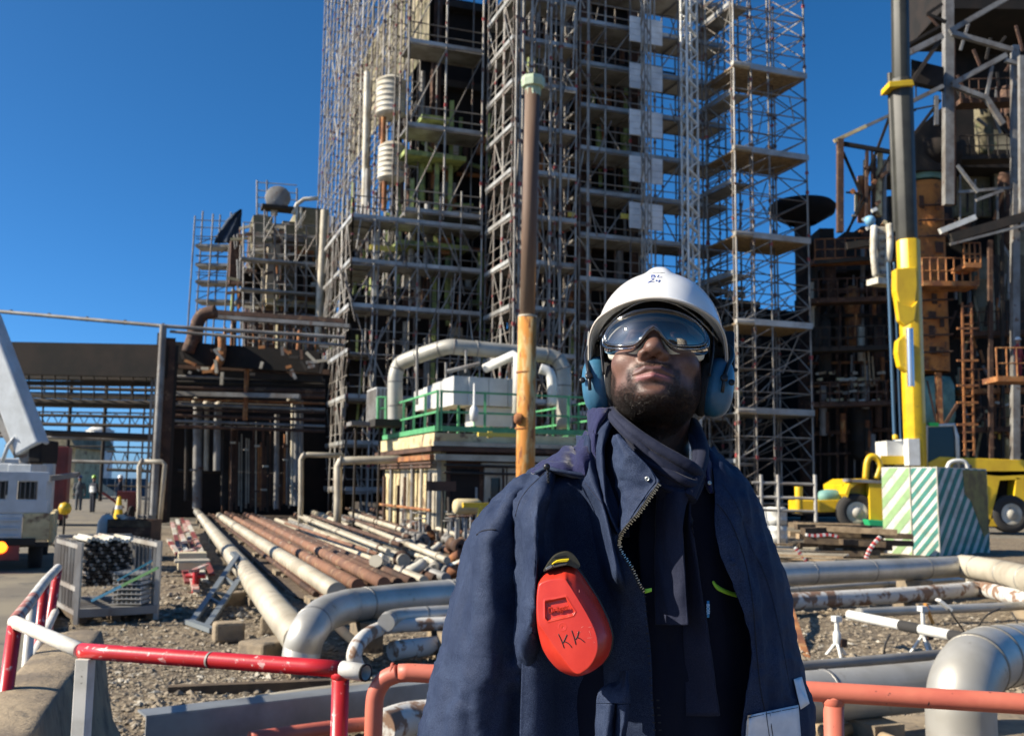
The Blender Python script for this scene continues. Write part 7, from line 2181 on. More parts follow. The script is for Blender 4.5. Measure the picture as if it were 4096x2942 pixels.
# ---- ear defenders
def muff(s):
    c = Vector((s * .104, .010, -.030))
    tilt = Matrix.Rotation(math.radians(7 * s), 3, 'Y') @ Matrix.Rotation(math.radians(8), 3, 'X')
    def lp(a, y, z):
        return hp(*(c + tilt @ Vector((s * a, y, z))))
    prof = [(-.020, .95), (-.008, 1.0), (-.002, 1.0), (0, .985), (.008, .93), (.014, .80), (.0185, .60), (.021, .35), (.0215, 0)]
    n = 40
    P = np.zeros((len(prof) + 1, n + 1, 3))
    for i, (a, k) in enumerate([(-.021, .70)] + prof):
        for j in range(n + 1):
            t = 2 * PI * j / n
            cy, cz = math.cos(t), math.sin(t)
            P[i, j] = lp(a, .037 * k * abs(cy) ** .95 * (1 if cy > 0 else -1), .051 * k * abs(cz) ** .95 * (1 if cz > 0 else -1))
    if s < 0: P = P[:, ::-1]
    o = grid_mesh('ear_defender', P, M_MUFF, person)
    mb = MB()
    # cushion towards the head
    rr = []
    for j in range(36):
        t = 2 * PI * j / 36
        rr.append(lp(-.027, .030 * math.cos(t), .043 * math.sin(t)))
    mb.path(rr, .0095, 8, closed=True)
    mb.build('cushion', M_FOAM, o)
    mb = MB()
    # seam ring on the cup
    mb.path([lp(-.0202, .0335 * math.cos(2 * PI * j / 36), .0460 * math.sin(2 * PI * j / 36)) for j in range(36)], .0028, 6, closed=True)
    mb.build('cup_rim', M_BLACKP, o)
    mb = MB()
    # yoke arm from the helmet and pivot knob at the cup's front
    A = [hp(s * .100, .022, .062), hp(s * .118, .010, .050), hp(s * .122, -.004, .022), lp(.008, -.032, .026), lp(.006, -.041, .008)]
    mb.path(spline(A, 5), .0036, 8)
    mb.path(spline([hp(s * .106, .020, .060), hp(s * .122, .024, .040), hp(s * .124, .020, .012), lp(.020, .0, .035)], 5), .0036, 8)
    mb.path([lp(.006, -.041, .012), lp(.006, -.042, -.022)], .0032, 6)
    mb.lathe(lp(.006, -.040, .002), hp(0, -1, 0) - hp(0, 0, 0), [(0, .0055), (.004, .0055), (.0062, .0045), (.0062, 0)], 14)
    mb.lathe(lp(.018, -.033, -.001), hp(0, -1, 0) - hp(0, 0, 0), [(0, .0045), (.0035, .0045), (.0050, .0035), (.0050, 0)], 14)
    mb.build('yoke', M_BLACKP, o)
    mb = MB()
    # lug that clips to the helmet slot
    b3 = tuple((hp(*v) - hp(0, 0, 0)).normalized() for v in ((1, 0, 0), (0, 1, 0), (0, 0, 1)))
    mb.box(hp(s * .118, .034, .060), (.016, .034, .052), basis=b3)
    mb.box(hp(s * .122, .030, .030), (.010, .020, .034), basis=b3)
    mb.build('helmet_clip', M_BLACKP, o, bevel=.003)
    return o, lp
mL, lpL = muff(-1)
mR, lpR = muff(1)
# embossed bars logo on the cup at picture left
mb = MB()
for k in range(6):
    y = 365 + k * 3.0
    a = at(592.5 + k * .15, y, HC.y - .045)
# chin / harness strap lines beside the temples
mb = MB()
for s in (-1, 1):
    mb.path(spline([hp(s * .088, -.060, .055), hp(s * .092, -.045, .020), hp(s * .086, -.030, -.030)], 6), .0022, 6)
mb.build('harness_strap', M_BLACKP, helm)
# ================================================================ clothes
def c2(x, y, Y):
    return at((1650 + x / 1.2141) / 4, (1600 + y / 1.2141) / 4, Y)
def net(rows, ku=8, kv=8):
    """rows: [(y, [(x, Y), ...]), ...] or lists of (x, y, Y) -> dense world grid"""
    A = []
    for r in rows:
        if isinstance(r, tuple):
            A.append([(x, r[0], Y) for x, Y in r[1]])
        else:
            A.append(list(r))
    A = [spline(r, ku) for r in A]
    A = np.array(A)
    B = np.stack([spline(A[:, j], kv) for j in range(A.shape[1])], 1)
    P = np.array([[tuple(c2(*q)) for q in row] for row in B])
    return P
def wrinkle(P, amp, sc, seed=0.0, stretch=(1, 1, .45)):
    du = np.gradient(P, axis=1); dv = np.gradient(P, axis=0)
    n = np.cross(dv, du); n /= np.linalg.norm(n, axis=2, keepdims=True) + 1e-12
    out = P.copy()
    for i in range(P.shape[0]):
        for j in range(P.shape[1]):
            p = P[i, j]
            q = Vector((p[0] * stretch[0] * sc + seed, p[1] * stretch[1] * sc, p[2] * stretch[2] * sc))
            v = mn.fractal(q, 0.6, 2.1, 3)
            out[i, j] += n[i, j] * (amp * (1 - abs(v) * 2))
    return out
def cloth(name, rows, m, parent=None, thick=.0035, ku=8, kv=8, amp=.003, sc=9, seed=0.0, stretch=(1, 1, .45), flip=False):
    P = net(rows, ku, kv)
    if amp: P = wrinkle(P, amp, sc, seed, stretch)
    if amp > .0042 and name not in ('hood', 'collar_flap'):
        P = wrinkle(P, amp * .55, sc * 1.7, seed + 9, (1, 1, 1.5))
        P = wrinkle(P, amp * 1.1, sc * 1.1, seed + 3, (1.6, 1, .16))
    if flip: P = P[:, ::-1]
    o = grid_mesh(name, P, m, parent or person, thick=thick)
    o['_g'] = 0
    del o['_g']
    return o, P

# torso under everything (closed loft, knit pullover)
def loft(name, secs, m, parent, n=40):
    """secs: (centre, half width x, half depth y) rings"""
    P = []
    for c, a, b in secs:
        P.append([(c[0] + a * math.copysign(abs(math.cos(t)) ** .8, math.cos(t)), c[1] + b * math.copysign(abs(math.sin(t)) ** .8, math.sin(t)), c[2])
                  for t in [2 * PI * j / n for j in range(n + 1)]])
    return grid_mesh(name, np.array(P), m, parent)
NX = HC.x
tc = 1.70
loft('pullover', [((NX + .002, tc, z), a, b) for z, a, b in ((.86, .17, .12), (1.0, .17, .125), (1.2, .185, .125), (1.34, .19, .12), (1.42, .185, .105), (1.47, .16, .09), (1.51, .11, .075), (1.545, .075, .065), (1.56, .06, .055))], M_INNER, person)
M_TROU = fabric('trouser_cloth', (0.02, 0.03, 0.07), (0.05, 0.06, 0.1))
M_BOOT = mat('boot_leather', (0.02, 0.017, 0.014), 0.5)
mb = MB()
for s in (-1, 1):
    mb.path([(NX + s * .05, tc, 1.0), (NX + s * .095, tc, .82), (NX + s * .11, tc + .01, .5), (NX + s * .115, tc + .03, .09)], [.14, .115, .095, .085], 20)
mb.build('trousers', M_TROU, person)
for s in (-1, 1):
    mb = MB()
    mb.path([(NX + s * .115, tc + .06, .05), (NX + s * .118, tc - .02, .055), (NX + s * .125, tc - .12, .042), (NX + s * .128, tc - .19, .035)], [.045, .055, .046, .030], 12)
    mb.path([(NX + s * .115, tc + .03, .03), (NX + s * .115, tc + .03, .18)], [.05, .055], 14)
    mb.box((NX + s * .12, tc - .05, .012), (.095, .28, .024), a=0)
    mb.build('boot', M_BOOT, person)

# outer coat, picture left: sleeve and front panel
A_rows = [
 (345, [(700,1.82),(650,1.73),(632,1.68),(640,1.655),(650,1.64),(656,1.63),(664,1.61),(676,1.62)]),
 (400, [(600,1.84),(525,1.74),(530,1.67),(555,1.64),(598,1.62),(622,1.60),(650,1.578),(662,1.60)]),
 (470, [(530,1.85),(438,1.74),(455,1.66),(487,1.615),(515,1.615),(560,1.585),(622,1.540),(634,1.59)]),
 (560, [(450,1.86),(358,1.75),(385,1.655),(440,1.600),(498,1.612),(545,1.565),(604,1.512),(616,1.58)]),
 (680, [(380,1.87),(293,1.76),(325,1.650),(390,1.590),(505,1.610),(553,1.55),(604,1.496),(614,1.575)]),
 (850, [(335,1.87),(247,1.76),(290,1.645),(375,1.585),(508,1.605),(555,1.54),(600,1.484),(608,1.57)]),
 (1030,[(290,1.87),(202,1.76),(255,1.640),(362,1.580),(510,1.600),(552,1.53),(592,1.482),(602,1.57)]),
 (1210,[(250,1.87),(154,1.76),(215,1.635),(342,1.575),(500,1.592),(538,1.56),(572,1.545),(594,1.58)]),
 (1330,[(225,1.87),(124,1.76),(185,1.630),(325,1.570),(460,1.584),(545,1.590),(590,1.597),(604,1.605)]),
 (1450,[(200,1.87),(96,1.76),(160,1.625),(310,1.570),(440,1.582),(540,1.592),(600,1.60),(618,1.61)]),
 (1640,[(150,1.87),(48,1.76),(110,1.625),(295,1.570),(430,1.582),(530,1.592),(600,1.60),(640,1.61)]),
 (2100,[(100,1.87),(-20,1.76),(60,1.63),(260,1.57),(420,1.58),(520,1.59),(600,1.60),(650,1.61)]),
 (2840,[(80,1.87),(-40,1.78),(40,1.65),(250,1.59),(420,1.58),(520,1.57),(600,1.57),(650,1.58)]),
]
coatA, PA = cloth('coat_right_half', A_rows, M_COAT, ku=9, kv=9, amp=.0055, sc=7.5, seed=3.3, stretch=(1, 1, .35))
coatA['label'] = 'sunlit outer coat half with sleeve'
# coat back closing the shell between the two halves
bk = [(345, [(700,1.82),(900,1.84),(1150,1.86),(1380,1.84),(1500,1.78)]),
      (480, [(530,1.85),(800,1.90),(1100,1.92),(1400,1.90),(1640,1.80)]),
      (850, [(335,1.87),(700,1.95),(1050,1.97),(1400,1.95),(1740,1.84)]),
      (1640,[(150,1.87),(600,1.97),(1000,2.0),(1450,1.97),(1860,1.84)]),
      (2840,[(80,1.87),(600,1.99),(1000,2.02),(1450,1.99),(1900,1.86)])]
cloth('coat_back', bk, M_COAT, amp=.004)
# inner jacket, picture left
B_rows = [
 (170, [(800,1.80),(825,1.76),(838,1.70),(842,1.65),(850,1.635),(858,1.620),(880,1.62),(900,1.61)]),
 (240, [(780,1.78),(812,1.73),(826,1.68),(836,1.64),(842,1.612),(858,1.590),(885,1.60),(910,1.595)]),
 (330, [(640,1.74),(700,1.70),(765,1.67),(820,1.635),(836,1.595),(862,1.570),(890,1.585),(930,1.58)]),
 (400, [(560,1.65),(650,1.61),(730,1.6),(810,1.605),(838,1.58),(880,1.552),(915,1.575),(955,1.57)]),
 (520, [(540,1.565),(640,1.562),(730,1.600),(822,1.600),(868,1.592),(922,1.525),(948,1.549),(1000,1.557)]),
 (640, [(530,1.565),(640,1.562),(730,1.600),(835,1.600),(890,1.592),(952,1.508),(976,1.532),(1003,1.54)]),
 (740, [(530,1.565),(640,1.562),(740,1.600),(850,1.600),(912,1.592),(972,1.503),(996,1.532),(1018,1.54)]),
 (850, [(530,1.565),(640,1.562),(745,1.600),(860,1.600),(932,1.592),(992,1.503),(1020,1.532),(1088,1.54)]),
 (930, [(530,1.565),(640,1.562),(750,1.600),(875,1.600),(955,1.585),(1012,1.555),(1055,1.548),(1125,1.548)]),
 (1100, [(530,1.565),(640,1.562),(760,1.600),(880,1.600),(970,1.58),(1035,1.57),(1085,1.562),(1142,1.55)]),
 (1290, [(530,1.565),(640,1.562),(760,1.600),(880,1.600),(965,1.58),(1035,1.57),(1090,1.562),(1160,1.55)]),
 (1640, [(520,1.565),(630,1.562),(740,1.600),(860,1.600),(950,1.58),(1030,1.57),(1100,1.562),(1178,1.55)]),
 (2100, [(520,1.565),(630,1.562),(740,1.600),(860,1.600),(950,1.58),(1030,1.57),(1100,1.562),(1180,1.55)]),
 (2700, [(520,1.565),(630,1.562),(740,1.600),(860,1.600),(950,1.58),(1030,1.57),(1100,1.562),(1190,1.55)]),
]
jk, PB = cloth('jacket_right_half', B_rows, M_COAT, ku=8, kv=9, amp=.004, sc=9, seed=7.7, stretch=(1, 1, .4))
# pocket flap catching the sun
cloth('pocket_flap', [
 (1312, [(1012,1.538),(1026,1.518),(1038,1.508),(1044,1.53)]),
 (1365, [(985,1.542),(1015,1.515),(1040,1.505),(1048,1.53)]),
 (1392, [(922,1.543),(990,1.518),(1042,1.503),(1050,1.53)]),
 (1420, [(904,1.542),(980,1.515),(1043,1.502),(1052,1.53)]),
 (1470, [(894,1.542),(970,1.512),(1043,1.502),(1052,1.53)])], M_COAT, amp=.0025, sc=20)
cloth('pocket', [
 (1472, [(893,1.538),(935,1.515),(972,1.508),(984,1.525),(1000,1.512),(1040,1.504),(1050,1.53)]),
 (1560, [(888,1.538),(925,1.515),(958,1.508),(980,1.528),(1000,1.514),(1030,1.504),(1044,1.53)]),
 (1650, [(884,1.538),(920,1.515),(950,1.508),(975,1.528),(995,1.516),(1015,1.506),(1030,1.53)]),
 (1900, [(880,1.538),(920,1.515),(950,1.508),(975,1.528),(995,1.516),(1015,1.506),(1030,1.53)])], M_COAT, amp=.0025, sc=20)
# collar stand (outer collar of the jacket)
cloth('collar_stand', [
 (70,  [(925,1.655),(945,1.63),(965,1.615),(985,1.63)]),
 (105, [(893,1.650),(920,1.615),(955,1.598),(980,1.62)]),
 (150, [(876,1.645),(900,1.600),(940,1.580),(952,1.61)]),
 (230, [(874,1.635),(892,1.588),(922,1.562),(930,1.60)]),
 (313, [(884,1.62),(900,1.580),(923,1.548),(930,1.585)]),
 (400, [(896,1.60),(910,1.570),(930,1.540),(937,1.58)]),
 (492, [(912,1.58),(924,1.560),(940,1.530),(948,1.57)]),
 (580, [(945,1.57),(956,1.548),(970,1.522),(977,1.56)]),
 (645, [(985,1.56),(993,1.542),(1003,1.522),(1008,1.55)])], M_COAT, amp=.0025, sc=16, seed=1.1)
# turned-back collar flap with the snap
flap, PF = cloth('collar_flap', [
 (168, [(978,1.560),(986,1.545),(996,1.54),(1008,1.542)]),
 (205, [(966,1.560),(985,1.535),(1005,1.525),(1036,1.522)]),
 (255, [(965,1.562),(990,1.532),(1030,1.515),(1080,1.510)]),
 (310, [(973,1.562),(1005,1.530),(1060,1.510),(1138,1.498)]),
 (365, [(985,1.560),(1020,1.530),(1085,1.505),(1178,1.490)]),
 (395, [(992,1.560),(1030,1.530),(1095,1.503),(1194,1.486)]),
 (450, [(998,1.558),(1035,1.528),(1085,1.508),(1160,1.490)]),
 (520, [(1003,1.552),(1035,1.525),(1065,1.510),(1112,1.494)]),
 (590, [(1012,1.545),(1025,1.525),(1040,1.515),(1060,1.503)]),
 (645, [(1004,1.535),(1008,1.528),(1012,1.522),(1018,1.515)])], M_COAT, amp=.0045, sc=13, seed=5.0, stretch=(1, 1, 1))
# fleece hood lying on the shoulder and behind the neck
cloth('hood', [
 [(575,348,1.70),(640,300,1.76),(705,262,1.78),(742,226,1.79),(792,236,1.78),(850,150,1.72)],
 [(580,352,1.66),(648,310,1.665),(712,280,1.65),(760,250,1.665),(806,250,1.62),(856,190,1.63)],
 [(600,350,1.63),(662,318,1.615),(730,310,1.600),(775,285,1.625),(822,295,1.575),(858,260,1.59)],
 [(615,352,1.62),(665,332,1.60),(728,342,1.585),(785,352,1.585),(835,362,1.568),(856,345,1.575)],
 [(625,360,1.65),(670,342,1.63),(728,350,1.62),(785,360,1.62),(835,368,1.60),(856,358,1.60)]], M_FLEECE, amp=.006, sc=12, thick=.006, stretch=(1, 1, 1))
cloth('hood_neck_roll', [
 (40,  [(858,1.74),(868,1.67),(905,1.63),(945,1.62),(965,1.64)]),
 (70,  [(853,1.73),(864,1.65),(900,1.61),(935,1.605),(955,1.64)]),
 (120, [(853,1.72),(862,1.64),(885,1.60),(905,1.595),(915,1.63)]),
 (180, [(856,1.71),(864,1.63),(880,1.592),(893,1.59),(900,1.62)]),
 (260, [(866,1.70),(872,1.62),(884,1.588),(896,1.587),(902,1.61)]),
 (335, [(886,1.66),(890,1.61),(898,1.59),(904,1.588),(908,1.60)])], M_FLEECE, amp=.003, sc=14, thick=.006)
# hem piping under the hood, with dangling zip end
mb = MB()
mb.path([c2(*q) for q in spline([(600,352,1.612),(640,330,1.60),(665,328,1.595),(700,338,1.585),(760,350,1.58),(835,361,1.575)], 6)], .0035, 6)
mb.build('hood_piping', M_COAT, person)
mb = MB()
for k in range(12):
    y = 322 + k * 8
    mb.box(c2(655 + (k % 2) * 5 + k * .3, y, 1.572 - .001 * k), (.0030, .003, .0026), a=.3)
mb.build('zip_end', M_ZTAPE, person)
mb = MB()
mb.lathe(c2(652, 322, 1.575), (0, -1, .2), [(0, .006), (.003, .006), (.0050, .004), (.0055, 0)], 12)
mb.build('zip_stop', M_BLACKP, person)

# scarf
SCF = thing('neck_scarf', '', '', BASE)
bpy.data.objects.remove(SCF)
sc_front, _ = cloth('scarf', [
 [(978,86,1.600),(1040,145,1.566),(1110,200,1.548),(1190,250,1.538),(1280,298,1.532),(1360,335,1.540),(1405,330,1.57)],
 [(1010,140,1.590),(1065,190,1.560),(1125,240,1.540),(1200,295,1.526),(1290,345,1.522),(1362,378,1.530),(1400,372,1.56)],
 [(1030,200,1.595),(1085,260,1.566),(1140,305,1.545),(1210,360,1.530),(1295,400,1.524),(1355,420,1.532),(1388,410,1.56)],
 [(1045,270,1.600),(1100,330,1.572),(1155,385,1.550),(1215,430,1.536),(1290,455,1.530),(1345,462,1.535),(1370,450,1.56)],
 [(1060,350,1.610),(1115,400,1.580),(1165,450,1.560),(1220,490,1.545),(1280,500,1.538),(1325,497,1.54),(1345,485,1.56)]],
 M_SCARF, amp=.0, thick=.004)
# inner collar lining behind the stand, and the scarf's loop round the neck
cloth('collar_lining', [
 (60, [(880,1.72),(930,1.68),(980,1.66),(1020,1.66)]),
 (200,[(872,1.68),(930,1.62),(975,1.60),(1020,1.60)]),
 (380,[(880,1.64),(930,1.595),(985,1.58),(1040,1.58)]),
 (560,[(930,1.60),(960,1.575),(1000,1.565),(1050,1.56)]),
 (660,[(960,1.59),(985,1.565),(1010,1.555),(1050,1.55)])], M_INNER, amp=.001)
nb = Vector((HC.x - .002, HC.y + .052, 0))
lp_ = []
for i, (z, r_) in enumerate(((1.47, .095), (1.50, .088), (1.535, .081), (1.565, .076), (1.585, .073), (1.59, .069), (1.57, .066))):
    lp_.append([(nb.x + 1.02 * r_ * math.cos(t), nb.y + r_ * math.sin(t), z + (z > 1.48) * (.028 * math.sin(t) - .03 * max(0, -math.sin(t)) + .006 * math.sin(5 * t + i))) for t in [2 * PI * j / 48 for j in range(49)]])
grid_mesh('scarf_loop', np.array(lp_), M_SCARF, sc_front, thick=.003)
mb = MB()
def roll(pts, r, sx=1.0, sy=1.0):
    mb.path([c2(*q) for q in spline(pts, 7)], r, 10, sx=sx, sy=sy)
roll([(945,30,1.70),(958,58,1.645),(972,84,1.600),(1010,128,1.572),(1060,180,1.556),(1120,232,1.545),(1180,290,1.54)], .0075)
roll([(960,30,1.70),(975,62,1.635),(995,86,1.592),(1060,140,1.560),(1130,190,1.546),(1210,240,1.535),(1300,290,1.528),(1365,330,1.532),(1400,370,1.56)], .0092)
roll([(1080,260,1.57),(1150,300,1.545),(1230,345,1.528),(1310,385,1.520),(1365,405,1.53),(1390,400,1.56)], .0072)
roll([(1110,340,1.57),(1180,390,1.548),(1250,430,1.532),(1310,450,1.526),(1355,450,1.545)], .0068)
mb.build('scarf_roll', M_SCARF, sc_front)
mb = MB()
roll([(1360,110,1.72),(1382,150,1.66),(1402,210,1.625),(1408,270,1.590),(1392,340,1.556),(1365,410,1.535),(1340,470,1.525)], .0105)
roll([(1350,130,1.71),(1365,180,1.655),(1382,235,1.618),(1386,290,1.586),(1368,350,1.555),(1345,400,1.54)], .0095)
roll([(1375,130,1.74),(1400,190,1.68),(1418,260,1.63),(1408,340,1.58),(1380,420,1.548),(1350,480,1.53)], .0100)
mb.build('scarf_roll', M_SCARF, sc_front)
cloth('scarf_tail', [
 (440, [(1195,1.560),(1250,1.530),(1300,1.518),(1345,1.535)]),
 (560, [(1185,1.556),(1240,1.526),(1290,1.512),(1318,1.512)]),
 (700, [(1182,1.556),(1235,1.530),(1290,1.515),(1315,1.510)]),
 (900, [(1183,1.556),(1240,1.528),(1295,1.512),(1326,1.508)]),
 (1000,[(1184,1.556),(1240,1.528),(1298,1.512),(1332,1.508)]),
 (1088,[(1186,1.556),(1245,1.530),(1300,1.514),(1340,1.508)])], M_SCARF, sc_front, amp=.003, sc=14)
cloth('scarf_tail', [
 (470, [(1305,1.560),(1325,1.545),(1340,1.535),(1352,1.535)]),
 (607, [(1300,1.560),(1325,1.545),(1345,1.532),(1357,1.53)]),
 (900, [(1310,1.560),(1350,1.548),(1385,1.535),(1402,1.53)]),
 (1214,[(1320,1.560),(1375,1.548),(1425,1.535),(1450,1.53)]),
 (1530,[(1330,1.560),(1390,1.550),(1460,1.538),(1490,1.53)])], M_SCARF, sc_front, amp=.003, sc=12)
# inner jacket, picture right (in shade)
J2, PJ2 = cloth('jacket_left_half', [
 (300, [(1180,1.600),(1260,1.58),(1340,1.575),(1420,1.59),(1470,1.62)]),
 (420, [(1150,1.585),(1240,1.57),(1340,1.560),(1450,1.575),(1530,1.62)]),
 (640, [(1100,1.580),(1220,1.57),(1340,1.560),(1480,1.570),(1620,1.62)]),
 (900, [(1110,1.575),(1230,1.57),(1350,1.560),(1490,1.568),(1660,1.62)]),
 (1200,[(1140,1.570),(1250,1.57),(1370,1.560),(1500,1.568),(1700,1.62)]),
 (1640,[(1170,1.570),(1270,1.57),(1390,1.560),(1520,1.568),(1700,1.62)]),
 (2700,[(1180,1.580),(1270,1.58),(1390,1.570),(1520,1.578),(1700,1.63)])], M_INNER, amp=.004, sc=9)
# collar piece on the right with its snap
colr, PC = cloth('collar_left_wing', [
 (210, [(1385,1.640),(1400,1.632),(1412,1.64)]),
 (270, [(1400,1.600),(1420,1.590),(1448,1.61)]),
 (330, [(1405,1.572),(1430,1.562),(1452,1.58)]),
 (400, [(1420,1.560),(1440,1.552),(1458,1.57)]),
 (450, [(1445,1.556),(1455,1.550),(1462,1.565)])], M_FLEECE, amp=.002, sc=14)
# outer coat, picture right
D_rows = [
 (235, [(1418,1.64),(1426,1.63),(1434,1.635),(1440,1.65),(1445,1.68),(1435,1.74)]),
 (290, [(1440,1.605),(1452,1.595),(1470,1.605),(1485,1.625),(1492,1.67),(1470,1.77)]),
 (350, [(1450,1.573),(1475,1.577),(1510,1.58),(1540,1.605),(1562,1.65),(1530,1.78)]),
 (430, [(1458,1.558),(1500,1.562),(1550,1.57),(1595,1.59),(1632,1.65),(1590,1.79)]),
 (500, [(1463,1.548),(1520,1.552),(1575,1.56),(1625,1.585),(1676,1.66),(1640,1.8)]),
 (620, [(1468,1.538),(1540,1.542),(1610,1.565),(1660,1.585),(1710,1.66),(1680,1.82)]),
 (760, [(1495,1.533),(1570,1.537),(1640,1.565),(1700,1.585),(1765,1.67),(1720,1.83)]),
 (950, [(1578,1.533),(1630,1.537),(1690,1.565),(1745,1.585),(1814,1.68),(1760,1.84)]),
 (1150, [(1635,1.538),(1680,1.542),(1730,1.565),(1780,1.585),(1850,1.68),(1790,1.84)]),
 (1280, [(1640,1.538),(1690,1.542),(1755,1.56),(1810,1.585),(1880,1.68),(1820,1.84)]),
 (1400, [(1618,1.538),(1690,1.542),(1780,1.56),(1840,1.585),(1906,1.68),(1840,1.84)]),
 (1500, [(1606,1.538),(1690,1.542),(1800,1.56),(1870,1.585),(1944,1.68),(1860,1.84)]),
 (1640, [(1598,1.538),(1690,1.542),(1810,1.56),(1880,1.585),(1946,1.68),(1860,1.84)]),
 (2100, [(1590,1.538),(1690,1.542),(1820,1.56),(1890,1.585),(1960,1.68),(1880,1.84)]),
 (2840, [(1590,1.558),(1690,1.562),(1820,1.57),(1900,1.6),(1970,1.69),(1900,1.86)]),]
coatD, PD = cloth('coat_left_half', D_rows, M_COAT, ku=9, kv=9, amp=.0045, sc=7.5, seed=9.1, stretch=(1, 1, .35))
coatD['label'] = 'shaded outer coat half with reflective bands'
bD = bvh_grid(PD); bA = bvh_grid(PA); bB = bvh_grid(PB); bF = bvh_grid(PF); bJ = bvh_grid(PJ2); bC = bvh_grid(PC)
def cpx(x, y):
    return ((1650 + x / 1.2141) / 4, (1600 + y / 1.2141) / 4)
def hit(bvh, x, y, lift=0.0):
    px, py = cpx(x, y)
    d = (_f + _r * ((px - 512) / 1000.0) + _u * ((367.5 - py) / 1000.0)).normalized()
    h = bvh.ray_cast(CAMP, d)
    if h[0] is None: return None
    return h[0] - d * lift, (h[1] if h[1].dot(d) < 0 else -h[1])
def onto(bvh, quad, name, m, parent, nu=14, nv=8, lift=.0035, thick=.001):
    """sheet laid on a garment; quad = picture corners tl, tr, br, bl"""
    q = [np.array(v, float) for v in quad]
    P = np.zeros((nv, nu, 3)); last = None
    for i in range(nv):
        for j in range(nu):
            s, t = j / (nu - 1), i / (nv - 1)
            p = (q[0] * (1 - s) + q[1] * s) * (1 - t) + (q[3] * (1 - s) + q[2] * s) * t
            h = hit(bvh, p[0], p[1], lift)
            P[i, j] = h[0] if h else last
            last = P[i, j]
    return grid_mesh(name, P[:, ::-1] if False else P, m, parent, thick=-thick)
for quad in (((1606,1532),(1872,1476),(1890,1700),(1592,1720)), ((1850,1352),(1888,1340),(1926,1470),(1884,1498))):
    onto(bD, quad, 'reflective_band', M_REFL, coatD, lift=.0045)
def seam(bvh, pts, parent, r=.0006, m=None, lift=.0006):
    out = []
    for p in spline(pts, 8):
        h = hit(bvh, p[0], p[1], lift)
        if h: out.append(h[0])
    mbq = MB()
    if len(out) > 1:
        mbq.path(out, r, 5)
        mbq.build('seam', m or M_STITCH, parent)
seam(bD, [(1480,500),(1545,590),(1610,760),(1650,960),(1668,1180),(1690,1400),(1712,1500)], coatD, .0008)
seam(bD, [(1500,400),(1580,520),(1640,700),(1700,820),(1745,950),(1790,1150),(1835,1400)], coatD, .0004)
seam(bD, [(1606,1545),(1740,1515),(1872,1489)], coatD, .0005, lift=.006)
seam(bD, [(1718,1510),(1725,1570),(1735,1640)], coatD, .0006, lift=.006)
seam(bD, [(1735,1510),(1742,1570),(1752,1640)], coatD, .0006, lift=.006)
seam(bA, [(310,652),(340,632),(380,626),(405,627)], coatA, .0012)
seam(bA, [(640,352),(600,390),(560,430),(520,490),(500,560)], coatA, .0009)
seam(bB, [(838,400),(880,450),(925,505),(940,520)], jk, .0007, M_SCARF)
seam(bB, [(905,1472),(980,1472),(1060,1474)], jk, .0006)
# piping along the flap edge
seam(bF, [(1040,222),(1090,268),(1140,318),(1172,368),(1180,395)], flap, .0013, M_COAT)
seam(bF, [(1180,395),(1140,448),(1090,520),(1048,590),(1018,640)], flap, .0013, M_COAT)
# snaps
def snap(bvh, x, y, r, parent, m=M_ZIP, ring=True):
    h = hit(bvh, x, y, .001)
    if not h: return
    mbq = MB()
    if ring:
        mbq.lathe(h[0], h[1], [(r * .55, .0005), (r * .6, .002), (r, .002), (r * 1.08, 0)], 16)
        for a in range(5):
            t = a * 2 * PI / 5
            xx, yy, zz = frame_of(h[1])
            mbq.box(h[0] + xx * (r * .32 * math.cos(t)) + yy * (r * .32 * math.sin(t)) + zz * .001, (r * .26, r * .26, .001), a=t)
    else:
        mbq.lathe(h[0], h[1], [(0, .002), (r * .8, .0018), (r, .0006), (r * 1.02, -.001)], 18)
    mbq.build('snap', m, parent)
snap(bF, 1141, 380, .0034, flap)
snap(bC, 1441, 400, .0030, colr)
snap(bD, 1556, 783, .0052, coatD, M_COAT, False)
# zip: tape and metal teeth
zp = spline([(1196,398,1.482),(1168,440,1.484),(1130,495,1.488),(1090,550,1.494),(1052,592,1.500),(1020,632,1.508),(1002,668,1.515),(1000,700,1.518),(1012,735,1.518),(1035,770,1.516),(1060,808,1.514),(1080,850,1.514),(1100,895,1.514),(1122,930,1.516)], 12)
zw = [Vector(c2(*q)) for q in zp]
mb = MB(); mb.path(zw, .0030, 6, sx=1.6, sy=.5)
zt = mb.build('zip_tape', M_ZTAPE, jk)
mb = MB()
acc = 0; k = 0
for a, b in zip(zw[:-1], zw[1:]):
    acc += (b - a).length
    if acc > .0030:
        acc = 0; k += 1
        d = (b - a).normalized()
        sd_ = d.cross(Vector((0, -1, 0))).normalized()
        big = 1.25 if k < 34 else .8
        mb.box(a + Vector((0, -.0028, 0)) - sd_ * .0022 * (1 if k % 2 else .4), (.0040 * big, .0014 * big, .0022), basis=(sd_, d, Vector((0, -1, 0))))
mb.build('zip_teeth', M_ZIP, zt)
mb = MB()
for k in range(20):
    h = c2(1128 + k * 2.6, 950 + k * 36, 1.522)
    mb.box(h, (.004, .002, .0016), a=0)
    if k > 13: mb.box(h + Vector((.0085, 0, 0)), (.004, .002, .0016), a=0)
mb.build('zip_teeth', M_ZTAPE, jk)
onto(bJ, ((1128,914),(1162,909),(1162,926),(1128,936)), 'lime_tag', M_LIME, J2, 6, 4, lift=.055)
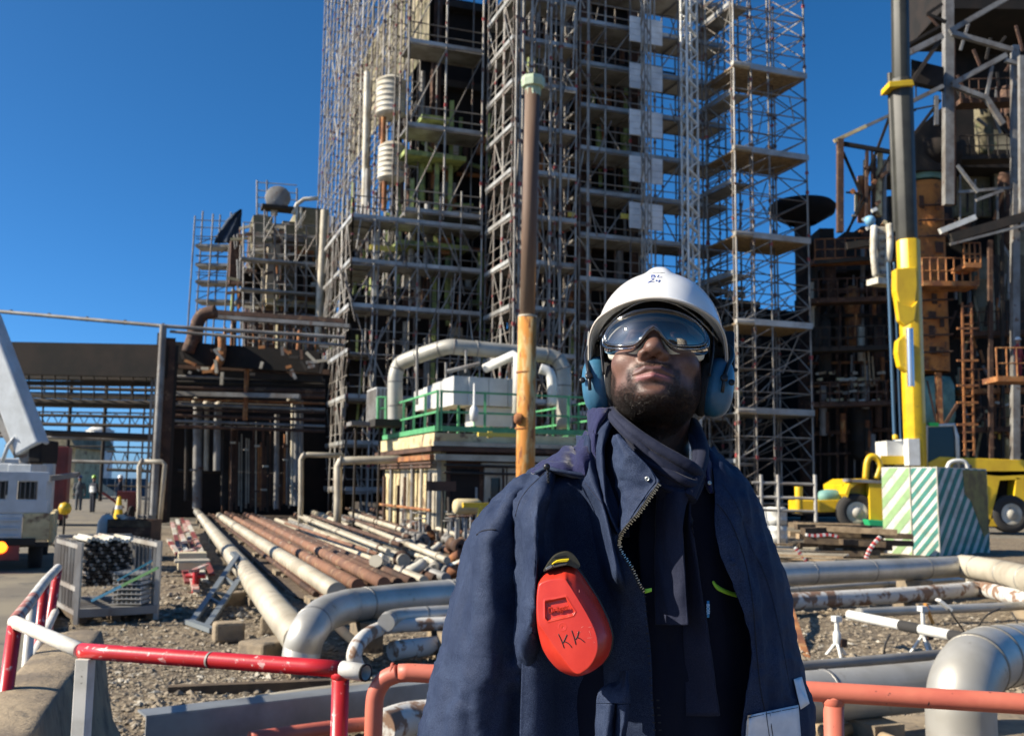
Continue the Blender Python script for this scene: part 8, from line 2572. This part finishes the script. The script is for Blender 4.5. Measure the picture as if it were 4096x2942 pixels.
# lime pocket edge and blue woven label on the shaded inner jacket
mb = MB()
mb.path([hit(bJ, x, y, .006)[0] for x, y in spline([(1458,876),(1474,900),(1500,918),(1540,934),(1582,946)], 6)], [.0012 + .0016 * min(1, i / 8) for i in range(25)], 6, sx=.6, sy=1.4)
mb.build('pocket_trim', M_LIME, J2)
M_LAB = mat('blue_label', (0.02, 0.19, 0.42), 0.6)
M_LABW = mat('label_thread', (0.45, 0.62, 0.75), 0.6)
lab = onto(bJ, ((1429,972),(1441,971),(1441,1052),(1429,1053)), 'woven_label', M_LAB, J2, 3, 8, lift=.034)
def letters(txt, name, m, parent, centre, xdir, ydir, height, depth, extr=.0003, width=None):
    cu = bpy.data.curves.new('t', 'FONT')
    cu.body = txt; cu.align_x = 'CENTER'; cu.align_y = 'CENTER'; cu.size = 1.0
    cu.extrude = 0.0
    ob = bpy.data.objects.new('t', cu)
    COL.objects.link(ob)
    bpy.context.view_layer.update()
    dg = bpy.context.evaluated_depsgraph_get()
    me0 = ob.evaluated_get(dg).to_mesh()
    vs_ = [Vector(v.co) for v in me0.vertices]; fs = [tuple(p.vertices) for p in me0.polygons]
    w_ = max(v.x for v in vs_) - min(v.x for v in vs_)
    ob.evaluated_get(dg).to_mesh_clear()
    bpy.data.objects.remove(ob); bpy.data.curves.remove(cu)
    kx = (width / w_) if width else height
    xd, yd = Vector(xdir).normalized(), Vector(ydir).normalized()
    zd = xd.cross(yd)
    n = len(vs_)
    edges = {}
    for f in fs:
        for i in range(len(f)):
            e = (f[i], f[(i + 1) % len(f)])
            edges[e] = edges.get(e, 0) + 1
    V_ = [Vector(centre) + xd * (v.x * kx) + yd * (v.y * height) + zd * extr for v in vs_] + [Vector(centre) + xd * (v.x * kx) + yd * (v.y * height) - zd * extr for v in vs_]
    F_ = list(fs) + [tuple(i + n for i in reversed(f)) for f in fs]
    for (a, b) in edges:
        if (b, a) not in edges:
            F_.append((a, a + n, b + n, b))
    return np_mesh(name, [tuple(v) for v in V_], F_, m, parent, smooth=False) if False else _poly(name, V_, F_, m, parent)
def _poly(name, V_, F_, m, parent):
    me = bpy.data.meshes.new(name)
    me.from_pydata([tuple(v) for v in V_], [], F_)
    me.materials.append(m)
    me.update()
    return link(name, me, parent)
h = hit(bJ, 1435, 1012, .0375)
letters('BIOER', 'label_letters', M_LABW, lab, h[0], (0, 0, -1), (1, 0, 0), .0070, 0, width=.015)

# ================================================================ red escape-mask case
CASE = thing('respirator_case', 'red plastic respirator case with KK in black marker hanging on the jacket', 'respirator case', at(581.5, 615, 1.46))
def cc(x, y, Y):
    return at((2100 + x / 2.715) / 4, (2150 + y / 2.715) / 4, Y)
sil = [(200,375),(300,330),(400,303),(470,295),(540,315),(600,372),(700,520),(800,680),(890,870),(935,1010),(945,1100),(920,1240),(860,1340),(790,1405),(680,1470),(545,1497),(400,1452),(285,1350),(195,1210),(150,1050),(128,920),(116,760),(120,620),(142,470)]
pla = [(165,492),(230,462),(300,446),(425,443),(470,490),(590,680),(700,870),(760,1000),(790,1120),(785,1240),(730,1360),(650,1440),(545,1466),(380,1268),(200,1010),(148,925),(134,800),(134,640),(148,530)]
cx_, cy_ = 470, 900
def radial(poly, smooth=True):
    P = spline(poly, 8, closed=True) if smooth else np.array(poly, float)
    a = np.arctan2(P[:, 1] - cy_, P[:, 0] - cx_); r = np.hypot(P[:, 0] - cx_, P[:, 1] - cy_)
    o = np.argsort(a); a, r = a[o], r[o]
    return lambda t: np.interp(t, np.r_[a - 2 * PI, a, a + 2 * PI], np.r_[r, r, r])
rs_, rp_ = radial(sil), radial(pla, True)
def inset(x, y):
    q = [(222,690),(440,645),(538,800),(520,832),(250,897),(225,870)]
    d = 1e9
    n = len(q); s = True
    for i in range(n):
        (x0, y0), (x1, y1) = q[i], q[(i + 1) % n]
        ex, ey = x1 - x0, y1 - y0
        L = math.hypot(ex, ey)
        dd = ((x - x0) * ey - (y - y0) * ex) / L
        d = min(d, -dd)
    return d      # > 0 inside
NA = 220
ringsP = []
def ring(fn, Yf):
    row = []
    for j in range(NA + 1):
        t = -PI + 2 * PI * j / NA
        x, y = fn(t)
        row.append(tuple(cc(x, y, Yf(x, y))))
    ringsP.append(row)
def pt(k, extra=0.0):
    def f(t):
        a, b = rs_(t), min(rp_(t), rs_(t) * .985)
        r = a * (1 - k) + b * k + extra
        return cx_ + r * math.cos(t), cy_ + r * math.sin(t)
    return f
tiltY = lambda x, y: .010 * ((y - 900) / 600) * -1 - .013 * ((x - 500) / 400)
ring(pt(0, -12), lambda x, y: 1.512 + tiltY(x, y))
for k, yy in ((0, 1.500), (.0, 1.494), (.04, 1.488), (.12, 1.481), (.35, 1.470), (.6, 1.4625), (.85, 1.4565), (.95, 1.4545), (1.0, 1.4535)):
    ring(pt(k), lambda x, y, yy=yy: yy + tiltY(x, y))
for k in np.linspace(.985, .0, 64):
    def f(t, k=k):
        r = min(rp_(t), rs_(t) * .985) * k
        return cx_ + r * math.cos(t), cy_ + r * math.sin(t)
    def yf(x, y, k=k):
        d = inset(x, y)
        e = min(max((d + 4) / 14, 0), 1)
        rim = math.exp(-((d + 10) / 9) ** 2) * .0006
        dot = math.exp(-(math.hypot(x - 413, y - 968) / 9) ** 2) * .0005
        ringr = math.exp(-((math.hypot(x - 408, y - 962) - 42) / 5) ** 2) * .0002
        return 1.4530 - .0016 * (1 - k * k) + tiltY(x, y) + .0042 * e * e * (3 - 2 * e) - rim + dot - ringr
    ring(f, yf)
PCs = np.array(ringsP)
case_body = grid_mesh('case_body', PCs[:, ::-1], M_RED, CASE)
bCase = bvh_grid(PCs)
def cpx2(pts):
    return [((2100 + x / 2.715) / 4, (2150 + y / 2.715) / 4) for x, y in pts]
mb = MB()
for st in ([(362,1040),(395,1110),(424,1190)], [(455,1045),(430,1100),(412,1135)], [(418,1115),(460,1135),(490,1160),(507,1184)],
           [(506,1000),(530,1070),(552,1152)], [(583,1008),(570,1060),(548,1098)], [(560,1075),(600,1090),(647,1127)]):
    stroke_on(bCase, cpx2(st), .00075, mb, lift=.0001)
mb.build('marker_letters', M_INKB, case_body)
M_SCR = mat('scratch', (0.75, 0.25, 0.2), 0.6)
mb = MB()
for st in ([(610,970),(635,955)], [(690,965),(730,962)], [(678,1082),(735,1080)], [(745,1125),(762,1132)], [(565,1020),(612,1015)], [(590,560),(588,590)], [(700,1010),(716,1060)]):
    stroke_on(bCase, cpx2(st), .00018, mb, lift=.00005)
mb.build('scratches', M_SCR, case_body)
# moulded maker's letters in the recess
pc_ = cc(364, 768, 1.4542 + .0046); pr_ = cc(464, 748, 1.4566 - .0033) - cc(264, 788, 1.4566 + .0033)
pu_ = cc(355, 720, 1.4550) - cc(373, 816, 1.4580)
M_RED2 = M_RED
letters('Dräger', 'moulded_letters', M_RED2, case_body, pc_, pr_, pu_, .0125, 0, extr=.0012, width=.0300)
# dimple rows on the grip flank
mb = MB()
for i in range(11):
    for j in range(3 if i > 4 else 2):
        x, y = 640 + i * 20 - j * 26 + 20, 590 + i * 30 + j * 8
        px, py = cpx2([(x, y)])[0]
        d = (_f + _r * ((px - 512) / 1000.0) + _u * ((367.5 - py) / 1000.0)).normalized()
        h = bCase.ray_cast(CAMP, d)
        if h[0]: mb.lathe(h[0] - d * .0001, -d, [(0, .0002), (.0004, .0002), (.0005, 0)], 6)
mb.build('grip_dimples', mat('dark_red', (0.25, 0.01, 0.01), 0.5), case_body)
# black rear shell
shell = [(x + 14 + (10 if x > 500 else -6), y - 6) for x, y in sil]
mb = MB()
poly = [cc(x, y, 1.500) for x, y in spline(shell, 4, closed=True)]
cen = sum((Vector(p) for p in poly), Vector()) / len(poly)
mb.prism([p + Vector((0, .002, 0)) for p in poly], (0, .024, 0))
mb.build('rear_shell', M_BLACKP, CASE, bevel=.003)
# latch
mb = MB()
mb.prism([cc(x, y, 1.478) for x, y in spline([(205,362),(218,330),(262,262),(330,190),(440,152),(520,172),(572,232),(600,300),(560,330),(500,305),(440,295),(330,322),(260,345)], 5, closed=True)], (0, .026, 0))
lt = mb.build('latch', M_OLIVE, CASE, bevel=.0025)
mb = MB()
mb.prism([cc(x, y, 1.4745) for x, y in ((290,282),(312,262),(345,240),(400,228),(482,222),(472,246),(452,258),(400,262),(350,266),(318,276),(300,288))], (0, .005, 0))
mb.build('yellow_slider', M_YEL, lt, bevel=.0008)
mb = MB()
mb.prism([cc(x, y, 1.4735) for x, y in ((226,322),(284,292),(296,300),(294,318),(236,348),(224,342))], (0, .005, 0))
mb.build('metal_clip', mat('brushed_clip', (.5, .5, .48), .3, .9), lt, bevel=.0006)
mb = MB()
mb.prism([cc(x, y, 1.4772) for x, y in ((322,212),(335,202),(440,184),(455,192),(448,206),(340,224),(326,224))], (0, .002, 0))
mb.build('latch_slot', M_BLACKP, lt)
mb = MB()
mb.prism([cc(x, y, 1.4752) for x, y in ((300,292),(400,276),(462,262),(456,290),(330,318),(300,318))], (0, .004, 0))
mb.build('latch_tab', mat('grey_latch', (.10, .095, .08), .45), lt, bevel=.001)
